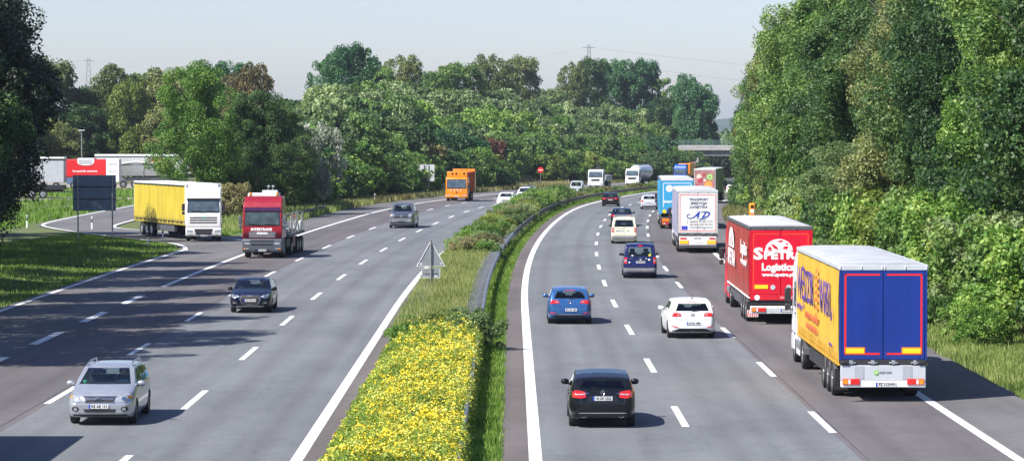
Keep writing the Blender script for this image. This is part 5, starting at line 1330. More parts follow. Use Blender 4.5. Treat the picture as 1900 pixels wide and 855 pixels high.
def oncoming(pt, txt, **k):
    sp = saloon(pt, txt, wagon=True, **k)
    sp.update(head=[(.48, .66), (.80, .62), (.84, .72), (.80, .80), (.56, .76)], plate=(0, .50),
       front_bits=[('grille', [(-.38, .62), (.38, .62), (.42, .74), (-.42, .74)], BLACKP, .01), ('grille_bar', rect(-.38, .38, .675, .69), CHROME, .02), ('lower_intake', rect(-.5, .5, .34, .42), BLACKP, .01)], amber=False)
    return sp
make_car(oncoming(WHT, 'MS CL 410'), 'white car half hidden by median bushes, front one of the white pair', 317, -7.8, -1, rear=False)
make_car(oncoming(WHT, 'BOR P 882', H=1.56), 'white car half hidden by median bushes, rear one of the white pair', 358, -9.0, -1, rear=False)
make_car(oncoming(GRYM, 'UN LV 19'), 'grey blue car following right behind the pair of white cars', 388, -11.3, -1, rear=False)
sp = caddy(LSIL, 'BOT X 77', GREYB); sp.update(head=[(.55, .80), (.84, .78), (.86, .95), (.60, .98)], plate=(0, .50), amber=False,
       front_bits=[('grille', rect(-.45, .45, .74, .84), BLACKP, .01), ('lower_intake', rect(-.6, .6, .34, .44), BLACKP, .01)])
t, fl = make_car(sp, 'pale delivery van mostly hidden behind median bushes left of the white crane lorry', 424, -8.2, -1, rear=False, cat='van', name='van')
# ------------------------------------------------------------------ lorries
def part(m, name, mats, t, **k): return m.build(name, mats, t, **k)
def body_bvh(o):
    bpy.context.view_layer.update()
    me = o.evaluated_get(bpy.context.evaluated_depsgraph_get()).to_mesh()
    b = BVHTree.FromPolygons([tuple(v.co) for v in me.vertices], [tuple(p.vertices) for p in me.polygons]); return b
def make_cab(t, y0, paint_, style, W=2.48, low=None, bt=None):
    """cab with its rear wall at y0, looking to +y"""
    low = low or paint_
    S = {  # profile (y, z) and details
     'high':  dict(prof=[(0, .95), (0, 3.55), (.25, 3.78), (1.45, 3.78), (1.95, 3.42), (2.12, 3.05), (2.24, 1.75), (2.28, 1.10), (2.26, .95)], ws=(1.88, 2.84)),
     'low':   dict(prof=[(0, .90), (0, 2.85), (.2, 3.05), (1.5, 3.05), (1.75, 2.95), (1.98, 2.2), (2.1, 1.7), (2.14, 1.10), (2.12, .90)], ws=(1.75, 2.72)),
     'refuse':dict(prof=[(0, .75), (0, 2.60), (.2, 2.72), (1.75, 2.72), (1.95, 2.62), (2.08, 1.6), (2.12, .95), (2.10, .75)], ws=(1.42, 2.50)),
    }[style]
    prof = [(y0 + a, (bt if bt and b < 1.0 else max(b, (bt or 0) + .05))) for a, b in S['prof']]; w = W / 2; zmin = prof[0][1]
    m = MB(); m.prism_x(prof, -w, w); m.v = [(x * (1 - .055 * max(0, z - 2.9) / .9), y, z) for x, y, z in m.v]; cab = part(m, 'cab', paint_, t, bevel=.09, seg=3)
    bv = body_bvh(cab); F = 'front'; z0, z1 = S['ws']
    ya = y0 + 2.05
    # bumper and steps
    m = MB(); m.prism_x([(y0 + .95, .42), (y0 + .95, zmin + .02), (y0 + 2.22, zmin + .02), (y0 + 2.34, zmin - .06), (y0 + 2.36, .55), (y0 + 2.30, .38)], -w - .01, w + .01)
    bump = part(m, 'bumper', low, t, bevel=.06, seg=3)
    return cab, bv, body_bvh(bump), z0, z1
def cab_common(t, cab, bv, y0, z0, z1, W, mirrors=BLACKP, visor=None, sides=True):
    w = W / 2
    patch(bv, [(-w + .10, z0), (w - .10, z0), (w - .16, z1), (-w + .16, z1)], 'front', 'windscreen_surround', BLACKP, t, off=.004, maxlen=.4)
    ws = patch(bv, [(-w + .16, z0 + .06), (w - .16, z0 + .06), (w - .21, z1 - .04), (-w + .21, z1 - .04)], 'front', 'windscreen', CABGL, t, off=.02, maxlen=.4)
    for x0, x1 in ((-.95, -.15), (.0, .8)): patch(bv, [(x0, z0 + .05), (x1, z0 + .10), (x1, z0 + .13), (x0, z0 + .08)], 'front', 'wiper', INK, t, off=.045, maxlen=.4)
    for f in ('left', 'right'):
        patch(bv, [(y0 + 1.78, z0 + .05), (y0 + .95, z0 + .0), (y0 + .95, z1 - .08), (y0 + 1.55, z1 - .08)], f, 'side_window', DGLASS, t, off=.004, maxlen=.5)
        patch(bv, rect(y0 + .84, y0 + .855, 1.1, z1), f, 'door_seam', INK, t, off=.003, maxlen=.6)
        patch(bv, rect(y0 + .95, y0 + 1.15, z0 - .22, z0 - .17), f, 'door_handle', BLACKP, t, off=.02, maxlen=.5)
    for sx in (-1, 1):
        m = MB(); m.box(sx * (w + .16) - .11, sx * (w + .16) + .11, y0 + 1.95, y0 + 2.09, z0 + .12, z0 + .62)
        mo = part(m, 'mirror', mirrors, t, bevel=.04)
        m = MB(); m.box(sx * (w + .16) - .10, sx * (w + .16) + .10, y0 + 1.95, y0 + 2.09, z0 - .14, z0 + .08); part(m, 'wide_angle_mirror', mirrors, mo, bevel=.04)
        m = MB(); m.tube([(sx * (w - .03), y0 + 1.85, z0 + .58), (sx * (w + .16), y0 + 2.0, z0 + .62)], .022, 6); m.tube([(sx * (w - .03), y0 + 1.85, z0 - .1), (sx * (w + .16), y0 + 2.0, z0 - .1)], .02, 6)
        m.tube([(sx * (w + .16), y0 + 2.0, z0 + .64), (sx * (w + .16), y0 + 2.0, z0 - .14)], .018, 6); part(m, 'mirror_arm', BLACKP, mo)
CABGL = mat('cab_glass', (0.07, 0.10, 0.12), 0.05, dirt=0.6, coat=1.0, scale=2.2)
def axle(t, y, W=2.5, r=.50, dual=False, w=.32):
    for sx in (-1, 1): wheel(t, sx * (W/2 - w/2 - .01), y, r, w, truck=True)
    if dual:
        for sx in (-1, 1):
            ty, ri = wheel_meshes(r, w, True); o = bpy.data.objects.new('inner_tyre', ty); COL.objects.link(o); o.parent = t; o.location = (sx * (W/2 - w*1.6), y, r)
def semi_rear(t, L, H, side_m, side_kind, roof_m, head_m=WHITE, side_z=1.12, W=2.55, tractor=WHITE, nw=3, underrun=None):
    """articulated lorry; origin at the rear bumper on the ground, +y forward"""
    w = W / 2; zb = 1.22
    # box: floor, front wall, curtain sides, roof
    m = MB(); m.box(-w + .02, w - .02, .06, L, zb, zb + .16); part(m, 'floor_frame', DARKMET, t)
    m = MB(); m.box(-w + .03, w - .03, L - .06, L, zb + .16, H - .06); part(m, 'front_wall', OFFWH, t)
    rg_ = random.Random(int(L * 100) + int(t.location.y))
    for sx, nm in ((-1, 'side_curtain'), (1, 'side_curtain')):
        # curtain with soft vertical billows
        n = 90; v = []
        for i in range(n + 1):
            y = .12 + (L - .16) * i / n
            for k in range(7):
                z = side_z + (H - .14 - side_z) * k / 6
                bil = .016 * math.sin(y * 8.5) + .028 * math.sin(y * 2.3 + k * .5) + .014 * math.sin(y * 19 + k) ; bil *= math.sin(math.pi * min(1, max(0, (k + .3) / 6.6)))
                v.append((sx * (w - .004 + bil), y, z))
        v2 = [(x - sx * .02, y, z) for x, y, z in v]
        m = MB(); N = 7; f = []
        for i in range(n):
            for k in range(6): f.append((i*N+k, i*N+k+1, (i+1)*N+k+1, (i+1)*N+k))
        m.add(v + v2, f + [tuple(q + len(v) for q in a[::-1]) for a in f]); o = part(m, nm, side_m, t, smooth=True)
        m = MB(); m.box(sx*(w) - .03, sx*(w) + .03, .08, L, side_z - .06, side_z - .005); part(m, 'lower_rail', side_kind.get('rail', GREYP), t)
        m = MB(); m.box(sx*(w) - .04, sx*(w) + .035, .02, L, H - .14, H - .0); part(m, 'roof_rail', side_kind.get('toprail', head_m), t, bevel=.02)
        if side_kind.get('straps'):
            m = MB(); y = .45
            while y < L - .3:
                x0 = sx * (w + .030); m.box(x0 - .008, x0 + .008, y - .022, y + .022, side_z - .10, side_z + .30); m.box(x0 - .014, x0 + .014, y - .035, y + .035, side_z + .03, side_z + .12); y += .60
            part(m, 'straps', side_kind['straps'], t)
        if side_kind.get('sidebar'):
            m = MB(); m.box(sx*(w - .02) - .015, sx*(w - .02) + .015, 4.9, L - 4.2, .55, .95); part(m, 'side_guard', side_kind['sidebar'], t)
    m = MB(); n = 14
    vv = []
    for i in range(n + 1):
        y = .0 + L * i / n
        for x, z in ((-w - .02, H - .02), (-w + .15, H + .03), (-.5, H + .05 + .012 * (i % 2)), (.5, H + .05 + .012 * (i % 2)), (w - .15, H + .03), (w + .02, H - .02)): vv.append((x, y, z))
    f = [(i*6+k, i*6+k+1, (i+1)*6+k+1, (i+1)*6+k) for i in range(n) for k in range(5)]
    vb = [(x, y, z - .05) for x, y, z in vv]; m.add(vv + vb, f + [tuple(q + len(vv) for q in a[::-1]) for a in f] + [(k, k+1, k+1+len(vv), k+len(vv)) for k in range(5)])
    part(m, 'roof', roof_m, t, smooth=True, ang=20)
    m = MB(); m.box(-w - .02, w + .02, -.02, .10, H - .16, H - .005)
    for x in (-w + .02, -w/2, -.04, .04, w/2, w - .02): m.box(x - .02, x + .02, -.04, -.015, H - .15, H - .04)
    part(m, 'rear_header', head_m, t, bevel=.012)
    m = MB(); m.box(-w, -w + .06, -.02, .12, zb, H - .16); m.box(w - .06, w, -.02, .12, zb, H - .16); part(m, 'rear_pillars', side_kind.get('pillar', head_m), t)
    # running gear
    m = MB(); m.box(-.62, -.48, .3, L - .4, .82, 1.20); m.box(.48, .62, .3, L - .4, .82, 1.20)
    for y in np.arange(.5, L - .5, 1.2): m.box(-1.1, 1.1, y, y + .08, 1.0, 1.18)
    part(m, 'chassis', DARKMET, t)
    ys = [2.3 + 1.31 * i for i in range(nw)]
    for y in ys: axle(t, y, W, .5, w=.36)
    for y in ys:
        for sx in (-1, 1):
            m = MB(); pr = [(y + .60 * math.cos(a), .5 + .60 * math.sin(a)) for a in [math.pi * k / 10 for k in range(11)]] + [(y + .57 * math.cos(a), .5 + .57 * math.sin(a)) for a in [math.pi * k / 10 for k in range(10, -1, -1)]]
            a, b = sorted((sx * (w - .02), sx * (w - .40))); m.prism_x(pr, a, b); part(m, 'mudguard', GREYP, t)
    for sx in (-1, 1):
        a, b = sorted((sx * (w - .02), sx * (w - .42))); m = MB(); m.box(a, b, ys[0] - .74, ys[0] - .72, .22, .85); part(m, 'mudflap', BLACKP, t)
        a, b = sorted((sx * .75, sx * 1.15)); m = MB(); m.box(a, b, 7.2, 9.0, .48, .98); part(m, 'pallet_box', side_kind.get('box', GREYP), t, bevel=.03)
        m = MB(); m.box(sx * .9 - .06, sx * .9 + .06, 10.3, 10.42, .25, 1.2); m.box(sx*.9 - .13, sx*.9 + .13, 10.24, 10.48, .22, .26); part(m, 'landing_leg', DARKMET, t)
    # tractor
    y0 = L + .35
    cab, bv, bb, z0, z1 = make_cab(t, y0, tractor, 'high')
    cab_common(t, cab, bv, y0, z0, z1, 2.48)
    m = MB(); m.box(-.5, .5, L - 3.4, y0 + 1.9, .62, .92); part(m, 'tractor_frame', DARKMET, t)
    axle(t, L - 1.35, 2.5, .52, dual=True); axle(t, y0 + 1.35, 2.5, .52)
    for sx in (-1, 1):
        m = MB(); m.lathe([(.01, -.02), (.33, 0), (.33, 1.15), (.01, 1.17)], c=(sx * .95, L - .62, .72), axis='y', n=20); part(m, 'fuel_tank', ALU, t, smooth=True)
        a, b = sorted((sx * 1.20, sx * 1.235)); m = MB(); m.box(a, b, L - .35, y0 + .6, .35, 1.0); part(m, 'side_skirt', tractor, t, bevel=.02)
        a, b = sorted((sx * 1.05, sx * 1.20)); m = MB(); m.prism_x([(y0 - .55, 1.5), (y0 - .02, 1.4), (y0 - .02, 3.7), (y0 - .45, 3.55)], a, b); part(m, 'wind_deflector', tractor, t, bevel=.02)
    for sx in (-1, 1):
        m = MB(); pr = [(L - 1.35 + .62 * math.cos(a), .52 + .62 * math.sin(a)) for a in [math.pi * k / 10 for k in range(11)]] + [(L - 1.35 + .58 * math.cos(a), .52 + .58 * math.sin(a)) for a in [math.pi * k / 10 for k in range(10, -1, -1)]]
        a, b = sorted((sx * 1.24, sx * .60)); m.prism_x(pr, a, b); part(m, 'mudguard', GREYP, t)
    return t
def rear_lights(t, W, z, body=TAILRED, y=-.02, wd=.52, h=.13, lensy=-.05, kind=0):
    w = W / 2
    for sx in (-1, 1):
        a, b = sorted((sx * (w - .06), sx * (w - .06 - wd))); m = MB(); m.box(a, b, y - .03, y, z - h/2, z + h/2); o = part(m, 'tail_light', TAILRED, t, bevel=.01)
        a, b = sorted((sx * (w - .08), sx * (w - .08 - wd*.26))); m = MB(); m.box(a, b, y - .036, y - .03, z - h*.4, z + h*.4); part(m, 'indicator_lens', AMBER, o)
        a, b = sorted((sx * (w - .08 - wd*.30), sx * (w - .08 - wd*.42))); m = MB(); m.box(a, b, y - .036, y - .03, z - h*.4, z + h*.4); part(m, 'reversing_lens', WHITE, o)
def place(name, label, cat, s, u, heading=1, yaw=0.0):
    p = P(s, u); return thing(name, label, cat, (p.x, p.y, p.z + 0.03), -th(s) + (math.pi if heading < 0 else 0) + yaw)
def doors(t, W, H, m_, z0=1.30, z1=None, inset=.07):
    z1 = z1 or H - .17; w = W/2 - inset
    out = []
    for a, b in ((-w, -.008), (.008, w)):
        m = MB(); m.box(a, b, -.012, .05, z0, z1); out.append(part(m, 'rear_door', m_, t, bevel=.012))
    m = MB()
    for x in (-.32, -.10, .10, .32) if False else (-.05, .05): m.lathe([(.014, -.03), (.014, 0)], c=(x, -.02, z0), axis='y', n=6)
    return out

# -- yellow / blue lorry (nearest)
t = place('semi_truck', 'nearest lorry on the right, with yellow lettered curtain and plain blue rear doors', 'lorry', 88.6, 10.25, yaw=-0.004)
YCUR = streaky('yellow_curtain', (0.80, 0.46, 0.045), 0.5, 0.14, amount=0.3); BDOOR = streaky('blue_door_paint', (0.008, 0.035, 0.25), 0.35, 0.18, (0.10, 0.10, 0.14), 0.16)
GROOF = mat('grey_roof_tarp', (0.44, 0.45, 0.48), 0.6, dirt=0.2, scale=1.2); PALEG = mat('pale_grey_paint', (0.50, 0.53, 0.56), 0.45, dirt=0.1)
semi_rear(t, 13.6, 4.0, YCUR, dict(straps=mat('ochre_strap', (0.42, 0.25, 0.02), 0.6), toprail=PALEG, rail=YCUR, pillar=BDOOR, sidebar=DARKMET), GROOF, PALEG, tractor=WHITE)
doors(t, 2.55, 4.0, BDOOR, z0=1.24)
for sx in (-1, 1):   # L-shaped red marking frames and reflectors
    o_, i_ = sx * 1.135, sx * .10; m = MB()
    for a, b, c, d in ((o_, o_ - sx*.055, 1.38, 3.74), (o_, i_, 3.685, 3.74), (o_, i_, 1.38, 1.435)): a, b = sorted((a, b)); m.box(a, b, -.016, -.0125, c, d)
    part(m, 'red_contour_marking', REDM, t)
    a, b = sorted((o_ - sx*.02, o_ - sx*.60)); m = MB(); m.box(a, b, -.024, -.0165, 1.40, 1.60); o = part(m, 'marker_board', OREFL, t)
    m = MB(); m.box(a + .03, b - .03, -.028, -.0245, 1.43, 1.57); part(m, 'yellow_field', YREFL, o)
    for x in (.30, .93): m = MB(); m.box(sx*x - .13, sx*x + .13, -.07, -.03, 1.13, 1.17); m.box(sx*x - .05, sx*x + .05, -.06, -.02, 1.10, 1.22); part(m, 'door_latch', ALU, t, bevel=.008)
    m = MB(); m.box(sx*1.13 - .12, sx*1.13 + .12, -.09, -.02, 1.10, 1.20); part(m, 'buffer', BLACKP, t, bevel=.02)
m = MB(); m.box(-1.25, 1.25, -.02, .04, 1.02, 1.235); part(m, 'rear_sill', DARKMET, t)
m = MB(); m.box(-1.24, 1.24, -.035, .08, .62, 1.075); part(m, 'rear_panel', PALEG, t, bevel=.015)
m = MB(); m.box(-1.24, 1.24, -.06, .04, .43, .615); part(m, 'bumper_beam', WHITE, t, bevel=.02)
for x in (-.70, .70): m = MB(); m.box(x - .14, x + .14, -.045, -.036, .68, 1.06); part(m, 'access_flap', mat('flap_grey', (0.38, 0.40, 0.43), 0.5), t, bevel=.01)
rear_lights(t, 2.5, .60, y=-.065, wd=.50, h=.17)
plate(t, 'PZ 512WN', (0.08, -.065, .52), 'rear', .60)
m = MB(); m.lathe([(.075, 0), (.075, .008)], c=(-.20, -.047, .86), axis='y', n=20); part(m, 'green_logo', mat('logo_green', (0.25, 0.55, 0.12), 0.5), t)
m = MB(); m.lathe([(.035, 0), (.035, .008)], c=(-.20, -.056, .86), axis='y', n=16); part(m, 'logo_centre', mat('logo_cream', (0.75, 0.75, 0.45), 0.5), t)
lettering('BERGER', mat('grey_ink', (0.2, 0.22, 0.25), 0.5), t, (.08, -.040, .86), 'rear', .09, width=.36)
PURP = mat('violet_lettering', (0.10, 0.05, 0.30), 0.5); TERR = mat('terracotta_lettering', (0.62, 0.13, 0.05), 0.5)
lx = -1.275 - .062
lettering('WĘDZIK', PURP, t, (lx, 10.2, 2.82), 'left', 1.45, width=5.7, bold=.012)
lettering('WSKI', PURP, t, (lx, 3.85, 2.78), 'left', 1.45, width=3.3, bold=.012)
lettering('.pl', PURP, t, (lx, 1.75, 2.45), 'left', .6, width=.4)
m = MB()   # woven spindle emblem standing in for the letter O
for k in range(7):
    z = 2.05 + k * .23; r_ = .42 * math.sin(math.pi * (k + .9) / 7.6) + .06
    m.prism_x([(6.45 - r_, z), (6.45, z + .09), (6.45 + r_, z), (6.45 + r_, z + .10), (6.45, z + .19), (6.45 - r_, z + .10)], lx - .004, lx + .004)
part(m, 'emblem', TERR, t)
lettering('INTERNATIONAL  TRANSPORT', TERR, t, (lx, 8.0, 1.95), 'left', .28, width=4.4, bold=.006)
lettering('AND FORWARDING', TERR, t, (lx, 8.0, 1.62), 'left', .26, width=3.6, bold=.006)
lettering('Transport Spedycja', PURP, t, (lx, 12.3, 2.1), 'left', .3, width=1.8)
lettering('www.', PURP, t, (lx, 2.0, 1.55), 'left', .25, width=.9)
lettering('VL', WHITE, t, (-1.262, 6.3, .68), 'left', .32, width=.6)

# -- red lorry
t = place('semi_truck', 'red lorry with white globe logo on its rear, partly hidden by the yellow lorry', 'lorry', 123.6, 10.35, yaw=-0.006)
RDOOR = streaky('red_door_paint', (0.72, 0.004, 0.03), 0.35, 0.14, amount=0.15); RCUR = streaky('faded_red_curtain', (0.40, 0.05, 0.038), 0.55, 0.4, (0.25, 0.14, 0.11), 0.5)
LGREY = mat('light_grey_roof_tarp', (0.52, 0.53, 0.56), 0.6, dirt=0.18, scale=1.2); SIGNW = mat('white_lettering', (0.82, 0.82, 0.82), 0.5, dirt=0.03)
semi_rear(t, 13.6, 4.0, RCUR, dict(toprail=GREYP, rail=SIGNW, pillar=RDOOR, sidebar=GREYP), LGREY, GREYP, tractor=RDOOR)
doors(t, 2.55, 4.0, RDOOR, z0=1.24)
ORL = mat('orange_line', (0.8, 0.08, 0.02), 0.4)
for sx in (-1, 1):
    m = MB()
    for a, b, c, d in ((1.13, 1.09, 1.4, 3.7), (1.13, .08, 3.66, 3.7)): a, b = sorted((sx*a, sx*b)); m.box(a, b, -.016, -.0125, c, d)
    part(m, 'contour_marking', ORL, t)
    a, b = sorted((sx * 1.06, sx * .52)); m = MB(); m.box(a, b, -.024, -.0165, 1.46, 1.62); part(m, 'marker_board', YREFL, t)
    m = MB(); m.lathe([(.10, 0), (.10, .006)], c=(sx * .32, -.024, 1.52), axis='y', n=20); part(m, 'round_sticker', PALEG, t)
lettering('S', SIGNW, t, (-.92, -.017, 2.86), 'rear', .64, width=.40, bold=.03)
lettering('PETRA', SIGNW, t, (.12, -.017, 2.81), 'rear', .44, width=1.66, bold=.025)
# half globe with land masses cut in red
GX_ = -.08
m = MB(); pts = [(GX_ + .56 * math.cos(math.pi * k / 24), 3.02 + .46 * math.sin(math.pi * k / 24)) for k in range(25)]; m.prism_y(pts, -.018, -.0125); part(m, 'globe_logo', SIGNW, t)
m = MB()
for poly in ([(-.50, 2.97), (-.30, 2.97), (-.38, 3.12), (-.47, 3.10)], [(-.40, 3.22), (-.22, 3.20), (-.08, 3.10), (-.02, 2.98), (-.20, 3.02), (-.30, 3.14)], [(-.12, 3.34), (.10, 3.30), (.22, 3.36), (.10, 3.40)], [(.16, 3.02), (.38, 2.99), (.42, 3.14), (.24, 3.12)], [(.30, 3.22), (.44, 3.18), (.36, 3.30)]):
    m.prism_y([(GX_ + a * .9, 3.02 + (b - 2.95) * .92) for a, b in poly], -.022, -.0185)
part(m, 'land_shapes', RDOOR, t)
lettering('Logistics', SIGNW, t, (-.12, -.017, 2.33), 'rear', .40, width=1.32, bold=.02)
lettering('www.spetra.pl', SIGNW, t, (-.12, -.017, 2.03), 'rear', .20, width=1.28, bold=.01)
lx = -1.275 - .062
lettering('SPETRA', SIGNW, t, (lx, 10.2, 2.30), 'left', .95, width=4.6, bold=.03)
m = MB(); pts = [(10.2 + 1.7 * math.cos(math.pi * k / 24), 2.78 + .86 * math.sin(math.pi * k / 24)) for k in range(25)]; m.prism_x(pts, lx - .003, lx + .003); part(m, 'globe_logo', SIGNW, t)
m = MB()
for poly in ([(11.2, 2.84), (10.7, 2.84), (10.9, 3.2), (11.2, 3.1)], [(10.6, 3.45), (10.1, 3.35), (9.9, 2.9), (10.3, 3.05)], [(9.6, 2.9), (9.0, 2.86), (9.2, 3.15)]): m.prism_x(poly, lx - .008, lx - .0035)
part(m, 'land_shapes', RCUR, t)
lettering('Logistics', SIGNW, t, (lx, 2.6, 3.0), 'left', .8, width=3.6, bold=.02)
lettering('www.spetra.pl', SIGNW, t, (lx, 2.6, 2.45), 'left', .4, width=3.4, bold=.01)
m = MB(); m.box(-1.25, 1.25, -.02, .04, 1.0, 1.235); part(m, 'rear_sill', RDOOR, t)
m = MB(); m.box(-1.24, 1.24, .04, .12, .80, 1.0); part(m, 'rear_panel', BLACKP, t)
lettering('SCHWARZMÜLLER', SIGNW, t, (.42, -.024, 1.10), 'rear', .10, width=.9)
m = MB(); m.box(-1.24, 1.24, -.06, .04, .45, .76); part(m, 'bumper_beam', mat('worn_white', (0.7, 0.69, 0.66), 0.5, dirt=0.3, scale=4), t, bevel=.02)
m = MB(); m.box(-1.0, 1.0, -.068, -.061, .53, .66); part(m, 'bumper_recess', PALEG, t)
rear_lights(t, 2.5, .61, y=-.07, wd=.58, h=.15)
plate(t, 'KWA 16XU', (0.28, -.07, .60), 'rear', .58)
m = MB(); m.lathe([(.11, 0), (.11, .006)], c=(-.96, -.028, 1.10), axis='y', n=20); part(m, 'round_sticker', SIGNW, t)
m = MB(); m.box(-1.255, -.80, 1.54, 1.555, .22, .50); part(m, 'striped_flap', SIGNW, t)
m = MB()
for k in range(5): m.prism_y([(-1.25 + k*.09, .24), (-1.21 + k*.09, .24), (-1.17 + k*.09, .48), (-1.21 + k*.09, .48)], 1.533, 1.538)
part(m, 'red_stripes', REDM, t)

# -- white lettered lorry
t = place('semi_truck', 'white lorry with red framed rear reading TRANSPORT SPEDYCJA LOGISTYKA', 'lorry', 194.5, 10.55, yaw=-0.004)
LCUR = streaky('lilac_grey_curtain', (0.34, 0.33, 0.46), 0.55, 0.18, amount=0.35)
semi_rear(t, 13.6, 4.0, LCUR, dict(toprail=PALEG, rail=PALEG, pillar=PALEG, sidebar=GREYP), LGREY, PALEG, tractor=WHITE)
doors(t, 2.55, 4.0, streaky('white_door_paint', (0.78, 0.78, 0.77), 0.4, 0.08, amount=0.22), z0=1.30)
m = MB(); e = 1.15
for a, b, c, d in ((-e, -e + .03, 1.42, 3.74), (e - .03, e, 1.42, 3.74), (-e, e, 3.71, 3.74), (-e, e, 1.42, 1.45)): m.box(a, b, -.02, -.0125, c, d)
part(m, 'red_frame', REDM, t)
NAVI = mat('navy_lettering', (0.035, 0.05, 0.16), 0.5); ROYAL = mat('royal_blue_lettering', (0.01, 0.06, 0.38), 0.5); GRI = mat('grey_lettering', (0.28, 0.29, 0.33), 0.5)
for txt, z, wd in (('TRANSPORT', 3.42, 1.20), ('SPEDYCJA', 3.18, 1.06), ('LOGISTYKA', 2.94, 1.14)): lettering(txt, NAVI, t, (.05, -.017, z), 'rear', .21, width=wd, bold=.006)
lettering('A', ROYAL, t, (-.14, -.017, 2.43), 'rear', .56, width=.50, shear=.7, bold=.02); lettering('D', ROYAL, t, (.44, -.017, 2.43), 'rear', .56, width=.56, shear=.6, bold=.02)
m = MB()
for pts in ([(-.30, 2.30), (-.52, 2.22), (-.68, 2.30), (-.70, 2.42), (-.60, 2.50), (-.48, 2.46)], [(.20, 2.24), (.10, 2.16), (.24, 2.20), (.55, 2.18)], [(.16, 2.62), (.40, 2.66), (.62, 2.63)]):
    m.tube([(x, -.02, z) for x, z in pts], [.012] + [.028] * (len(pts) - 2) + [.012], 6)
part(m, 'swash', ROYAL, t)
for txt, z in (('tel./fax  77 482 17 73', 2.02), ('tel. kom. 602 433 094', 1.84), ('www.adtransport.pl', 1.66)): lettering(txt, GRI, t, (.22, -.017, z), 'rear', .135, width=1.45, bold=.004)
lettering('(', GRI, t, (-.68, -.017, 1.98), 'rear', .26)
m = MB(); m.box(-1.03, -.66, -.02, -.0125, 1.50, 1.74); o = part(m, 'blue_flag', mat('flag_blue', (0.01, 0.04, 0.55), 0.5), t)
m = MB()
for k in range(12): m.lathe([(.010, 0), (.010, .003)], c=(-.845 + .08*math.cos(k*.5236), -.0235, 1.62 + .08*math.sin(k*.5236)), axis='y', n=5)
part(m, 'flag_stars', YREFL, o)
m = MB(); m.tube([(.40 + .06*math.cos(k*.6283), -.018, 1.56 + .06*math.sin(k*.6283)) for k in range(11)], .008, 4); part(m, 'round_mark', GRI, t)
m = MB(); m.box(-1.25, 1.25, -.02, .04, 1.14, 1.29); part(m, 'rear_sill', GREYP, t)
for x in (-.9, -.35, .35, .9): m = MB(); m.box(x - .12, x + .12, -.06, -.021, 1.20, 1.25); part(m, 'door_latch', ALU, t)
m = MB(); m.box(-1.18, 1.18, -.04, .08, .52, 1.08); part(m, 'rear_panel', SIGNW, t, bevel=.02)
for sx in (-1, 1):
    a, b = sorted((sx * 1.16, sx * .58)); m = MB(); m.box(a, b, -.06, -.041, .60, .82); o = part(m, 'marker_board', OREFL, t); m = MB(); m.box(a + .04, b - .04, -.064, -.0605, .63, .79); part(m, 'yellow_field', YREFL, o)
    a, b = sorted((sx * 1.12, sx * .72)); m = MB(); m.box(a, b, -.06, -.041, .90, 1.0); part(m, 'tail_light', TAILRED, t)
plate(t, 'OPO 42XY', (0, -.042, .96), 'rear', .52); lettering('Transport', GRI, t, (.05, -.042, .68), 'rear', .13, width=.55)
m = MB(); m.box(-1.2, 1.2, -.02, .05, .36, .48); part(m, 'underrun_bar', GREYP, t)

# -- light blue lorry
t = place('semi_truck', 'light blue lorry with white outlined rear, mostly hidden by the white lettered lorry', 'lorry', 240.5, 10.2, yaw=0.012)
CYAN = mat('light_blue_paint', (0.045, 0.34, 0.62), 0.4, dirt=0.08); CUR2 = mat('light_blue_curtain', (0.05, 0.30, 0.52), 0.5)
semi_rear(t, 13.6, 4.0, CUR2, dict(toprail=GREYP, rail=GREYP, pillar=CYAN), LGREY, OFFWH, tractor=WHITE)
doors(t, 2.55, 4.0, CYAN, z0=1.30)
m = MB()
for a, b, c, d in ((-1.12, -1.07, 1.75, 3.66), (1.07, 1.12, 1.75, 3.66), (-1.12, 1.12, 3.61, 3.66)): m.box(a, b, -.02, -.0125, c, d)
part(m, 'white_outline', SIGNW, t)
m = MB(); m.lathe([(.27, 0), (.27, .006)], c=(-.62, -.022, 3.22), axis='y', n=28); o = part(m, 'round_logo', SIGNW, t)
lettering('jasper', SIGNW, t, (-.62, -.017, 2.2), 'rear', .26, width=.9, bold=.01)
m = MB()
for k, (x, z, r_) in enumerate(((-1.0, 1.42, .16), (-.72, 1.46, .15), (-.45, 1.40, .13))): m.lathe([(r_, 0), (r_, .006)], c=(x, -.022, z), axis='y', n=16, m=k)
part(m, 'coloured_emblems', [YREFL, PLATEB, SIGNW], t)
m = MB(); m.box(-1.2, 1.2, -.04, .08, .50, .95); part(m, 'rear_panel', GREYP, t, bevel=.02)
for sx in (-1, 1):
    a, b = sorted((sx * 1.2, sx * .62)); m = MB(); m.box(a, b, -.06, -.041, .62, .86); part(m, 'marker_board', OREFL, t)
rear_lights(t, 2.5, .46, y=-.045, wd=.5, h=.14); plate(t, 'NM 4471', (0, -.05, .5), 'rear', .5)

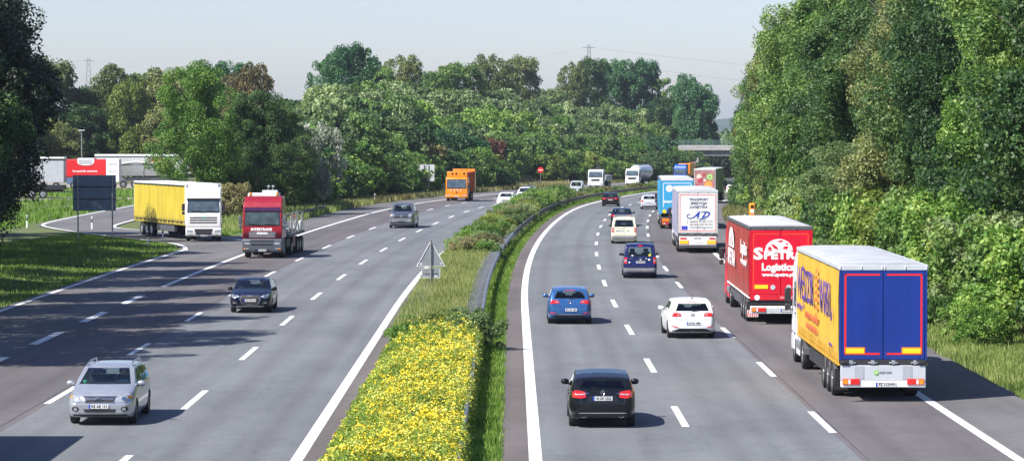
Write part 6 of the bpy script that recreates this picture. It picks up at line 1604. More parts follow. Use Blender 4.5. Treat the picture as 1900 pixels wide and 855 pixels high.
# -- lorry with fruit picture
t = place('semi_truck', 'distant lorry with a fruit and vegetable picture on its rear', 'lorry', 374, 11.7, yaw=-0.05)
FR = mat('picture_rose_ground', (0.42, 0.20, 0.20), 0.5, dirt=0.5, scale=1.4)
semi_rear(t, 13.0, 4.15, OFFWH, dict(toprail=OFFWH, rail=GREYP, pillar=OFFWH), LGREY, OFFWH, tractor=WHITE, W=2.6)
doors(t, 2.6, 4.15, FR, z0=1.22, inset=.08)
m = MB()
def disc(x, z, r_, k, y): m.lathe([(r_, 0), (r_, .004)], c=(x, y, z), axis='y', n=24, m=k)
disc(.62, 3.15, .42, 0, -.018); disc(.62, 3.15, .34, 1, -.023); disc(.62, 3.15, .14, 0, -.028)
disc(.45, 2.2, .50, 2, -.018); disc(.45, 2.2, .40, 3, -.023); disc(.50, 1.5, .40, 4, -.018); disc(-.7, 3.2, .30, 4, -.018); disc(-.55, 2.7, .35, 5, -.019); disc(-.85, 2.0, .30, 5, -.018); disc(-.2, 1.7, .34, 2, -.020); disc(-.9, 1.5, .25, 0, -.021); disc(-.1, 3.4, .22, 5, -.018); disc(0, 2.75, .16, 4, -.019)
part(m, 'fruit_picture', [mat('pic_green', (0.12, 0.35, 0.06), 0.5), mat('pic_pale_green', (0.45, 0.62, 0.25), 0.5), mat('pic_orange', (0.80, 0.22, 0.03), 0.5), mat('pic_bright_orange', (0.85, 0.34, 0.08), 0.5), mat('pic_cream', (0.72, 0.62, 0.5), 0.5), mat('pic_crimson', (0.42, 0.06, 0.08), 0.5)], t)
m = MB(); m.box(-1.25, 1.25, -.04, .06, .5, 1.15); part(m, 'rear_panel', GREYP, t); rear_lights(t, 2.5, .8, y=-.045)

# ------------------------------------------------- oncoming lorries (origin under the front bumper, +y forward)
# -- red flatbed
t = place('flatbed_truck', 'dark red flatbed lorry with INTERTRANS on its nose and orange beacons', 'lorry', 186.2, -16.45, -1, yaw=-0.022)
MRED = paint('dark_crimson_paint', (0.30, 0.008, 0.022), 0.15); BGREY = mat('bluish_grey_plastic', (0.085, 0.10, 0.13), 0.5)
y0 = -2.34; W = 2.44
cab, bv, bb, z0, z1 = make_cab(t, y0, MRED, 'high', W, BGREY, bt=1.20); z0, z1 = 1.98, 2.86
cab_common(t, cab, bv, y0, z0, z1, W, BGREY)
patch(bv, [(-1.12, 2.88), (1.12, 2.88), (1.08, 3.12), (-1.08, 3.12)], 'front', 'sun_visor', mat('smoked_visor', (0.05, 0.015, 0.06), 0.25), t, off=.05, thick=.04, maxlen=.4)
patch(bv, [(-.80, 1.28), (.80, 1.28), (.84, 1.64), (-.84, 1.64)], 'front', 'grille', BGREY, t, off=.008, maxlen=.4)
for z in (1.30, 1.39, 1.48, 1.57): patch(bv, rect(-.78, .78, z, z + .035), 'front', 'grille_bar', mat('grille_silver', (0.45, 0.4, 0.42), 0.35, 0.6), t, off=.025, maxlen=.4)
h_ = bv.ray_cast(Vector((0, 9, 1.72)), Vector((0, -1, 0)))[0]
lettering('INTERTRANS', SIGNW, t, (0.05, h_.y + .012, 1.77), 'front', .22, width=1.30, bold=.012)
lettering('MAN', SIGNW, t, (0.0, h_.y + .050, 1.53), 'front', .17, width=.64, bold=.012)
for x0, x1, z_0, z_1, n_, mt in ((-.72, .72, 1.02, 1.14, 'bumper_slot', BLACKP), (-.66, .66, .78, .90, 'bumper_slot', BLACKP), (-.45, .45, .44, .54, 'bumper_slot', BLACKP)): patch(bb, rect(x0, x1, z_0, z_1), 'front', n_, mt, t, off=.006, maxlen=.09)
for sx in (-1, 1):
    for poly, nm, mt in ((rect(.76, 1.10, .84, .98), 'headlight', LAMP), (rect(.80, 1.00, .56, .63), 'fog_lamp', LAMP), (rect(1.02, 1.14, .56, .63), 'indicator', AMBER)):
        patch(bb, poly if sx > 0 else mirror(poly), 'front', nm, mt, t, off=.018, maxlen=.09)
plate(t, 'UN KR 301', (0, .03, .50), 'front', .52)
for sx in (-1, 1):
    m = MB(); m.lathe([(.09, 0), (.09, .05), (.05, .06), (.05, .10)], c=(sx * .82, y0 + 1.3, 3.74), axis='z', n=12); o = part(m, 'beacon', BLACKP, t)
    m = MB(); m.lathe([(.085, .10), (.09, .2), (.06, .27), (.01, .28)], c=(sx * .82, y0 + 1.3, 3.74), axis='z', n=12); part(m, 'beacon_dome', AMBER, o, smooth=True)
m = MB(); m.box(-.75, 1.18, y0 - .95, y0 - .1, 1.1, 3.95); part(m, 'tool_body', mat('white_container', (0.72, 0.73, 0.74), 0.5, dirt=0.1), t, bevel=.03)
m = MB(); m.box(-.65, .3, y0 - .7, y0 - .2, 3.95, 4.12); part(m, 'roof_unit', OFFWH, t, bevel=.02)
for x in (-.3, -.02):
    m = MB(); m.tube([(x, y0 - .4, 4.1), (x - .06, y0 - .4, 4.35)], .02, 6); m.lathe([(.01, 0), (.07, .02), (.09, .07), (.07, .12), (.01, .13)], c=(x - .06, y0 - .4, 4.30), axis='z', n=10); part(m, 'work_lamp', ALU, t)
m = MB(); m.box(1.10, 1.24, y0 - .6, y0 - .1, 2.7, 3.05); part(m, 'red_box', REDM, t)
Lb = 10.6
m = MB(); m.box(-1.24, 1.24, -Lb - 1.6, y0 - 1.0, 1.20, 1.34); m.box(-.5, .5, -Lb - 1.2, y0 + 1.5, .75, 1.2); part(m, 'load_bed', mat('bed_dark', (0.05, 0.055, 0.07), 0.6), t)
m = MB(); m.box(-1.262, -1.242, -Lb - 1.6, y0 - 1.0, 1.19, 1.35); m.box(1.242, 1.262, -Lb - 1.6, y0 - 1.0, 1.19, 1.35); part(m, 'bed_edge', GREYP, t)
rg = random.Random(8)
for k in range(9):
    y = y0 - 1.9 - k * 1.05; x = rg.choice((-1.0, -1.1)) if k % 3 else -.6; h_z = rg.uniform(.7, 1.35)
    m = MB(); m.tube([(x, y, 1.34), (x + rg.uniform(-.1, .1), y, 1.34 + h_z)], .045, 6); part(m, 'stake_post', ALU, t)
for k in range(7):
    y = -6.4 - k * .85; m = MB(); m.tube([(-1.14 + .1 * (k % 2), y, 1.34), (-1.14 + .1 * (k % 3), y, 1.34 + (.6, 1.3, 1.25, .8, 1.35, 1.3, .7)[k])], .05, 6); part(m, 'stake_post', ALU, t)
for k in range(5):
    y = y0 - 2.4 - k * 1.8; m = MB(); m.tube([(1.0, y, 1.34), (1.0, y, 1.34 + rg.uniform(.5, 1.2))], .04, 6); part(m, 'stake_post', ALU, t)
m = MB(); m.box(-.9, .9, y0 - 6.5, y0 - 2.0, 1.345, 1.62); m.box(-.5, .7, y0 - 8.3, y0 - 6.8, 1.345, 1.95); part(m, 'load', mat('load_grey', (0.25, 0.27, 0.3), 0.6, dirt=0.5, scale=5), t, bevel=.02)
m = MB(); m.box(-1.15, -.35, -Lb - 1.3, -Lb - .3, 1.345, 1.95); part(m, 'white_bin', SIGNW, t, bevel=.05)
m = MB(); m.tube([(-.9, -Lb - .6, 1.9), (-.7, -Lb - .3, 2.35)], .05, 6); part(m, 'red_pole', REDM, t)
for y in (-1.45,): axle(t, y, 2.44, .52)
for y in (-5.3, -8.6, -9.95, -11.3): axle(t, y, 2.5, .5, dual=True)
for sx in (-1, 1):
    m = MB(); m.box(sx*1.0 - .2, sx*1.0 + .2, -4.5, -2.6, .55, 1.1); part(m, 'tank', DARKMET, t, bevel=.06)
m = MB()
for k in range(4): m.prism_x([(-6.4 - k*.22, .55), (-6.52 - k*.22, .55), (-6.3 - k*.22, 1.1), (-6.18 - k*.22, 1.1)], -1.225, -1.215)
m.box(-1.214, -1.20, -7.2, -6.1, .5, 1.15); part(m, 'striped_board', mat('stripe_pink', (0.55, 0.3, 0.28), 0.5), t)
# windscreen interior hints: pale papers on the dash
# -- white lorry with yellow trailer, turning off the slip road
p = Vector((-21.65, 213.6, 0)); t = thing('semi_truck', 'white lorry with yellow curtain trailer coming off the slip road', 'lorry', (p.x, p.y, 0.06), math.pi + 0.10)
WC = paint('white_cab_paint', (0.78, 0.78, 0.77)); y0 = -2.34; W = 2.48
cab, bv, bb, z0, z1 = make_cab(t, y0, WC, 'high', W, WC); z0, z1 = 2.02, 2.92
cab_common(t, cab, bv, y0, z0, z1, W, BLACKP)
patch(bv, [(-1.18, 2.93), (1.18, 2.93), (1.14, 3.03), (-1.14, 3.03)], 'front', 'sun_visor', BLACKP, t, off=.10, thick=.09, maxlen=.4)
for z in (1.62, 1.45, 1.28): patch(bv, [(-.95, z), (.95, z), (.95, z + .09), (-.95, z + .09)], 'front', 'grille_slot', BLACKP, t, off=.006, maxlen=.4)
patch(bv, rect(-.2, .18, 1.63, 1.69), 'front', 'green_badge', mat('green_badge2', (0.0, 0.25, 0.15), 0.4), t, off=.02)
h_ = bv.ray_cast(Vector((0, 9, 1.66)), Vector((0, -1, 0)))[0]
lettering('DAF', CHROME, t, (.78, h_.y + .02, 1.67), 'front', .10, width=.34, bold=.006); lettering('XF', CHROME, t, (-.80, h_.y + .02, 1.67), 'front', .08, width=.18)
patch(bb, [(-.52, .48), (.52, .48), (.66, .90), (-.66, .90)], 'front', 'lower_grille', BLACKP, t, off=.010, maxlen=.09)
for z in (.56, .66, .76): patch(bb, rect(-.56, .56, z, z + .025), 'front', 'grille_bar', GREYP, t, off=.03, maxlen=.09)
for sx in (-1, 1):
    for poly, nm, mt in (([(.78, .66), (1.14, .68), (1.16, .82), (.78, .80)], 'headlight', LAMP), (rect(.80, .98, .46, .52), 'fog_lamp', LAMP)): patch(bb, poly if sx > 0 else mirror(poly), 'front', nm, mt, t, off=.018, maxlen=.09)
plate(t, 'GA 1920X', (0, .03, .42), 'front', .52)
m = MB(); m.prism_x([(y0 + .0, 3.62), (y0 + .1, 3.98), (y0 + .6, 3.96), (y0 + 1.55, 3.70), (y0 + 1.5, 3.62)], -1.05, 1.05); part(m, 'roof_deflector', WC, t, bevel=.05)
axle(t, -1.45, 2.46, .52); axle(t, -5.1, 2.5, .52, dual=True)
m = MB(); m.box(-.45, .45, -6.0, y0 + 1.6, .6, .95); part(m, 'tractor_frame', DARKMET, t)
for sx in (-1, 1): m = MB(); m.lathe([(.01, -.02), (.33, 0), (.33, 1.3), (.01, 1.32)], c=(sx * .9, -4.2, .72), axis='y', n=16); part(m, 'fuel_tank', ALU, t, smooth=True)
# trailer is yawed against the tractor: build in its own frame then turn about the kingpin
kp = Vector((0, -4.6, 0)); ya = 0.30
rotm = Matrix.Translation(kp + Vector((0.40, 0, 0))) @ Matrix.Rotation(ya, 4, 'Z') @ Matrix.Translation(-kp)
def tp(m, name, mats, **k):
    m.v = [tuple(rotm @ Vector(p_)) for p_ in m.v]; return part(m, name, mats, t, **k)
f_, b_ = -3.15, -16.75; w = 1.275
YC2 = streaky('lemon_curtain', (0.60, 0.47, 0.04), 0.5, 0.25, amount=0.45)
m = MB(); m.box(-w, w, b_, f_, 1.15, 1.28); tp(m, 'floor_frame', DARKMET)
for sx in (-1, 1):
    m = MB(); v = []; n = 80
    for i in range(n + 1):
        y = b_ + .05 + (f_ - b_ - .35) * i / n
        for k in range(6): v.append((sx * (w + .012 * math.sin(y * 6) + .008 * math.sin(y * 15 + k)), y, 1.02 + (3.80 - 1.02) * k / 5))
    ff = [(i*6+k, i*6+k+1, (i+1)*6+k+1, (i+1)*6+k) for i in range(n) for k in range(5)]
    m.add(v, ff); tp(m, 'side_curtain', YC2, smooth=True)
    m = MB()
    for i in range(30): y = b_ + .3 + i * .44; m.box(sx*(w+.03)-.006, sx*(w+.03)+.006, y-.02, y+.02, 1.0, 1.42)
    m.box(sx*(w+.03)-.005, sx*(w+.03)+.005, b_ + .1, f_ - .3, 1.26, 1.29); tp(m, 'straps', mat('black_strap', (0.06, 0.05, 0.03), 0.6))
    m = MB(); m.box(sx*w - .03, sx*w + .03, b_, f_, 3.78, 3.86); tp(m, 'roof_rail', BLACKP)
    m = MB(); m.box(sx*w - .02, sx*w + .045, f_ - .30, f_ + .02, 1.1, 3.95); tp(m, 'front_corner_post', SIGNW)
m = MB(); m.box(-w, w, f_ - .05, f_, 1.28, 3.95); tp(m, 'front_wall', SIGNW)
m = MB(); m.box(-w, w, b_, b_ + .05, 1.28, 3.85); tp(m, 'rear_door', SIGNW)
m = MB(); m.box(-w - .02, w + .02, b_ - .02, f_ + .02, 3.86, 4.0); tp(m, 'roof', SIGNW, bevel=.03)
m = MB(); m.box(-.6, -.45, b_ + .3, f_ - .5, .8, 1.15); m.box(.45, .6, b_ + .3, f_ - .5, .8, 1.15); tp(m, 'chassis', DARKMET)
ty, ri = wheel_meshes(.5, .36, True)
for y in (-12.2, -13.5, -14.8):
    for sx in (-1, 1):
        c = rotm @ Vector((sx * 1.08, y, .5)); o = bpy.data.objects.new('wheel', None); COL.objects.link(o); o.parent = t; o.location = c; o.rotation_euler = (0, 0, ya + (math.pi if sx < 0 else 0))
        for nm, me in (('tyre', ty), ('rim', ri)): q = bpy.data.objects.new(nm, me); COL.objects.link(q); q.parent = o
for sx in (-1, 1): m = MB(); a, b = sorted((sx*1.0, sx*1.2)); m.box(a, b, -11.0, -6.5, .5, .95); tp(m, 'side_guard', GREYP)

# -- orange refuse lorry
t = place('refuse_truck', 'orange refuse lorry with striped warning band below the windscreen', 'lorry', 344.5, -15.7, -1, yaw=0.0)
OP = paint('orange_lorry_paint', (0.90, 0.26, 0.008)); OP2 = mat('orange_brown_body', (0.72, 0.12, 0.012), 0.45); y0 = -2.2; W = 2.5
cab, bv, bb, z0, z1 = make_cab(t, y0, OP, 'refuse', W, OP)
cab_common(t, cab, bv, y0, z0, z1, W, BLACKP)
n = 8
for k in range(n): patch(bv, [(-.75 + k*.19, 1.20), (-.65 + k*.19, 1.20), (-.60 + k*.19 + .06*(1 if k < 4 else -1), 1.34), (-.70 + k*.19 + .06*(1 if k < 4 else -1), 1.34)], 'front', 'warning_stripe', SIGNW if k % 2 else REDM, t, off=.012, maxlen=.3)
h_ = bv.ray_cast(Vector((0, 9, 1.0)), Vector((0, -1, 0)))[0]
m = MB(); m.tube([(.09*math.cos(q*.3927), h_.y + .02, 1.04 + .09*math.sin(q*.3927)) for q in range(17)], .014, 5)
for a in (90, 210, 330): m.tube([(0, h_.y + .02, 1.04), (.09*math.cos(R(a)), h_.y + .02, 1.04 + .09*math.sin(R(a)))], .012, 5)
part(m, 'emblem', DARKMET, t)
for sx in (-1, 1):
    for poly, nm, mt in ((rect(.76, 1.08, .60, .74), 'headlight', LAMP),): patch(bb, poly if sx > 0 else mirror(poly), 'front', nm, mt, t, off=.018, maxlen=.09)
plate(t, 'OB EN 204', (0, .18, .55), 'front', .52)
# the plate sits on the bumper face
m = MB(); m.box(-1.15, 1.15, y0 - .2, y0 + 1.5, 2.72, 3.36); part(m, 'roof_hopper', OP, t, bevel=.06)
m = MB()
for x in (-.8, .1, .55): m.box(x - .09, x + .09, y0 + 1.5, y0 + 1.53, 3.0, 3.25)
part(m, 'hopper_openings', BLACKP, t)
m = MB(); m.box(-1.24, 1.24, y0 - 6.3, y0 - .25, 1.05, 3.30); part(m, 'collection_body', OP2, t, bevel=.04)
m = MB()
for k in range(9):
    for sx in (-1, 1): m.box(sx*1.26 - .03, sx*1.26 + .03, y0 - 6.2 + k*.72, y0 - 6.1 + k*.72, 1.1, 3.25)
part(m, 'body_ribs', OP2, t)
m = MB(); m.prism_x([(y0 - 7.6, 1.0), (y0 - 7.7, 2.4), (y0 - 6.9, 3.55), (y0 - 6.3, 3.55), (y0 - 6.3, .9)], -1.28, 1.28); part(m, 'tailgate_hopper', OP, t, bevel=.04)
m = MB(); m.box(-.5, .5, y0 - 7.0, y0 + 1.2, .6, 1.0); part(m, 'chassis', DARKMET, t)
axle(t, -1.25, 2.45, .5); axle(t, -5.4, 2.45, .5, dual=True); axle(t, -6.75, 2.45, .5, dual=True)

# -- far white crane lorry
t = place('crane_truck', 'far white lorry with a folded loading crane behind its cab', 'lorry', 500, -13.4, -1, yaw=-0.06); y0 = -2.3; W = 2.5
cab, bv, bb, z0, z1 = make_cab(t, y0, WC, 'low', W, WC); cab_common(t, cab, bv, y0, z0, z1, W, BLACKP)
patch(bv, rect(-.7, .7, 1.15, 1.5), 'front', 'grille', BLACKP, t, off=.008, maxlen=.4); lettering('MAN', CHROME, t, (0, -.12, 1.4), 'front', .14, width=.5)
for sx in (-1, 1): patch(bb, rect(.75, 1.1, .62, .78) if sx > 0 else mirror(rect(.75, 1.1, .62, .78)), 'front', 'headlight', LAMP, t, off=.018, maxlen=.09)
plate(t, 'RE GH 90', (0, .08, .5), 'front', .52)
m = MB(); m.tube([(.0, y0 - .5, 1.2), (.0, y0 - .5, 3.3), (.4, y0 - .5, 3.9)], .16, 6); m.tube([(.4, y0 - .5, 3.9), (-.5, y0 - .6, 3.5), (-.6, y0 - .6, 2.6)], .12, 6); m.box(-.3, .3, y0 - .7, y0 - .3, 3.0, 3.5); part(m, 'loading_crane', DARKMET, t)
m = MB(); m.box(-1.25, 1.25, y0 - 7.2, y0 - 1.0, 1.2, 2.05); part(m, 'drop_side_body', mat('faded_aluminium', (0.5, 0.52, 0.54), 0.5, 0.3), t, bevel=.02)
m = MB(); m.box(-.5, .5, y0 - 6.5, y0 + 1.2, .6, 1.2); part(m, 'chassis', DARKMET, t); axle(t, -1.4, 2.45, .5); axle(t, -6.3, 2.45, .5, dual=True); axle(t, -7.7, 2.45, .5, dual=True)

# -- far white tanker
t = place('tanker_truck', 'far white tanker lorry with a rounded silver tank', 'lorry', 546, -12.6, -1, yaw=-0.10); y0 = -2.3
cab, bv, bb, z0, z1 = make_cab(t, y0, WC, 'low', W, WC); cab_common(t, cab, bv, y0, z0, z1, W, BLACKP)
patch(bv, [(-.65, 1.1), (.65, 1.1), (.85, 1.5), (-.85, 1.5)], 'front', 'grille', BLACKP, t, off=.008, maxlen=.4)
for sx in (-1, 1): patch(bb, rect(.75, 1.1, .62, .78) if sx > 0 else mirror(rect(.75, 1.1, .62, .78)), 'front', 'headlight', LAMP, t, off=.018, maxlen=.09)
plate(t, 'HAM TK 7', (0, .08, .5), 'front', .52)
m = MB(); m.lathe([(.3, 0), (.9, -.12), (1.15, -.4), (1.24, -.8), (1.24, -9.4), (1.15, -9.8), (.9, -10.1), (.3, -10.2)], c=(0, y0 - .4, 2.45), axis='y', n=32); m.v = [(a*1.02, b, c) for a, b, c in m.v]; part(m, 'tank', mat('tank_white_metal', (0.66, 0.68, 0.70), 0.3, 0.35), t, smooth=True, ang=60)
m = MB(); m.box(-.3, .3, y0 - 9.6, y0 - 1.2, 3.68, 3.74); part(m, 'walkway', GALV, t)
m = MB(); m.box(-.5, .5, y0 - 10.2, y0 + 1.2, .6, 1.3); part(m, 'chassis', DARKMET, t); axle(t, -1.4, 2.45, .5); axle(t, -4.9, 2.45, .5, dual=True)
for y in (-9.6, -10.9, -12.2): axle(t, y, 2.45, .5)

# -- far blue lorry with orange load
t = place('flatbed_truck', 'far blue lorry with an orange load, left of the fruit picture lorry', 'lorry', 598, -10.1, -1, yaw=-0.12); y0 = -2.34
BP = paint('bright_blue_paint', (0.01, 0.09, 0.42))
cab, bv, bb, z0, z1 = make_cab(t, y0, BP, 'high', W, BP); cab_common(t, cab, bv, y0, z0, z1, W, BLACKP)
patch(bv, rect(-.8, .8, 1.2, 1.55), 'front', 'grille', BLACKP, t, off=.008, maxlen=.4)
for sx in (-1, 1): patch(bb, rect(.75, 1.1, .62, .78) if sx > 0 else mirror(rect(.75, 1.1, .62, .78)), 'front', 'headlight', LAMP, t, off=.018, maxlen=.09)
m = MB(); m.box(-1.25, 1.25, -15.5, y0 - .6, 1.2, 1.4); m.box(-.5, .5, -15, y0 + 1.2, .6, 1.2); part(m, 'load_bed', DARKMET, t)
m = MB(); m.box(-1.2, 1.2, -8.5, -3.6, 1.4, 3.9); m.tube([(-1, -4, 3.9), (-1.1, -9, 4.1)], .2, 6); part(m, 'orange_load', OP, t, bevel=.1)
axle(t, -1.45, 2.46, .52); axle(t, -5.1, 2.5, .52, dual=True)
for y in (-11, -12.3, -13.6): axle(t, y, 2.45, .5)

# -- lorry only just outside the left edge of the view, whose shadow lies on the road
t = place('semi_truck', 'white box lorry in the left slow lane, its shadow edge reaching the lower left', 'lorry', 60.4, -15.95, -1); y0 = -2.34
cab, bv, bb, z0, z1 = make_cab(t, y0, WC, 'high', W, WC); cab_common(t, cab, bv, y0, z0, z1, W, BLACKP)
m = MB(); m.box(-1.27, 1.27, -16.2, y0 - .5, 1.2, 4.0); part(m, 'box_body', OFFWH, t, bevel=.03)
m = MB(); m.box(-.5, .5, -15.5, y0 + 1.2, .6, 1.2); part(m, 'chassis', DARKMET, t); axle(t, -1.45, 2.46, .52); axle(t, -5.1, 2.5, .52, dual=True)
for y in (-12, -13.3, -14.6): axle(t, y, 2.45, .5)

# ------------------------------------------------- parked lorries in the rest area (seen from the side)
def parked(x0, x1, y, z0=0.07, depth=2.5): pass
GT = mat('grey_white_tarp', (0.56, 0.57, 0.58), 0.6, dirt=0.16, scale=1.0)
t = thing('parked_trailer', 'long white parked trailer with red DB letters on its side', 'lorry trailer', (-55.1, 455, 0.07), 0.0)
m = MB(); m.box(-7.2, 7.2, 0, 2.5, 1.15, 3.82); part(m, 'box_body', GT, t, bevel=.02)
m = MB(); m.box(-7.25, 7.25, -.04, 2.54, 3.62, 3.70); part(m, 'dark_rail', BLACKP, t)
m = MB(); m.box(-7.25, 7.25, -.05, 2.55, 3.72, 4.02); part(m, 'roof', SIGNW, t, bevel=.05)
m = MB()
for k in range(28): x = -7.0 + k * .52; m.box(x - .012, x + .012, -.008, -.001, 1.2, 3.6)
part(m, 'panel_ribs', mat('rib_grey', (0.45, 0.46, 0.48), 0.6), t)
m = MB()
for a, b, c, d in ((.9, 3.5, 3.28, 3.38), (.9, 3.5, 2.12, 2.22), (.9, 1.0, 2.12, 3.38), (3.4, 3.5, 2.12, 3.38)): m.box(a, b, -.02, -.009, c, d)
part(m, 'red_frame', REDM, t); lettering('DB', REDM, t, (2.2, -.012, 2.75), 'rear', 1.15, width=1.9, bold=.05)
m = MB(); m.box(-7, 7, .9, 1.1, .8, 1.15); part(m, 'chassis', DARKMET, t)
for x in (-4.6, -3.3, 4.0, 5.3):
    m = MB(); m.lathe([(.28, 0), (.45, 0), (.5, .08), (.5, .28), (.45, .35)], c=(x, .05, .5), axis='y', n=20); part(m, 'tyre', RUBBER, t, smooth=True)
def ywheel(t, x, y=.02, r_=.5):
    m = MB(); m.lathe([(r_*.56, 0.02), (r_*.9, 0), (r_, .08), (r_, .28), (r_*.9, .34)], c=(x, y, r_), axis='y', n=22); w_ = part(m, 'wheel', RUBBER, t, smooth=True, ang=60)
    m = MB(); m.lathe([(.02, .06), (r_*.2, .0), (r_*.3, .08), (r_*.5, .06), (r_*.56, .0)], c=(x, y, r_), axis='y', n=18); part(m, 'rim', ALU, w_, smooth=True)
t = thing('parked_trailer', 'red parked trailer with white arch and white rear section, behind the dark road sign', 'lorry trailer', (-54.7, 398, 0.07), 0.0)
RT = mat('bright_red_tarp', (0.72, 0.015, 0.02), 0.5, dirt=0.12, scale=1.0)
m = MB(); m.box(-3.6, 1.65, 0, 2.5, 1.55, 3.85); part(m, 'red_body', RT, t, bevel=.05)
m = MB(); m.box(1.66, 3.35, .0, 2.5, .9, 3.9); part(m, 'white_section', SIGNW, t, bevel=.03)
m = MB(); m.prism_y([(-2.1, 4.02), (-2.1, 3.45), (-1.9, 3.2), (-1.4, 3.08), (-.6, 3.08), (-.1, 3.2), (.1, 3.45), (.1, 4.02)], -.03, 2.4); part(m, 'white_arch', SIGNW, t)
m = MB()
for k in range(14): m.box(-1.85 + k*.125, -1.83 + k*.125, -.045, -.032, 3.22, 3.8)
for k in range(5): m.box(-1.9, -.1, -.045, -.032, 3.25 + k*.13, 3.265 + k*.13)
part(m, 'grid_pattern', mat('grid_grey', (0.3, 0.31, 0.35), 0.5), t)
lettering('Europastraße unterwegs', SIGNW, t, (-1.1, -.012, 2.33), 'rear', .36, width=3.2, bold=.012)
for z in (3.3, 3.15, 2.35, 2.2): lettering('transport service', GRI, t, (2.5, -.012, z), 'rear', .14, width=1.1)
m = MB(); m.box(-3.5, 1.6, .05, 2.4, .62, 1.5); part(m, 'lower_body', mat('blue_grey_panel', (0.12, 0.18, 0.32), 0.5), t)
for x in (-2.6, -1.2, 2.5): ywheel(t, x)
t = thing('parked_tipper_trailer', 'grey parked tipper trailer with two wheels visible beside the yellow trailer', 'lorry trailer', (-49.0, 404, 0.07), 0.0)
m = MB(); m.prism_x([(0, 1.6), (-.1, 2.3), (-.1, 3.2), (2.4, 3.2), (2.4, 2.3), (2.2, 1.6)], -2.9, 4.0); part(m, 'tipper_body', mat('dull_aluminium', (0.40, 0.41, 0.40), 0.45, 0.4), t, bevel=.05)
m = MB(); m.tube([(-2.9, -.1, 3.2), (-1, -.15, 3.45), (1, -.15, 3.3), (2.6, -.15, 3.4), (4, -.1, 3.2)], .14, 8); part(m, 'rolled_tarp', mat('cream_tarp', (0.55, 0.53, 0.48), 0.7), t)
m = MB(); m.tube([(.0, -.13, 1.7), (.3, -.13, 3.1)], .04, 6); m.tube([(3.1, -.13, 1.4), (3.4, -.13, 3.1)], .05, 6); m.box(-3.2, 4, .6, 1.8, .95, 1.4); part(m, 'frame', GALV, t)
for x in (-2.6, -1.1, .3): ywheel(t, x)
m = MB()
for x in (-2.6, -1.1): pr = [(x + .66*math.cos(math.pi*k/10), .5 + .66*math.sin(math.pi*k/10)) for k in range(11)] + [(x + .62*math.cos(math.pi*k/10), .5 + .62*math.sin(math.pi*k/10)) for k in range(10, -1, -1)]; m.prism_y(pr, -.02, .4)
part(m, 'mudguards', GALV, t)
t = thing('parked_trailer', 'plain pale grey parked trailer at the edge of the dark near tree', 'lorry trailer', (-59.0, 392, 0.07), 0.0)
m = MB(); m.box(-4.5, 1.3, 0, 2.5, .95, 3.9); part(m, 'box_body', mat('light_grey_box', (0.45, 0.47, 0.50), 0.5), t, bevel=.03)
m = MB(); m.box(-4.52, 1.32, -.02, 2.52, 3.78, 3.92); part(m, 'dark_top', BLACKP, t); m = MB(); m.box(-4.4, 1.4, -.1, 2.5, 3.94, 4.2); part(m, 'roof_spoiler', SIGNW, t, bevel=.1)
ywheel(t, -2.5); ywheel(t, .3)
t = thing('parked_flatbed', 'dark empty flatbed trailer standing in the shade under the near tree', 'lorry trailer', (-55.3, 344, 0.07), 0.0)
m = MB(); m.box(-5.5, 4.6, 0, 2.5, 1.0, 1.5); m.box(-5, 4.4, .8, 1.5, .7, 1.0); m.box(3.6, 5.4, 0, 2.5, .72, .8); part(m, 'flat_bed', BLACKP, t)
for x in (-1.8, -.4, 1.0, 2.3): ywheel(t, x)
HAZE = 0.00010
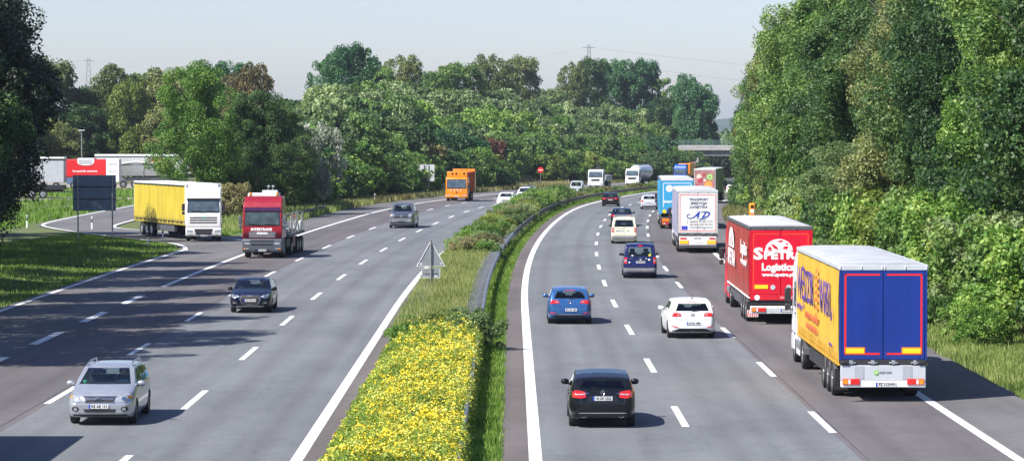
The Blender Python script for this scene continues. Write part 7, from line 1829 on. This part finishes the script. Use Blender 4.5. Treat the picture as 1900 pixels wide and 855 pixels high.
# ------------------------------------------------------------------ light, sky, camera
sd = Vector((-0.76, -0.55, 1.0)).normalized()
elev = math.asin(sd.z); azi = math.atan2(sd.x, sd.y)
w = bpy.data.worlds.new('World'); scene.world = w; w.use_nodes = True; nt = w.node_tree
bg = nt.nodes['Background']; sky = nt.nodes.new('ShaderNodeTexSky'); sky.sky_type = 'NISHITA'; sky.sun_disc = False
sky.sun_elevation = elev; sky.sun_rotation = azi % (2 * math.pi); sky.altitude = 100; sky.air_density = 1.0; sky.dust_density = 0.5; sky.ozone_density = 2.0
tint = nt.nodes.new('ShaderNodeMix'); tint.data_type = 'RGBA'; tint.blend_type = 'MULTIPLY'; tint.inputs[0].default_value = 1.0; tint.inputs[7].default_value = (1.0, 1.02, 1.27, 1)
nt.links.new(sky.outputs[0], tint.inputs[6]); nt.links.new(tint.outputs[2], bg.inputs[0]); bg.inputs[1].default_value = 0.072
ld = bpy.data.lights.new('Sun', 'SUN'); ld.energy = 5.0; ld.angle = R(0.5); ld.color = (1.0, 0.955, 0.88)
lo = bpy.data.objects.new('Sun', ld); COL.objects.link(lo); lo.rotation_euler = sd.to_track_quat('Z', 'Y').to_euler()
cd = bpy.data.cameras.new('Camera'); cam = bpy.data.objects.new('Camera', cd); COL.objects.link(cam); scene.camera = cam
cd.sensor_width = 36; cd.lens = 5650 / 1900 * 36; cd.clip_start = 1; cd.clip_end = 30000
cam.location = (0, 0, 8.0); cam.rotation_euler = (R(90) - math.atan((427.5 - 238) / 5650), 0, 0)
scene.view_settings.view_transform = 'Standard'; scene.view_settings.look = 'None'; scene.view_settings.gamma = 1; scene.view_settings.use_curve_mapping = False
scene.view_settings.exposure = 0.82
scene.cycles.max_bounces = 6; scene.cycles.diffuse_bounces = 3; scene.cycles.glossy_bounces = 3; scene.cycles.transparent_max_bounces = 12; scene.cycles.transmission_bounces = 3
scene.render.resolution_x = 1024; scene.render.resolution_y = 460

# ------------------------------------------------------------------ summer haze: even air, the sky outside it
t = NT('haze_air'); t.n.remove(t.bsdf); pv = t.node('ShaderNodeVolumePrincipled'); pv.inputs['Color'].default_value = (0.80, 0.88, 1.0, 1)
pv.inputs['Density'].default_value = HAZE; pv.inputs['Anisotropy'].default_value = 0.3; t.link(pv.outputs[0], t.out.inputs['Volume'])
m = MB(); m.box(-7000, 7000, -600, 9300, -11, 70); o = m.build('haze', t.mat); tag(o, 'thin summer haze over the whole motorway', 'haze', kind='stuff')
